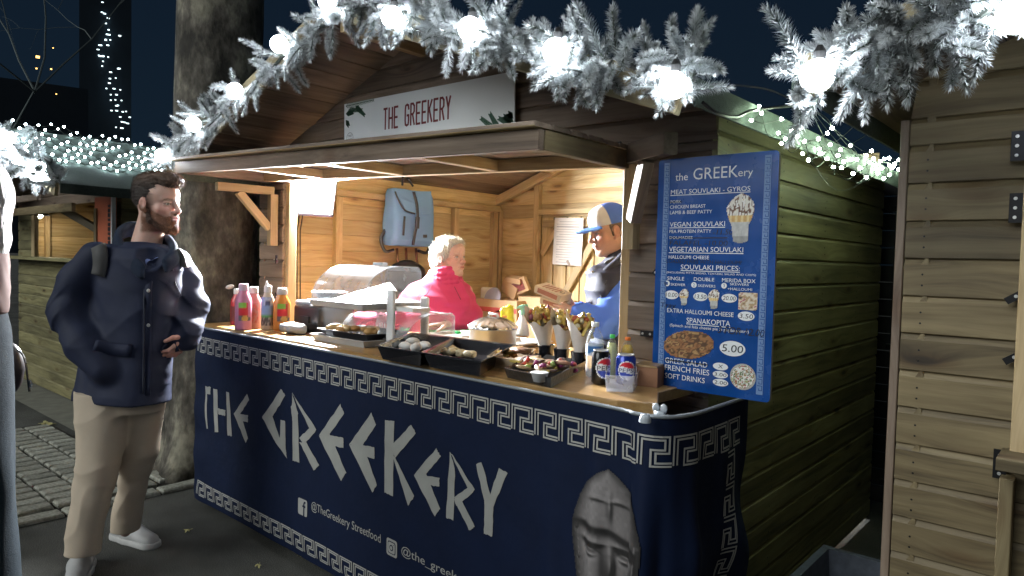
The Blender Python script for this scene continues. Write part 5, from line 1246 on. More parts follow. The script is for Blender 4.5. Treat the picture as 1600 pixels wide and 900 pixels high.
# trainers
SHW = mat('white_leather', (.50, .50, .50), .55, var=.12, sc=30, bump=.15, bsc=200); SOLE = mat('white_sole', (.55, .55, .54), .6, var=.15, sc=30)
def shoe(heel, toe, parent):
    heel, toe = Vector(heel), Vector(toe); d = (toe-heel); d.z = 0; L = d.length; d.normalize(); s_ = Vector((-d.y, d.x, 0)); s_ = d.cross(ZZ)
    b0 = Vector((heel.x, heel.y, 0)); q = lambda a, y, z: b0+d*a*L+s_*y+ZZ*z
    f = SDF(np.minimum(np.array(heel), np.array(toe))-.1, np.maximum(np.array(heel), np.array(toe))+.17, .0035)
    f.lo[2] = -.02; f.n[2] = int(.22/.0035); f.F = np.full(tuple(f.n), 1.0, dtype=np.float32); f.ax[2] = (f.lo[2]+np.arange(f.n[2])*f.h).astype(np.float32)
    f.cone(q(.12, 0, .05), q(.45, 0, .048), .044, .044, .02); f.cone(q(.45, 0, .048), q(.84, 0, .034), .047, .038, .025, fl=((0, 0, 1), .85)); f.cone(q(.16, 0, .06), q(.20, 0, .105), .038, .036, .02); f.cone(q(.30, 0, .09), q(.62, 0, .055), .024, .022, .02)
    X, Y, Z = np.meshgrid(*f.ax, indexing='ij', sparse=True); f.F = np.maximum(f.F, (.012-Z).astype(np.float32)); up_ = obj('shoe', f, SHW, parent)
    g_ = SDF(f.lo, f.lo+(f.n-1)*f.h, .0035); g_.cone(q(.12, 0, .012), q(.40, 0, .012), .050, .049, .02); g_.cone(q(.40, 0, .012), q(.83, 0, .012), .050, .050, .02)
    X, Y, Z = np.meshgrid(*g_.ax, indexing='ij', sparse=True); g_.F = np.maximum(g_.F, (np.abs(Z-.015)-.014).astype(np.float32)); obj('sole', g_, SOLE, up_)
    mb = MB()
    for k in range(5):
        a_ = .34+k*.075; z = .114-k*.0125; pts = [q(a_, -.028, z-.014), q(a_+.02, -.008, z+.001), q(a_+.04, .012, z+.001), q(a_+.05, .028, z-.012)]; mb.tube(spline(pts, 4), .0028, 5)
        pts = [q(a_, .028, z-.014), q(a_+.02, .008, z+.002), q(a_+.04, -.012, z+.002), q(a_+.05, -.028, z-.012)]; mb.tube(spline(pts, 4), .0028, 5)
    for sg_ in (-1, 1): mb.tube(spline([q(.36, 0, .118), q(.34, sg_*.02, .128), q(.44, sg_*.035, .10), q(.38, 0, .115)], 5), .0026, 5)
    mb.build('laces', WHITEP, up_, True)
shoe(at(134, 880, 'Z', 0), at(112, 926, 'Z', 0), man)
shoe(at(180, 838, 'Z', .0), at(246, 858, 'Z', 0), man)

# ---------------------------------------------------------------- woman in pink behind the counter
F2 = Fig(3.95); J = F2.J
wom = thing('person', 'white haired woman in bright pink roll neck top standing behind the counter', 'person', (J(690, 560).x, J(690, 560).y, 0))
hc = J(703, 404); hf = RH*.80+TC*.60+ZZ*.02
V, Q, C1, P2, R2 = head(hc, hf, ZZ, .93, (.56, .34, .27), old=1, brow=(.45, .38, .32), iris=(.12, .12, .13), neckto=J(690, 448, -.02), nr=.055)
fb = SDF(np.array(J(690, 560))-np.array((.5, .5, 1.1)), np.array(J(690, 560))+np.array((.5, .5, .52)), .012)
F2.loft(fb, [(440, 686, 30, .07, 0), (455, 685, 42, .10, 0), (500, 685, 45, .11, 0), (600, 685, 44, .12, 0), (700, 685, 42, .12, 0)], .2)
for a_, b_, r0, r1 in (((650, 455, .02), (625, 490, .10), .04, .035), ((728, 455, 0), (742, 505, .02), .04, .035), ((742, 505, .02), (700, 506, .20), .034, .028), ((670, 690, 0), (668, 860, 0), .07, .05), ((700, 690, 0), (703, 860, 0), .07, .05)): fb.cone(J(*a_), J(*b_), r0, r1, .03)
Vb, Qb = fb.mesh()
wr = J(702, 506, .20); fh = SDF(np.array(wr)-.19, np.array(wr)+.19, .0032); fh.cone(J(716, 508, .18), wr, .029, .025, .01)
hand(fh, wr, J(655, 508, .27)-wr, Vector((0, 0, -1)), TC*.8+RH*.1, .25, 1.0, curls=(.25, .3, .35, .4)); Vh, Qh = fh.mesh()
Vt, Qt = join([(V, Q), (Vb, Qb), (Vh, Qh)]); sk = np.array((.56, .34, .27)); meshobj('body', Vt, Qt, SKIN, wom, smooth=True, cols=np.concatenate([C1, np.tile(sk, (len(Vb)+len(Vh), 1))]))
fx = SDF(np.array(hc)-.2, np.array(hc)+.2, .003); e1_ = lambda p, r, k=.02, mode='add': fx.ell(P2(*p), r, R2, k, mode)
e1_((-.022, 0, .045), (.098, .086, .086)); e1_((-.055, 0, -.02), (.062, .082, .072), .03); e1_((.045, -.01, .098), (.048, .064, .024), .02); e1_((-.04, -.055, -.045), (.04, .03, .045), .02); e1_((-.04, .055, -.045), (.04, .03, .045), .02)
fx.warp(lambda X, Y, Z: .006*fbm(X, Y, Z, 42, 2, 3)); hairwarp(fx, (0, 0, 1), .0025, 340, 5)
fx.ell(P2(.100, 0, .0), (.060, .085, .083), R2, .012, 'cut'); fx.ell(P2(.07, 0, -.085), (.085, .1, .08), R2, .01, 'cut')
Vq, Qq = fx.mesh(); meshobj('hair', Vq, Qq, HAIR, wom, smooth=True, cols=np.tile((.60, .57, .50), (len(Vq), 1)))
strands('hair_strands', Vq, fx, 5000, .018, .0007, -ZZ*.8+TC*.1, HAIR, wom, np.tile((.72, .69, .60), (len(Vq), 1)), 4, 1.1)
PK = mat('pink_jersey', (.40, .016, .085), .75, var=.12, sc=8, bump=.12, bsc=900, bd=.001)
fp = SDF(np.array(J(685, 520))-np.array((.45, .45, .42)), np.array(J(685, 520))+np.array((.45, .45, .36)), .006)
F2.loft(fp, [(421, 695, 24, .068, .0), (432, 694, 27, .075, 0), (438, 692, 30, .085, 0), (446, 688, 46, .11, 0), (462, 686, 54, .145, .02), (490, 685, 54, .175, .05), (515, 685, 53, .18, .05), (560, 685, 52, .18, .04), (600, 685, 52, .17, .03)], .15, .03)
for a_, b_, r0, r1 in (((652, 460, .02), (638, 480, .06), .062, .058), ((638, 480, .06), (618, 505, .12), .058, .052), ((618, 505, .12), (560, 500, .10), .052, .046),
                       ((723, 462, 0), (736, 490, .03), .060, .058), ((736, 490, .03), (735, 508, .06), .058, .054), ((735, 508, .06), (712, 508, .17), .054, .040)): fp.cone(J(*a_), J(*b_), r0, r1, .03)
fp.warp(lambda X, Y, Z: -.007*ridge(X, Y, Z*.7, 20, 33, 4)+.005*fbm(X, Y, Z, 12, 4, 3)+.0035*np.sin(Z*70+6*fbm(X, Y, Z, 7, 8, 2)))
for zc_ in (424, 431, 438): pass
obj('top', fp, PK, wom)
fcw = SDF(np.array(J(694, 434))-.14, np.array(J(694, 434))+.14, .004)
for y_, r_ in ((421, .070), (428, .078), (436, .086), (443, .094)):
    c_ = J(695, y_, .0)
    for k in range(20): a0, a1 = 2*PI*k/20, 2*PI*(k+1)/20; fcw.cone(c_+Vector((math.cos(a0)*r_, math.sin(a0)*r_, .012*math.sin(a0+1))), c_+Vector((math.cos(a1)*r_, math.sin(a1)*r_, .012*math.sin(a1+1))), .013, .013, .012)
fcw.warp(lambda X, Y, Z: .003*fbm(X, Y, Z, 30, 4, 2)); obj('roll_neck', fcw, PK, wom)
DK = mat('dark_seam', (.12, .01, .03), .8)
strip('seam', [(674, 446), (668, 458), (657, 466)], .004, DK, wom, fp, .002, 3.4); strip('seam', [(710, 448), (716, 460), (720, 468)], .004, DK, wom, fp, .002, 3.4)
mb = MB(); c_ = J(694, 507, .21); ax_ = (J(716, 508, .18)-c_).normalized(); Rb = basis(ax_, ZZ); mb.tube([c_+Rb@Vector((0, math.cos(a_)*.031, math.sin(a_)*.027)) for a_ in [2*PI*k/20 for k in range(21)]], .0045, 6)
tag(mb.build('bracelet', BLACK, wom), 'thin black wristband')
fx = SDF(np.array(J(690, 560))-np.array((.35, .35, 1.0)), np.array(J(690, 560))+np.array((.35, .35, .15)), .012); F2.loft(fx, [(585, 685, 50, .16, .03), (700, 685, 46, .14, 0), (880, 685, 44, .12, 0)], .15, .03); obj('skirt', fx, cloth('dark_skirt', (.03, .03, .035)), wom)

# ---------------------------------------------------------------- man in blue cap
F3 = Fig(3.35); J = F3.J
cm = thing('person', 'man in blue and white cap and navy padded gilet holding burger boxes', 'person', (J(950, 560).x, J(950, 560).y, 0))
hc = J(954, 364, 0); hf = (-RH*.96+TC*.20-ZZ*.22); hu = ZZ-RH*.2
V, Q, C1, P3, R3 = head(hc, hf, hu, .95, (.56, .34, .27), brow=(.16, .09, .05), iris=(.06, .05, .05), neckto=J(972, 428, -.02), nr=.055)
fb = SDF(np.array(J(950, 620))-np.array((.5, .5, 1.0)), np.array(J(950, 620))+np.array((.5, .5, .72)), .012)
F3.loft(fb, [(420, 975, 24, .10, 0), (440, 970, 36, .13, 0), (500, 965, 40, .14, 0), (600, 965, 40, .14, 0), (700, 965, 38, .13, 0)], 0)
for a_, b_, r0, r1 in (((962, 452, .06), (950, 505, .13), .040, .038), ((950, 505, .14), (905, 492, .16), .038, .03), ((935, 440, -.15), (930, 500, -.12), .04, .036), ((930, 500, -.12), (896, 482, -.02), .036, .028), ((965, 690, .08), (965, 860, .08), .07, .05), ((960, 690, -.08), (962, 860, -.08), .07, .05)): fb.cone(J(*a_), J(*b_), r0, r1, .03)
Vb, Qb = fb.mesh(); w1, w2 = J(902, 490, .16), J(897, 484, .0)
fh = SDF(np.array(w1)-.17, np.array(w1)+.17, .003); hand(fh, w1, J(872, 484, .12)-w1, TC*-.6+ZZ*.7, ZZ*.8+TC*.6, .55, 1.0, curls=(.35, .5, .6, .65), thumb=(.9, .3, .4)); Vh, Qh = fh.mesh()
fh = SDF(np.array(w2)-.17, np.array(w2)+.17, .003); hand(fh, w2, J(872, 472, .02)-w2, TC*.7+ZZ*.3, ZZ, .6, 1.0, thumb=(.8, .4, .5)); Vg, Qg = fh.mesh()
Vt, Qt = join([(V, Q), (Vb, Qb), (Vh, Qh), (Vg, Qg)]); sk = np.array((.56, .34, .27)); meshobj('body', Vt, Qt, SKIN, cm, smooth=True, cols=np.concatenate([C1, np.tile(sk, (len(Vb)+len(Vh)+len(Vg), 1))]))
fx = SDF(np.array(hc)-.2, np.array(hc)+.2, .003); fx.ell(P3(-.022, 0, .030), (.088, .078, .082), R3, .02); hairwarp(fx, (0, 0, 1), .002, 400, 9)
fx.ell(P3(.09, 0, .0), (.085, .1, .1), R3, .008, 'cut'); fx.ell(P3(-.02, 0, .15), (.2, .2, .095), R3, .008, 'cut'); fx.ell(P3(-.02, 0, -.11), (.15, .15, .072), R3, .01, 'cut')
for y in (-1, 1): fx.ell(P3(.0, y*.085, .0), (.026, .02, .034), R3, .006, 'cut')
Vq, Qq = fx.mesh(); meshobj('hair', Vq, Qq, HAIR, cm, smooth=True, cols=np.tile((.13, .085, .06), (len(Vq), 1)))
strands('hair_strands', Vq, fx, 2500, .008, .0005, -ZZ, HAIR, cm, np.tile((.16, .10, .07), (len(Vq), 1)), 5, .4)
# cap with white front and curved brim
fx = SDF(np.array(hc)-.22, np.array(hc)+.22, .0035)
fx.ell(P3(-.008, 0, .058), (.103, .088, .092), R3, .01); fx.ell(P3(.050, 0, .085), (.045, .060, .050), R3, .02)
X, Y, Z = np.meshgrid(*fx.ax, indexing='ij', sparse=True); Rm = R3; lz = (X-hc.x)*Rm[0, 2]+(Y-hc.y)*Rm[1, 2]+(Z-hc.z)*Rm[2, 2]; lx = (X-hc.x)*Rm[0, 0]+(Y-hc.y)*Rm[1, 0]+(Z-hc.z)*Rm[2, 0]; ly = (X-hc.x)*Rm[0, 1]+(Y-hc.y)*Rm[1, 1]+(Z-hc.z)*Rm[2, 1]
fx.F = np.maximum(fx.F, (.040-.12*np.clip(lx, -.2, 0)*0-lz).astype(np.float32))
V_, Q_ = fx.mesh(); L = (V_-np.array(hc))@Rm; wh = (sstep(.022, .026, L[:, 0]-.10*(L[:, 2]-.1)))[:, None]; seam = (np.abs(L[:, 0]-.10*(L[:, 2]-.1)-.022) < .002)[:, None]
logo = ((np.abs(L[:, 1]+.0) < .038) & (np.abs(L[:, 2]-.098) < .010) & (L[:, 0] > .05))[:, None]
cc = np.array((.045, .11, .42))*(1-wh)+np.array((.78, .80, .84))*wh; cc = np.where(logo, (.10, .14, .35), cc)
cap_ = meshobj('cap', V_, Q_, VCLOTH, cm, smooth=True, cols=cc)
fx = SDF(np.array(P3(.12, 0, .03))-.14, np.array(P3(.12, 0, .03))+.14, .0035); X, Y, Z = np.meshgrid(*fx.ax, indexing='ij', sparse=True)
lz = (X-hc.x)*Rm[0, 2]+(Y-hc.y)*Rm[1, 2]+(Z-hc.z)*Rm[2, 2]; lx = (X-hc.x)*Rm[0, 0]+(Y-hc.y)*Rm[1, 0]+(Z-hc.z)*Rm[2, 0]; ly = (X-hc.x)*Rm[0, 1]+(Y-hc.y)*Rm[1, 1]+(Z-hc.z)*Rm[2, 1]
d_ = np.maximum((np.sqrt(((lx-.075)/.095)**2+(ly/.080)**2)-1)*.08, np.abs(lz-(.046-3.2*ly**2-.12*(lx-.08)))-.0032); d_ = np.maximum(d_, .06-lx); fx.F = d_.astype(np.float32); V_, Q_ = fx.mesh()
meshobj('brim', V_, Q_, VCLOTH, cap_, smooth=True, cols=np.tile((.05, .16, .50), (len(V_), 1)))
# blue sweatshirt and gilet
BS = mat('blue_sweatshirt', (.045, .13, .58), .8, var=.12, sc=9, bump=.15, bsc=800, bd=.001)
fp = SDF(np.array(J(940, 500))-np.array((.45, .45, .40)), np.array(J(940, 500))+np.array((.45, .45, .40)), .006)
for a_, b_, r0, r1 in (((964, 448, .10), (960, 480, .13), .062, .070), ((960, 480, .13), (944, 507, .17), .070, .062), ((944, 507, .17), (912, 495, .17), .060, .048), ((912, 494, .17), (905, 491, .16), .048, .040),
                       ((940, 445, -.14), (935, 495, -.10), .06, .055), ((935, 495, -.10), (902, 485, -.02), .05, .038)): fp.cone(J(*a_), J(*b_), r0, r1, .03)
fp.ell(J(955, 428, .02), (.05, .05, .04), None, .03)
fp.warp(lambda X, Y, Z: -.008*ridge(X, Y, Z*.8, 22, 35, 4)+.007*fbm(X, Y, Z, 16, 4, 3)+.004*np.sin(Z*60+(X-Y)*40)); obj('sweatshirt', fp, BS, cm)
GV = mat('navy_gilet', (.009, .012, .032), .7, var=.2, sc=10, bump=.1, bsc=500)
fg = SDF(np.array(J(965, 520))-np.array((.45, .45, .55)), np.array(J(965, 520))+np.array((.45, .45, .45)), .006)
F3.loft(fg, [(384, 977, 12, .05, 0), (395, 975, 22, .075, 0), (410, 970, 32, .10, 0), (426, 958, 42, .15, 0), (450, 957, 43, .175, .01), (500, 958, 40, .18, .02), (560, 960, 40, .18, .01), (640, 960, 40, .16, 0)], 0, .02, 2.4)
fg.cone(J(932, 424, .06), J(950, 424, .06), .035, .035, .03)
fg.warp(lambda X, Y, Z: .007*np.abs(np.sin(Z*38+.6*fbm(X, Y, Z, 8, 3, 2)))-.003+.003*fbm(X, Y, Z, 20, 2, 2))
fg.cone(J(955, 440, .32), J(958, 472, .32), .16, .15, .01, 'cut') if False else None
fg.ell(J(966, 472, .22), (.066, .066, .120), None, .01, 'cut'); obj('gilet', fg, GV, cm)
fx = SDF(np.array(J(968, 405))-.17, np.array(J(968, 405))+.17, .0045)
for p_, q_ in ((J(985, 382, .0), J(972, 402, .09)), (J(972, 402, .09), J(948, 424, .11)), (J(985, 384, -.06), J(986, 384, .03))): fx.cone(p_, q_, .020, .016, .015)
fx.cone(J(983, 392, .03), J(945, 428, .10), .018, .02, .02); obj('collar', fx, GV, cm)
strip('piping', [(948, 438), (940, 460), (938, 480)], .004, IRON, cm, fg, .003, 2.9); MB().lathe(skin_pt(926, 425, fg, 2.9)+TC*.004, [(.0001, .003), (.005, .002), (.006, 0)], 12, R=basis(ZZ, TC)).build('snap', STEEL, cm)
strip('shoulder_strap', [(945, 412), (962, 404), (985, 402)], .018, GR, cm, fg, .006, 2.9)
fx = SDF(np.array(J(965, 700))-np.array((.35, .35, .75)), np.array(J(965, 700))+np.array((.35, .35, .3)), .012); F3.loft(fx, [(620, 963, 42, .16, 0), (700, 963, 40, .14, 0), (900, 963, 36, .13, 0)], 0, .03); obj('trousers', fx, cloth('dark_trousers', (.03, .03, .035)), cm)
# boxes in his hands
BX = mat('kraft_print', (.62, .50, .34), .7, var=.1, sc=14); BXR = mat('box_print', (.38, .14, .08), .6, var=.3, sc=30)
def foodbox(c, d, u, L, w_, h_, lab):
    R = basis(d, u); t = thing('burger_box', lab, 'food box', c, 'burger boxes in the hands of the man in the cap'); b_ = MB().box(c, (L, w_, h_), R).build('box', BX, t)
    MB().box(Vector(c)+R@Vector((0, -w_/2-.0006, 0)), (L*.75, .001, h_*.6), R).build('picture', BXR, t)
    m_ = MB()
    for k in range(5): m_.box(Vector(c)+R@Vector((-L*.3+k*L*.12, 0, h_/2+.0006)), (L*.05, w_*.6, .001), R)
    m_.build('print', BXR, t)
    rr__ = MB(); cc = Vector(c)+R@Vector((L*.34, 0, h_/2+.0012)); rr__.tube([cc+R@Vector((math.cos(a_)*.012, math.sin(a_)*.012, 0)) for a_ in [2*PI*k/14 for k in range(15)]], .0012, 4); rr__.build('round_print', INK, t)
foodbox(J(864, 457, .12), J(886, 466, .16)-J(843, 448, .08), ZZ+RH*.3+TC*.35, .145, .10, .035, 'upper burger box with brown print held level by the man in the cap')
foodbox(J(868, 470, .10), J(886, 478, .12)-J(850, 466, .08), ZZ+RH*.3+TC*.5, .12, .09, .030, 'lower burger box tucked beneath another in the fingers of the man in the cap')

# ---------------------------------------------------------------- passer-by cut by the left edge
F4 = Fig(1.75); J = lambda x, y, b=0: F4.__class__.J(F4, x-24, y, b)
pb = thing('person', 'passer-by in a long grey-blue coat with white hair, cut off by the left edge', 'person', (J(-80, 700).x, J(-80, 700).y, 0))
hc = J(-40, 315); V, Q, C1, P4, R4 = head(hc, -RH*.2-TC, ZZ, 1.0, neckto=J(-60, 430, 0))
fb = SDF(np.array(J(-80, 700))-np.array((.35, .35, .95)), np.array(J(-80, 700))+np.array((.35, .35, .5)), .014); F4.loft(fb, [(430, -94, 60, .08, 0), (520, -99, 80, .10, 0), (800, -99, 75, .10, 0), (1250, -99, 60, .1, 0)], 0, .03); Vb, Qb = fb.mesh()
Vt, Qt = join([(V, Q), (Vb, Qb)]); meshobj('body', Vt, Qt, SKIN, pb, smooth=True, cols=np.tile((.6, .36, .28), (len(Vt), 1)))
fx = SDF(np.array(hc)-.25, np.array(hc)+.25, .0045); fx.ell(hc+Vector((0, 0, .02)), (.115, .115, .125), None, .03); fx.ell(hc-Vector((0, 0, .09)), (.11, .11, .10), None, .03); fx.warp(lambda X, Y, Z: .002*fbm(X, Y, Z, 60, 2, 3)); hairwarp(fx, (0, 0, 1), .0012, 500, 5); Vq, Qq = fx.mesh()
meshobj('hair', Vq, Qq, HAIR, pb, smooth=True, cols=np.tile((.42, .42, .41), (len(Vq), 1)))
fx = SDF(np.array(J(-60, 430))-.25, np.array(J(-60, 430))+.25, .006); F4.loft(fx, [(362, -78, 70, .10, 0), (410, -78, 76, .11, 0), (450, -78, 77, .12, 0), (490, -82, 78, .12, 0)], 0, .03); fx.warp(lambda X, Y, Z: .006*fbm(X, Y, Z, 25, 3, 3)); obj('scarf', fx, cloth('rust_scarf', (.13, .04, .022)), pb)
fx = SDF(np.array(J(-80, 800))-np.array((.45, .45, .72)), np.array(J(-80, 800))+np.array((.45, .45, .75)), .008); F4.loft(fx, [(438, -104, 62, .10, 0), (470, -104, 84, .13, 0), (520, -104, 98, .14, 0), (620, -104, 108, .15, 0), (760, -106, 116, .15, 0), (1150, -110, 124, .16, 0)], 0, .03)
fx.warp(lambda X, Y, Z: .007*np.sin((X*rz[0]+Y*rz[1])*55+Z*3+2*fbm(X, Y, Z, 5, 3, 2))+.004*fbm(X, Y, Z, 14, 3, 2)); obj('coat', fx, mat('grey_wool', (.022, .034, .044), .95, var=.4, sc=120, bump=.5, bsc=300, spec=.1), pb)
hb_ = thing('handbag', 'dark handbag with a bright metal tag beside the passer-by in the grey coat', 'bag', dep(26, 570, 1.95)); fx = SDF(np.array(dep(20, 570, 1.95))-.12, np.array(dep(20, 570, 1.95))+.12, .005)
p_ = dep(15, 575, 1.98); fx.ell(p_, (.035, .035, .075), None, .02); fx.warp(lambda X, Y, Z: .002*fbm(X, Y, Z, 60, 3, 2)); obj('bag', fx, mat('dark_leather', (.02, .012, .014), .4, var=.3), hb_)
MB().tube(spline([dep(24, 545, 1.95), dep(38, 560, 1.93), dep(46, 612, 1.92)], 5), .003, 5).build('strap', BLACK, hb_); MB().box(dep(48, 600, 1.92), (.02, .004, .012), Matrix.Rotation(.6, 3, 'Y')).build('tag', STEEL, hb_)
# ================================================================ things on the counter
CZ = 1.0505
def on(px, py): return at(px, py, 'Z', CZ)
def mpp(p): return float(np.dot(np.array(p)-CP, FW))/FPX
TOK = mat('glossy_print', rough=.4, var=.1, attr=True)
def clearish(col, a=.8): return None
def bottle(px, py, w_, top, col, cap, lab, label_cols, liq=None, mt=None, name='sauce_bottle', cat='bottle', nozzle='flip', group='sauce bottles at the left end of the counter', y0=None, fill=None):
    p = on(px, py) if y0 is None else y0; k = mpp(p); r = w_*k/2; h_ = (py-top)*k; t = thing(name, lab, cat, p, group)
    cols = mat('sauce_plastic_'+str(px), col, .3, var=.08, coat=.3) if mt is None else mt
    hb_ = h_*.84; MB().lathe(p, [(.001, 0), (r*.93, 0), (r, .006), (r, hb_*.70), (r*.92, hb_*.80), (r*.60, hb_*.93), (r*.52, hb_)], 24, caps=False).build('body', cols, t, True)
    if fill: MB().lathe(p+Vector((0, 0, .002)), [(.001, 0), (r*.9, 0), (r*.96, .006), (r*.96, hb_*fill[1]), (.001, hb_*fill[1]+.001)], 20).build('sauce', mat('filling_'+str(px), fill[0], .4), t, True)
    cm_ = mat('cap_'+str(px), cap, .35); q = p+Vector((0, 0, hb_))
    cp_ = MB().lathe(q, [(r*.58, -.004), (r*.60, .0), (r*.58, h_*.10), (r*.50, h_*.13), (.001, h_*.135)], 20, caps=False).build('cap', cm_, t, True)
    if nozzle == 'open': MB().ico(q+RH*(-r*1.15)+Vector((0, 0, h_*.17)), r*.62, 2, sc=(1, 1, .45), R=Matrix.Rotation(-.5, 3, 'Y')).build('lid', cm_, cp_, True)
    if nozzle == 'spout': MB().lathe(q+RH*(-r*.2)+Vector((0, 0, h_*.1)), [(r*.3, 0), (r*.12, h_*.12), (r*.02, h_*.14)], 12, caps=False).build('nozzle', cm_, cp_, True)
    n = 14; v = []; c_ = []; z0_, z1_ = label_cols[0]*h_, label_cols[1]*h_; fn = label_cols[2]; m_ = 12
    a0 = math.atan2(TC.y, TC.x)+label_cols[3]
    for j in range(m_+1):
        for i in range(n+1):
            an = a0-label_cols[4]+2*label_cols[4]*i/n; v.append(p+Vector((math.cos(an)*(r+.0012), math.sin(an)*(r+.0012), z0_+(z1_-z0_)*j/m_))); c_.append(fn(i/n, j/m_))
    meshobj('label', v, [(j*(n+1)+i, j*(n+1)+i+1, (j+1)*(n+1)+i+1, (j+1)*(n+1)+i) for j in range(m_) for i in range(n)], TOK, t, smooth=True, cols=np.array(c_))
    return t
def lab_red(x, y):
    if y > .72 and x < .6: return (.25, .55, .08)
    if y > .30: return (.62, .02, .03) if x < .72 else (.75, .35, .30)
    return (.75, .45, .10) if (x-.5)**2+(y-.12)**2 < .05 else (.12, .10, .10)
lr = lambda c0: (lambda x, y: lab_red(x, y) if (x < .75 or y < .2) else c0)
bottle(371, 507, 21, 449, (.42, .03, .04), (.80, .80, .78), 'red sauce bottle with its white flip cap open, farthest left on the counter', (.1, .5, lambda x, y: (.10, .02, .02), 0, .7), nozzle='open')
bottle(396, 513, 24, 446, (.50, .20, .20), (.80, .78, .76), 'brownish pink sauce bottle standing second in the row, behind the pink one', (.15, .6, lambda x, y: (.45, .10, .08) if nzc(x, y, 5, 3) > .5 else (.42, .20, .20), .3, .7))
bottle(380, 515, 25, 441, (.66, .24, .36), (.72, .52, .60), 'pink sauce bottle with red and green label in front of the row', (.20, .58, lr((.66, .24, .36)), .55, .75))
def lab_blue(x, y):
    if y < .30: return (.06, .05, .05) if nzc(x, y, 9, 4) > .45 else (.5, .45, .4)
    if .72 < y < .86 and .4 < x < .75: return (.04, .05, .12)
    if y < .38: return (.10, .40, .12)
    return (.30, .45, .75) if nzc(x, y, 3, 1) > .4 else (.62, .70, .85)
bottle(418, 515, 20, 444, (.72, .66, .50), (.82, .82, .78), 'cream sauce bottle with pale blue label and open white spout cap', (.10, .72, lab_blue, .2, 1.0), nozzle='spout')
bottle(440, 516, 26, 448, (.80, .30, .05), (.85, .80, .74), 'orange sauce bottle with red and green label at the right end of the row', (.22, .62, lr((.80, .32, .08)), .6, .8))
# black fryer with grey top, dish on it, cloth in front
p = on(480, 520)+Vector((0, .10, 0)); fr = thing('fryer', 'black table fryer with grey top behind the crumpled white cloth', 'fryer', p); Rr = Matrix.Identity(3)
def rbox(c, sz, r, R=None, h_=.005, mt=BLACK, name='body', parent=None, warp=None):
    c = Vector(c); f = SDF(np.array(c)-max(sz)*.75-r, np.array(c)+max(sz)*.75+r, h_); X, Y, Z = np.meshgrid(*f.ax, indexing='ij', sparse=True); px, py, pz = X-c.x, Y-c.y, Z-c.z
    if R is not None: Rn = np.array(R); px, py, pz = (px*Rn[0, i]+py*Rn[1, i]+pz*Rn[2, i] for i in range(3))
    q = [np.abs(a_)-(s_/2-r) for a_, s_ in zip((px, py, pz), sz)]; f.F = (np.sqrt(sum(np.maximum(a_, 0)**2 for a_ in q))+np.minimum(np.maximum(np.maximum(q[0], q[1]), q[2]), 0)-r).astype(np.float32)
    if warp: f.warp(warp)
    V_, Q_ = f.mesh(); return meshobj(name, V_, Q_, mt, parent, smooth=True)
rbox(p+Vector((0, 0, .075)), (.26, .22, .15), .03, mt=BLACK, name='body', parent=fr); rbox(p+Vector((-.06, -.03, .148)), (.15, .13, .03), .014, mt=LG, name='lid', parent=fr); MB().box(p+Vector((0, -.115, .07)), (.08, .012, .035)).build('drawer_handle', BLACK, fr)
ds = thing('steel_dish', 'small steel dish of food resting on the black fryer', 'dish', p+Vector((.05, .0, .165))); c_ = p+Vector((.05, 0, .166))
MB().lathe(c_, [(.001, .003), (.055, .003), (.085, .042), (.092, .044), (.092, .047), (.084, .046), (.053, .007), (.001, .007)], 28).build('bowl', STEEL, ds, True)
mb = MB(); random.seed(3)
for i in range(16): a_ = random.random()*6.28; r_ = random.random()*.055; mb.ico(c_+Vector((r_*math.cos(a_), r_*math.sin(a_), .030)), .017, 1, sc=(1, 1, .6), jit=.5, col=random.choice([(.55, .32, .12), (.35, .30, .12), (.65, .45, .2)]))
tag(mb.build('food', VCOL, ds, True), kind='stuff')
p = on(452, 522); cl_ = thing('cloth', 'crumpled pale grey cloth on the counter edge before the fryer', 'cloth', p); rbox(p+Vector((.0, .02, .03)), (.15, .09, .045), .02, h_=.004, mt=mat('grey_cloth', (.50, .52, .55), .85, var=.1), name='folds', parent=cl_, warp=lambda X, Y, Z: .012*fbm(X, Y, Z, 38, 3, 3))
# two tier display case
dc = thing('display_case', 'two tier white display case with clear roll top cover at the counter front', 'display case', (-2.6, 2.03, CZ))
xa_, xb_, ya_, yb_ = -2.85, -2.445, 1.84, 2.20
def traybox(name, x0, x1, y0, y1, z, h_, mt, parent, th=.006, slope=.015):
    o_ = [(x0, y0), (x1, y0), (x1, y1), (x0, y1)]; sg_ = [(1, 1), (-1, 1), (-1, -1), (1, -1)]; f_ = lambda d, zz: [Vector((x+sx*d, y+sy*d, zz)) for (x, y), (sx, sy) in zip(o_, sg_)]
    return MB().ring([f_(slope, z), f_(0, z+h_), f_(-.006, z+h_), f_(-.006, z+h_+.003), f_(th, z+h_+.003), f_(slope+th, z+th), f_(slope+th+.01, z+th)], caps=True).build(name, mt, parent)
GP = mat('pale_grey_plastic', (.50, .51, .53), .35, var=.08)
traybox('base_tray', xa_, xb_, ya_, yb_, CZ, .028, GP, dc); traybox('upper_tray', xa_-.01, xb_+.0, ya_-.01, yb_, 1.215, .026, GP, dc)
rbox((xb_+.035, 1.96, 1.178), (.05, .018, .26), .009, h_=.0035, mt=WHITEP, name='end_post', parent=dc); MB().box((xb_+.09, 2.02, 1.222), (.16, .10, .018)).build('end_shelf', WHITEP, dc)
rbox((xb_+.035, 2.16, 1.16), (.05, .018, .22), .009, h_=.0035, mt=WHITEP, name='end_post', parent=dc)
for k in range(5): MB().box((-2.80+k*.020, 2.19, 1.13), (.007, .006, .15)).build('grille_bar', WHITEP, dc)
for k in range(5): MB().box((-2.76, 2.188, 1.065+k*.030), (.085, .004, .005)).build('grille_rail', WHITEP, dc)
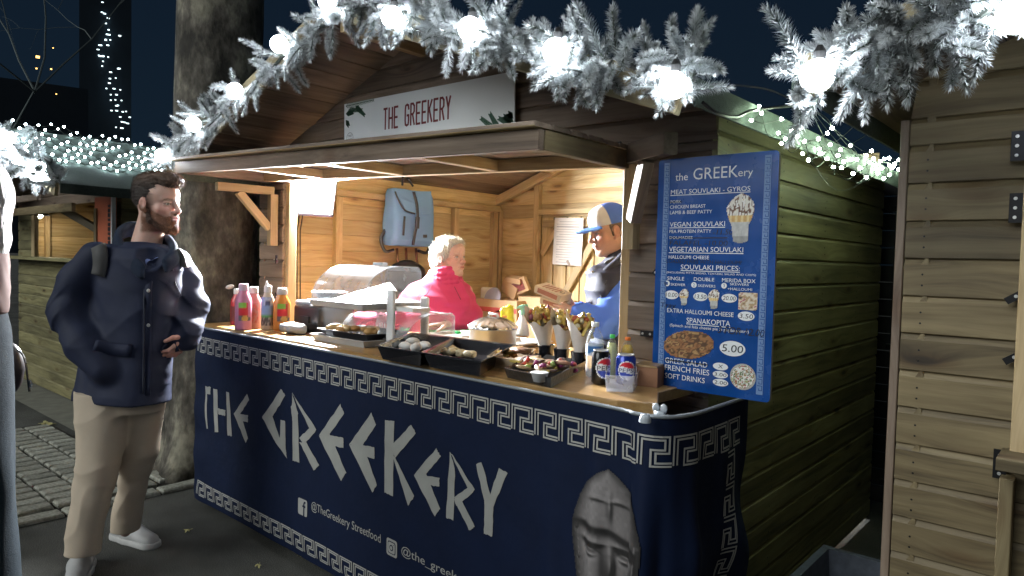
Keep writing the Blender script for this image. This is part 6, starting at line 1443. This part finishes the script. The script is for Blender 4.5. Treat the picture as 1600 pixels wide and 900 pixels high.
DOME = clear('scuffed_clear_cover', (.95, .97, .98), .16, .12, (.75, .77, .80))
def cover(name, x0, x1, yf, yb2, z, h_, parent, n=14, th=.003):
    pr = [Vector((0, yf, z))]+[Vector((0, yf+(yb2-yf)*.62*(1-math.cos(PI/2*k/n)), z+h_*math.sin(PI/2*k/n))) for k in range(1, n+1)]+[Vector((0, yb2-.02, z+h_*.98)), Vector((0, yb2, z+h_*.85)), Vector((0, yb2, z))]
    mb = MB(); m_ = len(pr)
    for sx in (x0, x1): pass
    A_ = [Vector((x0, p_.y, p_.z)) for p_ in pr]; B_ = [Vector((x1, p_.y, p_.z)) for p_ in pr]
    mb.add(A_+B_, [(i, i+1, m_+i+1, m_+i) for i in range(m_-1)]+[tuple(range(m_))[::-1], tuple(range(m_, 2*m_))]); o_ = mb.build(name, DOME, parent)
    mr = MB(); 
    for X_ in (x0, x1): mr.tube([Vector((X_, p_.y, p_.z)) for p_ in pr], .003, 5)
    mr.tube([A_[0], B_[0]], .004, 5); mr.build('cover_rim', DOME, o_); return o_
cover('roll_top', xa_+.005, xb_-.01, ya_, yb_-.03, 1.244, .165, dc); MB().box((-2.58, 2.03, 1.417), (.07, .03, .014)).build('cover_handle', LG, dc)
cover('lower_cover', xa_+.07, xb_+.14, ya_+.12, yb_+.05, 1.085, .115, dc)
# foil sheets lying in the upper tray
mb = MB(); mb.add([(-2.80, 1.87, 1.232), (-2.45, 1.88, 1.232), (-2.42, 2.0, 1.30), (-2.62, 2.12, 1.33), (-2.82, 2.1, 1.245)], [(0, 1, 2), (0, 2, 3), (0, 3, 4)]); mb.build('foil_liner', mat('foil', (.75, .75, .76), .3, .8, bump=.8, bsc=60, var=.2), dc)
def pieces(t, name, n, box_, r, cols_, seed, sc=(1, 1, .7), jit=.35, mt=VCOL, freq=45, stack=1, z=0):
    random.seed(seed)
    for i in range(n):
        x, y = random.uniform(box_[0], box_[1]), random.uniform(box_[2], box_[3]); c_ = Vector((x, y, box_[4]+random.uniform(0, box_[5])))
        cc = random.choice(cols_); b_ = MB().ico(c_, r*random.uniform(.8, 1.2), 2, sc=(sc[0]*random.uniform(.8, 1.2), sc[1]*random.uniform(.8, 1.2), sc[2]), R=rotz(random.uniform(0, 6)), jit=jit, freq=freq)
        b_.c = [tuple(np.clip(np.array(cc)*(1+.5*noise.noise(Vector(v)*60)), 0, 1)) for v in b_.v]; b_.build(name, mt, t, True)
pt = thing('pastry_tray', 'small black tray of golden pastries inside the lower tier of the display case', 'tray', (-2.6, 1.98, CZ+.03))
traybox('tray', -2.82, -2.45, 1.86, 2.10, CZ+.02, .035, BLACK, pt, slope=.03); pieces(pt, 'pastry', 9, (-2.77, -2.50, 1.90, 2.04, CZ+.055, .01), .032, [(.62, .36, .12), (.55, .28, .09), (.70, .48, .22)], 5, sc=(1.2, .8, .55))
# black two compartment tray
def quadtray(name, cs, z, h_, mt, parent, inset_=.03, th=.006, rim=.010):
    cs = [Vector((c.x, c.y, 0)) for c in cs]; ce = sum(cs, Vector())/4
    f_ = lambda d, zz: [Vector((c.x, c.y, zz))-(c-ce).normalized()*d*1.35 for c in cs]
    return MB().ring([f_(inset_, z), f_(rim, z+h_-.006), f_(0, z+h_), f_(0, z+h_+.003), f_(rim+.004, z+h_+.001), f_(inset_+th, z+th), f_(inset_+.05, z+th)]).build(name, mt, parent)
A_, B_, C_, D_ = (at(x, y, 'Z', 1.105) for x, y in ((586, 541), (752, 566), (806, 540), (643, 520)))
bt = thing('serving_tray', 'shiny black two compartment tray with white sweets and crumbed pieces at the counter front', 'tray', (A_+C_)/2); BG = mat('gloss_black', (.012, .013, .018), .18, var=.1, coat=.3)
m1, m2 = A_.lerp(B_, .47), D_.lerp(C_, .44); quadtray('compartment', [A_, m1, m2, D_], CZ, .055, BG, bt); quadtray('compartment', [m1, B_, C_, m2], CZ, .055, BG, bt)
WS = mat('icing', (.85, .83, .80), .8, var=.1, sc=60, bump=.4, bsc=200)
cc_ = (A_+m1+m2+D_)/4
for i, (px, py) in enumerate(((633, 541), (645, 534), (650, 543), (664, 540))): q = at(px, py, 'Z', 1.085); MB().ico(q, .026, 2, sc=(1.3, .9, .75), R=rotz(i), jit=.15, freq=40).build('iced_sweet', WS, bt, True)
q = at(713, 552, 'Z', 1.075); pieces(bt, 'crumbed_piece', 13, (q.x-.085, q.x+.085, q.y-.015, q.y+.045, 1.075, .012), .020, [(.62, .50, .30), (.70, .60, .40), (.50, .40, .2)], 8, jit=.6, freq=70)
# green board, paper, steel inserts, pot
p = at(672, 516, 'Z', 1.06); gb = thing('cutting_board', 'bright green cutting board under the hand of the woman in pink', 'cutting board', p); MB().box(p+Vector((0, .05, .0)), (.36, .17, .014), rotz(.25)).build('board', mat('green_plastic', (.02, .42, .12), .45, var=.1), gb)
p = at(653, 505, 'Z', 1.075); pa = thing('paper_wrap', 'white paper sheet held down on the green board', 'paper', p); mb = MB(); mb.add([p+Vector((-.07, -.03, -.004)), p+Vector((.10, -.04, -.004)), p+Vector((.09, .06, .012)), p+Vector((-.03, .09, .05)), p+Vector((-.08, .04, .03))], [(0, 1, 2), (0, 2, 3), (0, 3, 4)]); mb.build('sheet', PAPER, pa)
si = thing('steel_inserts', 'row of brushed steel catering inserts sunk behind the black tray', 'food warmer', (-2.3, 2.45, CZ))
for k in range(3): traybox('insert', -2.62+k*.21, -2.425+k*.21, 2.36, 2.60, CZ, .018, STEEL, si)
p = at(763, 543, 'Z', CZ); p = Vector((p.x-.02, p.y+.05, CZ)); po = thing('cooking_pot', 'silver metal pot with fluted domed lid behind the black tray', 'pot', p)
r_ = .108; MB().lathe(p, [(r_*.96, 0), (r_, .006), (r_, .078), (r_*1.05, .080), (r_*1.05, .085), (r_*.98, .085)], 40, caps=False).build('pot_body', STEEL, po, True)
ld = MB().lathe(p+Vector((0, 0, .086)), [(r_*1.08, 0), (r_*1.06, .008), (r_*.98, .016), (r_*.80, .030), (r_*.55, .044), (r_*.30, .050), (.001, .052)], 72, flute=lambda a_, z: .035*math.sin(18*a_+60*z)*(.004 < z < .046)).build('lid', mat('polished_steel', (.60, .59, .57), .2, 1, var=.1), po, True)
mb = MB(); mb.tube([p+Vector((-.03, 0, .134)), p+Vector((-.025, 0, .150)), p+Vector((.025, 0, .150)), p+Vector((.03, 0, .134))], .006, 7); mb.build('lid_handle', STEEL, ld, True)
# yellow pack, paper roll, spray bottle
YL = mat('yellow_pack', (.80, .70, .03), .35, var=.2, sc=20, bump=.6, bsc=40, bd=.01); p = at(787, 528, 'Z', CZ)
yp = thing('yellow_packet', 'crumpled bright yellow plastic packet standing behind the fluted pot lid', 'packet', p)
p = Vector((-2.23, 2.62, CZ)); p = at(788, 530, 'Z', CZ); k = mpp(p)
Ry = basis(RH*.97+TC*.2, ZZ+RH*.12)
rbox(p+ZZ*.095+RH*.012, (.072, .030, .150), .010, Ry, .0035, YL, 'pack', yp, warp=lambda X, Y, Z: .007*fbm(X, Y, Z, 50, 3, 3))
rbox(p+ZZ*.055-RH*.035, (.060, .035, .080), .016, Ry, .0035, mat('pale_yellow_film', (.72, .68, .40), .4, var=.3, sc=40), 'wrapper', yp, warp=lambda X, Y, Z: .008*fbm(X, Y, Z, 45, 5, 3))
MB().box(p+RH*.010+ZZ*.115+TC*.020, (.045, .002, .010), basis(RH, ZZ)).build('print', mat('orange_print', (.6, .2, .03), .5), yp)
p = at(815, 524, 'Z', CZ); sb = thing('spray_bottle', 'white spray bottle with pale green trigger head behind the wraps', 'spray bottle', p); k = mpp(p)
MB().lathe(p, [(.001, 0), (.044, 0), (.046, .01), (.040, .05), (.020, .095), (.013, .105), (.013, .118)], 22, sx=1, sy=.75).build('body', WHITEP, sb, True)
MG = mat('mint_plastic', (.30, .62, .48), .4); hd = MB().lathe(p+ZZ*.112, [(.016, 0), (.016, .02), (.012, .024)], 16).build('collar', MG, sb, True)
mb = MB(); q = p+ZZ*.145; mb.ring([[q+RH*x+ZZ*z+TC*y for x, z, y in ((-.034, -.002, w_), (-.030, .008, w_), (.0, .020, w_), (.030, .022, w_), (.034, .010, w_), (.016, .002, w_), (.010, -.014, w_), (-.010, -.014, w_), (-.012, -.002, w_))] for w_ in (-.009, .009)]); tr_ = mb.build('trigger_head', MG, sb)
MB().tube([q+RH*.028+ZZ*.006, q+RH*.034-ZZ*.012, q+RH*.045-ZZ*.030], .005, 6, rads=[.007, .005, .003]).build('trigger', MG, tr_)
# paper cones in black holders
HOLD = mat('smoky_plastic', (.035, .038, .05), .2, var=.4, sc=60, coat=.3); WRAP = mat('wrap_paper', (.74, .70, .66), .7, var=.15, sc=25, bump=.3, bsc=60); DKW = mat('dark_print', (.10, .10, .12), .6)
FC = [(.62, .40, .08), (.50, .09, .04), (.70, .52, .12), (.18, .07, .03), (.55, .30, .10), (.28, .08, .12), (.70, .60, .38)]
def wrapc(px, py, lean, lab, seed, s_=1.0):
    random.seed(seed); p = on(px, py); t = thing('souvlaki_wrap', lab, 'food wrap', p, 'souvlaki wraps in dark cups'); ax = (ZZ+RH*lean+TC*.12).normalized(); R = basis(RH-ax*RH.dot(ax), ax)
    MB().lathe(p, [(.001, .001), (.022*s_, .001), (.030*s_, .062*s_), (.032*s_, .063*s_), (.029*s_, .064*s_)], 22, R=None).build('cup', HOLD, t, True)
    q = p+ZZ*.015; L = .155*s_
    loops = []; n = 28
    for k, (r_, z) in enumerate(((.010, 0), (.020, .048), (.030, .085), (.042, .125))):
        loops.append([q+R@Vector((math.cos(2*PI*j/n)*r_*s_, math.sin(2*PI*j/n)*r_*s_, z*s_)) for j in range(n)])
    a0 = 2.2+random.random()
    loops.append([q+R@Vector((math.cos(2*PI*j/n)*(.047+.012*max(0, math.cos(2*PI*j/n-a0)))*s_, math.sin(2*PI*j/n)*.047*s_, (.135+.055*max(0, math.cos(2*PI*j/n-a0))**2+.01*math.sin(5*2*PI*j/n))*s_)) for j in range(n)])
    wr_ = MB().ring(loops, caps=False).build('paper', WRAP, t, True)
    for i in range(44):
        a_ = random.random()*6.28; r_ = random.random()*.040*s_; c_ = q+R@Vector((math.cos(a_)*r_, math.sin(a_)*r_, (.128+random.random()*.045)*s_)); cc = random.choice(FC)
        if i % 3 == 0: mb = MB().box(c_, (.010, .010, .060), R@Matrix.Rotation(random.uniform(-.6, .6), 3, 'X')@Matrix.Rotation(random.uniform(-.6, .6), 3, 'Y')); cc = (.72, .52, .13); nm = 'chip'
        else: mb = MB().ico(c_, .0125*random.uniform(.8, 1.4), 1, sc=(1, .8, 1), R=rotz(i), jit=.6, freq=60); nm = 'filling'
        mb.c = [cc]*len(mb.v); mb.build(nm, VCOL, t, nm == 'filling')
    return t
wrapc(853, 566, -.14, 'leftmost souvlaki wrap, tilted left in a dark cup next to the spray bottle', 3, 1.12)
wrapc(877, 571, .06, 'middle souvlaki wrap with chips standing in a dark cup', 4, 1.05)
wrapc(904, 577, .03, 'right souvlaki wrap in a dark cup beside the water bottle', 6, 1.05)
# cardboard tray with meat sticks
def opentray(name, cs, z, h_, mt, parent, flare=.022, th=.003):
    cs = [Vector((c.x, c.y, 0)) for c in cs]; ce = sum(cs, Vector())/4; f_ = lambda d, zz: [Vector((c.x, c.y, zz))+(c-ce).normalized()*d for c in cs]
    return MB().ring([f_(0, z), f_(flare, z+h_), f_(flare-th, z+h_+.001), f_(-th*2, z+.003), f_(-.02, z+.003)]).build(name, mt, parent)
P_ = [on(x, y) for x, y in ((766, 573), (813, 580), (832, 562), (787, 556))]; ce = sum(P_, Vector())/4
kt = thing('card_tray', 'pale card tray of chips and sliced meat between the black tray and the wraps', 'food tray', ce); opentray('tray', P_, CZ, .042, CARD if False else mat('pale_card', (.62, .50, .36), .8, var=.08), kt)
random.seed(9)
def toss(t, n, ce, rx, ry, z, kinds, seed, ux=None, top=.03):
    random.seed(seed); ux = ux or Vector((1, 0, 0)); uy = Vector((-ux.y, ux.x, 0))
    for i in range(n):
        c_ = ce+ux*random.uniform(-rx, rx)+uy*random.uniform(-ry, ry); c_.z = z+random.random()*top; nm, cc, sh_, s_ = random.choice(kinds); R = rotz(random.random()*6.28)@Matrix.Rotation(random.uniform(-.35, .35), 3, 'Y')
        if sh_ == 'stick': mb = MB().box(c_, (.055*s_, .010*s_, .009*s_), R)
        elif sh_ == 'slab': mb = MB().ico(c_, .028*s_, 2, sc=(1.35, .8, .28), R=R, jit=.35, freq=45)
        else: mb = MB().ico(c_, .013*s_, 1, sc=(1, .8, .7), R=R, jit=.6, freq=70)
        mb.c = [tuple(np.clip(np.array(cc)*(1+.5*noise.noise(Vector(v)*70)), 0, 1)) for v in mb.v]; mb.build(nm, VCOL, t, sh_ != 'stick')
ux_ = (P_[1]-P_[0]).normalized()
toss(kt, 14, ce-ux_*.03, .05, .025, 1.075, [('chip', (.72, .52, .13), 'stick', .8), ('vegetable', (.6, .25, .05), 'lump', 1.1)], 4, ux_, .015)
toss(kt, 7, ce+ux_*.03, .03, .02, 1.095, [('sliced_meat', (.30, .15, .09), 'slab', 1.0), ('flatbread', (.52, .32, .15), 'slab', 1.1)], 6, ux_, .012)
P_ = [at(x, y, 'Z', CZ) for x, y in ((793, 590), (860, 606), (912, 578), (838, 566))]; ce = sum(P_, Vector())/4
mt_ = thing('mixed_grill_box', 'open dark foil box of mixed grill, salad and chips at the counter edge', 'food box', ce); opentray('tray', P_, CZ, .034, mat('dark_foil_card', (.09, .085, .085), .3, .5, var=.5, sc=20, bump=.6, bsc=40), mt_, flare=.016)
ux_ = (P_[1]-P_[0]).normalized()
toss(mt_, 60, ce, .095, .065, 1.065, [('sliced_meat', (.26, .12, .07), 'slab', 1.0), ('flatbread', (.58, .40, .22), 'slab', 1.0), ('chip', (.75, .56, .14), 'stick', .9), ('red_cabbage', (.28, .03, .14), 'lump', 1.1), ('tomato', (.58, .07, .04), 'lump', 1.0), ('lettuce', (.30, .40, .10), 'lump', 1.2), ('grilled_meat', (.10, .05, .035), 'slab', .8)], 12, ux_, .034)
p = at(843, 596, 'Z', 1.066); cu = thing('sauce_cup', 'small white sauce cup on the front rim of the mixed grill box', 'cup', p); MB().lathe(p, [(.001, 0), (.020, 0), (.028, .028), (.030, .029), (.028, .030), (.001, .027)], 22).build('cup', WHITEP, cu, True)
# drinks
def pbottle(px, py, w_, top, tint, cap, lab, liq, label, solid=None):
    p = on(px, py); k = mpp(p); r = w_*k/2; h_ = (py-top)*k; t = thing('drink_bottle', lab, 'bottle', p, 'drinks at the right end of the counter'); B_ = clear('bottle_wall_'+str(px), tint, .06, .04, (.85, .88, .9))
    pr = [(.001, .002), (r*.85, 0), (r, .008)]
    for k_ in range(7): z = .012+h_*.30*k_/7; pr += [(r, z), (r*.955, z+h_*.018)]
    pr += [(r, h_*.36), (r, h_*.64), (r*.93, h_*.72), (r*.66, h_*.83), (r*.40, h_*.90), (r*.38, h_*.93)]
    MB().lathe(p, pr, 28, caps=False).build('body', B_, t, True)
    if liq: MB().lathe(p, [(.001, .004), (r*.82, .004), (r*.92, .012), (r*.92, h_*.62), (r*.85, h_*.72), (r*.58, h_*.82), (.001, h_*.825)], 24).build('drink', mat('drink_'+str(px), liq, .15, spec=.8), t, True)
    MB().lathe(p+ZZ*h_*.93, [(r*.42, 0), (r*.44, .002), (r*.44, h_*.075), (r*.40, h_*.08), (.001, h_*.08)], 22).build('cap', mat('cap_'+str(px), cap, .4, bump=.3), t, True)
    if label:
        n = 24; a0 = math.atan2(TC.y, TC.x); v = []; c_ = []
        for j in range(9):
            for i in range(n+1): an = a0-1.6+3.2*i/n; v.append(p+Vector((math.cos(an)*(r+.0008), math.sin(an)*(r+.0008), h_*(.40+.22*j/8)))); c_.append(label(i/n, j/8))
        meshobj('label', v, [(j*(n+1)+i, j*(n+1)+i+1, (j+1)*(n+1)+i+1, (j+1)*(n+1)+i) for j in range(8) for i in range(n)], TOK, t, smooth=True, cols=np.array(c_))
    return t, p, r, h_
wlab = lambda x, y: (.04, .16, .40) if (.15 < y < .85 and .2 < x < .8 and nzc(x, y, 4, 6) > .42) else (.55, .62, .70)
t_, p_, r_w, h_w = pbottle(928, 588, 27, 504, (.93, .96, .97), (.82, .82, .80), 'clear water bottle with white cap beside the dark cups', None, wlab)
pbottle(955, 592, 19, 523, (.93, .94, .82), (.05, .55, .10), 'pale lemon drink bottle with green cap between the cans', (.62, .62, .34), None)
pbottle(979, 590, 20, 527, (.95, .92, .80), (.85, .20, .03), 'yellow orange drink bottle with orange cap behind the blue can', (.80, .52, .05), lambda x, y: (.75, .72, .62) if y > .5 else (.8, .6, .2))
def can(px, py, w_, top, body, lab, yaw, zb_=CZ):
    p = at(px, py, 'Z', zb_); k = mpp(p); r = w_*k/2; h_ = (py-top)*k; t = thing('drink_can', lab, 'can', p, 'cola cans beside the clear tub'); CM = mat('can_'+str(px), body, .25, .35, var=.1, coat=.4)
    MB().lathe(p, [(.001, .003), (r*.72, 0), (r*.80, .002), (r, .008), (r, h_*.88), (r*.80, h_*.97), (r*.82, h_*.985), (r*.82, h_), (r*.76, h_-.001), (r*.74, h_-.004), (.001, h_-.004)], 36).build('body', CM, t, True)
    MB().lathe(p, [(r*.81, h_*.965), (r*.83, h_*.985), (r*.83, h_*1.002), (r*.755, h_*1.002), (r*.745, h_-.003), (.001, h_-.0035)], 30, caps=False).build('lid', STEEL, t, True)
    a0 = math.atan2(TC.y, TC.x)+yaw; RR = h_*.30; zc = h_*.50
    def wrapxy(x, y, o_=.0006): an = a0+x/r; return p+Vector((math.cos(an)*(r+o_), math.sin(an)*(r+o_), zc+y))
    n = 22; v = []; c_ = []
    for j in range(n+1):
        for i in range(n+1):
            x, y = (i/n-.5)*2.08*RR, (j/n-.5)*2.08*RR; v.append(wrapxy(x, y)); c_.append((.80, .81, .83) if abs(y+.10*RR*math.sin(x/RR*3)) < .30*RR else ((.62, .012, .03) if y > 0 else (.02, .05, .38)))
            if math.hypot(x, y) > .90*RR: c_[-1] = (.85, .86, .88)
    ok = lambda i, j: math.hypot((i+.5)/n-.5, (j+.5)/n-.5) < .49
    meshobj('logo', v, [(j*(n+1)+i, j*(n+1)+i+1, (j+1)*(n+1)+i+1, (j+1)*(n+1)+i) for j in range(n) for i in range(n) if ok(i, j)], TOK, t, cols=np.array(c_))
    V, Fs, ex = text_mesh('PEPSI'); MB().add([wrapxy((q[0]/ex[0]-.5)*1.75*RR, (q[1]/ex[1]-.5)*.44*RR, .0014) for q in V], Fs).build('lettering', mat('ink_'+str(px), (.005, .008, .02) if body[2] < .1 else (.01, .02, .12), .4), t)
can(938, 600, 29, 546, (.010, .011, .014), 'black cola can with round red, white and blue emblem left of the clear tub', .45)
can(977, 600, 31, 553, (.015, .045, .36), 'blue cola can with round red, white and blue emblem standing in the clear tub', -.05, CZ+.004)
P_ = [on(x, y) for x, y in ((945, 613), (990, 615), (1003, 596), (952, 590))]; ce = sum(P_, Vector())/4; tb_ = thing('plastic_tub', 'clear rectangular plastic tub holding the blue can at the counter corner', 'tub', ce)
P_ = [ce+(q-ce)*.92 for q in P_]; opentray('tub', P_, CZ+.0006, .052, clear('tub_plastic', (.93, .94, .96), .22, .12, (.85, .86, .9)), tb_, flare=.014, th=.002)
bw = thing('wooden_block', 'small reddish wooden block behind the clear tub at the counter end', 'box', on(1012, 606)); q = on(1010, 603); MB().box(q+Vector((0, .03, .032)), (.07, .09, .064), rotz(.2)).build('block', mat('red_wood', (.30, .14, .07), .6, var=.2, bump=.2), bw); MB().box(q+Vector((-.005, .03, .067)), (.075, .10, .006), rotz(.22)).build('lid', COUNTER, bw)

# ================================================================ things on the walls and at the back
# slate blue rucksack hung on the left wall
bx = -3.80; c0_ = at(640, 345, 'X', bx); bk = thing('hanging_backpack', 'slate blue flap backpack hanging on the left wall behind the woman', 'backpack', c0_); BB = mat('slate_blue_canvas', (.13, .27, .52), .75, var=.08, sc=10, bump=.25, bsc=900, bd=.001)
tl, tr, br_, bl_ = (at(x, y, 'X', bx) for x, y in ((612, 294), (676, 294), (672, 386), (605, 386))); yc0, yc1 = (tl.y+bl_.y)/2, (tr.y+br_.y)/2; zt2, zb2 = tl.z, br_.z-.0
f = SDF((-3.93, yc0-.08, zb2-.06), (-3.70, yc1+.08, zt2+.06), .005)
f.loft([zb2, zb2+.04, (zb2+zt2)/2, zt2-.04, zt2], [(bx-.02, (yc0+yc1)/2)]*5, [(.07, (yc1-yc0)/2*.98), (.09, (yc1-yc0)/2), (.085, (yc1-yc0)/2*.97), (.07, (yc1-yc0)/2*.93), (.05, (yc1-yc0)/2*.90)], 0, .015, pw=5)
f.warp(lambda X, Y, Z: .003*fbm(X, Y, Z, 18, 2, 2)); obj('bag', f, BB, bk)
def onbag(px, py, o_=0.0):
    t_ = 3.0
    for _ in range(500):
        p = CP+ray(px, py)*t_; i = ((p-f.lo)/f.h).astype(int)
        if (i >= 0).all() and (i < f.n).all() and f.F[tuple(i)] < 0: break
        t_ += .004
    return Vector(CP+ray(px, py)*(t_-.006-o_))
def bagstrip(name, pts, wd, mt, th=.004, o_=0): 
    P_ = spline([onbag(x, y, o_) for x, y in pts], 4); loops = []
    for i, p in enumerate(P_):
        d = (P_[min(i+1, len(P_)-1)]-P_[max(i-1, 0)]).normalized(); u_ = d.cross(Vector((1, 0, 0))).normalized()*wd/2; n_ = Vector((th, 0, 0)); loops.append([p-u_, p-u_*.9+n_, p+u_*.9+n_, p+u_])
    return MB().ring(loops).build(name, mt, bk, True)
fl_ = [(616, 293), (676, 293), (678, 326), (672, 336), (650, 334), (632, 328), (622, 310)]
mb = MB(); pts = [onbag(x if x < 670 else 672, max(y, 299), .0)+Vector((.012, 0, 0)) for x, y in fl_]; ce = sum(pts, Vector())/len(pts); n = len(pts); mb.add([ce+Vector((.006, 0, 0))]+pts+[q-Vector((.010, 0, 0)) for q in pts], [(0, i+1, (i+1) % n+1) for i in range(n)]+[(i+1, n+i+1, n+(i+1) % n+1, (i+1) % n+1) for i in range(n)]); mb.build('flap', BB, bk)
BL2 = mat('black_webbing', (.015, .018, .03), .6, var=.2); bagstrip('flap_edge', [(617, 299), (622, 312), (632, 328), (648, 334)], .012, BL2, .005, .012)
bagstrip('centre_strap', [(646, 300), (651, 320), (652, 345), (648, 365), (645, 383)], .022, BL2, .006, .02); bagstrip('buckle', [(652, 339), (651, 357)], .034, BL2, .010, .025); bagstrip('zip', [(632, 338), (630, 368)], .016, BL2, .004, .002); bagstrip('maker_label', [(661, 369), (667, 369)], .022, BL2, .003, .002)
tp = at(640, 290, 'X', bx); MB().tube(spline([tp+Vector((-.02, -.05, 0)), tp+Vector((-.05, -.02, .06)), tp+Vector((-.05, .02, .06)), tp+Vector((-.02, .05, 0))], 5), .008, 6).build('loop', BL2, bk, True)
for ys, sg_ in ((yc0+.02, -1), (yc1-.02, 1)): MB().tube(spline([Vector((-3.86, ys, zb2+.12)), Vector((-3.85, ys+sg_*.05, zb2+.04)), Vector((-3.84, ys+sg_*.02, zb2-.04)), Vector((-3.85, ys-sg_*.06, zb2-.03))], 5), .012, 6).build('shoulder_strap', BL2, bk, True)
hbg = thing('hanging_handbag', 'black leather handbag hanging below the slate blue backpack', 'handbag', at(636, 430, 'X', -3.84)); c_ = at(636, 428, 'X', -3.84); fx = SDF(np.array(c_)-.22, np.array(c_)+.22, .006); fx.ell(c_, (.06, .17, .10), None, .02); fx.ell(c_-Vector((0, 0, .05)), (.06, .17, .08), None, .03); fx.warp(lambda X, Y, Z: .006*fbm(X, Y, Z, 28, 3, 3)); obj('bag', fx, mat('black_leather', (.012, .012, .015), .35, var=.2), hbg)
mb = MB()
for x in (620, 634, 650): mb.tube([at(x, 388, 'X', -3.86), at(x+1, 405, 'X', -3.85), at(x+3, 418, 'X', -3.84)], .010, 6)
mb.build('strap', mat('brown_strap', (.12, .055, .03), .6), hbg, True)
# notice on the door
nt = thing('paper_notice', 'pale printed paper notice pinned to the plank door', 'notice', (-3.1, 4.30, 1.55)); ny = 4.302
a_, b_ = at(866, 341, 'Y', ny), at(909, 415, 'Y', ny); MB().box(((a_.x+b_.x)/2, ny, (a_.z+b_.z)/2), (b_.x-a_.x, .002, a_.z-b_.z), Matrix.Rotation(.03, 3, 'Y')).build('sheet', PAPER, nt)
mb = MB(); IG = mat('faint_ink', (.42, .40, .40), .7)
for k in range(17):
    z = a_.z-.03-(a_.z-b_.z-.05)*k/16; wd = (b_.x-a_.x)*(.80 if k % 5 else .6); mb.box(((a_.x+b_.x)/2, ny-.0016, z), (wd, .0008, .0045 if k != 2 else .010), Matrix.Rotation(.03, 3, 'Y'))
mb.build('printed_lines', IG, nt); MB().box(at(888, 411, 'Y', 4.298), (.02, .003, .045), Matrix.Rotation(-.6, 3, 'Y')).build('tape', mat('tape', (.35, .28, .22), .5), nt)
# storage bench and boxes at the back
bn = thing('storage_bench', 'low timber bench against the back wall under the cardboard boxes', 'bench', (-3.3, 4.0, .7)); beam('bench_top', (-3.86, 3.98, .68), (-2.75, 3.98, .68), .5, .03, PINE, bn)
for x in (-3.8, -2.85):
    for y in (3.78, 4.18): beam('leg', (x, y, .005), (x, y, .665), .05, .05, POST, bn, up=(0, 1, 0))
a_, b_ = at(742, 466, 'Y', 3.85), at(808, 468, 'Y', 3.85); bc = thing('cardboard_box', 'brown cardboard box with red band and round red print behind the woman', 'box', ((a_.x+b_.x)/2, 4.0, .697)); hz_ = a_.z-.697
MB().box(((a_.x+b_.x)/2, 4.02, .697+hz_/2), (b_.x-a_.x, .34, hz_)).build('carton', CARD, bc); cx_ = (a_.x+b_.x)/2; RP = mat('red_print', (.42, .06, .05), .8, var=.1)
MB().box((cx_, 3.849, a_.z-.075), ((b_.x-a_.x)*.98, .001, .035)).build('band', RP, bc); c2 = at(780, 500, 'Y', 3.848); MB().add([(c2.x+.075*math.cos(2*PI*k/28), 3.8485, c2.z+.075*math.sin(2*PI*k/28)) for k in range(28)], [tuple(range(28))]).build('round_print', RP, bc)
mb = MB(); text_on(mb, '100%', (c2.x-.035, 3.847, c2.z+.015), (1, 0, 0), (0, 0, 1), .07, .025); text_on(mb, 'SUPREME', (c2.x-.06, 3.847, c2.z-.018), (1, 0, 0), (0, 0, 1), .12, .022); mb.build('lettering', CARD, bc)
a2, b2 = at(810, 463, 'Y', 3.95), at(852, 465, 'Y', 3.95); bd_ = thing('cardboard_box', 'plain brown cardboard box right of the red printed one at the back', 'box', ((a2.x+b2.x)/2, 4.1, .697)); MB().box(((a2.x+b2.x)/2, 4.1, (.697+a2.z)/2), (b2.x-a2.x, .30, a2.z-.697)).build('carton', CARD, bd_)
p = at(765, 459, 'Y', 3.98); ts_ = thing('foam_takeaway_box', 'cream foam takeaway box stood on edge on the red printed cardboard box', 'food box', p); rbox(p, (.17, .05, .10), .02, h_=.005, mt=mat('foam', (.75, .72, .62), .8), name='box', parent=ts_)
p = at(770, 466, 'Y', 3.90); lv = thing('round_lid', 'lilac grey round lid leaning before the cream foam box', 'lid', p); MB().lathe(p, [(.001, 0), (.08, 0), (.085, .006), (.08, .010), (.001, .010)], 26, R=Matrix.Rotation(PI/2-.3, 3, 'X')).build('lid', mat('lilac_plastic', (.36, .37, .48), .5), lv, True)
for i, (x, y, rz_, lab) in enumerate(((797, 452, .5, 'folded card tray leaning left on the back boxes'), (812, 447, -.35, 'opened card box with dark lining on the back boxes'), (806, 437, .1, 'flattened card tray topmost on the back boxes'))):
    p = at(x, y, 'Y', 4.0); t = thing('card_tray', lab, 'food box', p); R = Matrix.Rotation(rz_, 3, 'Y')@Matrix.Rotation(.2, 3, 'X'); MB().box(p, (.16, .03, .11) if i < 2 else (.15, .08, .04), R).build('tray', CARD, t)
    if i == 1: MB().box(p+R@Vector((0, -.017, 0)), (.11, .002, .075), R).build('lining', mat('dark_red_lining', (.22, .06, .05), .6, var=.5, sc=50), t)
# white trough at the bottom between the huts
p = at(1335, 870, 'X', -.62); cr = thing('plastic_crate', 'pale scuffed plastic crate on the ground between the two right huts', 'crate', (p.x, p.y, 0))
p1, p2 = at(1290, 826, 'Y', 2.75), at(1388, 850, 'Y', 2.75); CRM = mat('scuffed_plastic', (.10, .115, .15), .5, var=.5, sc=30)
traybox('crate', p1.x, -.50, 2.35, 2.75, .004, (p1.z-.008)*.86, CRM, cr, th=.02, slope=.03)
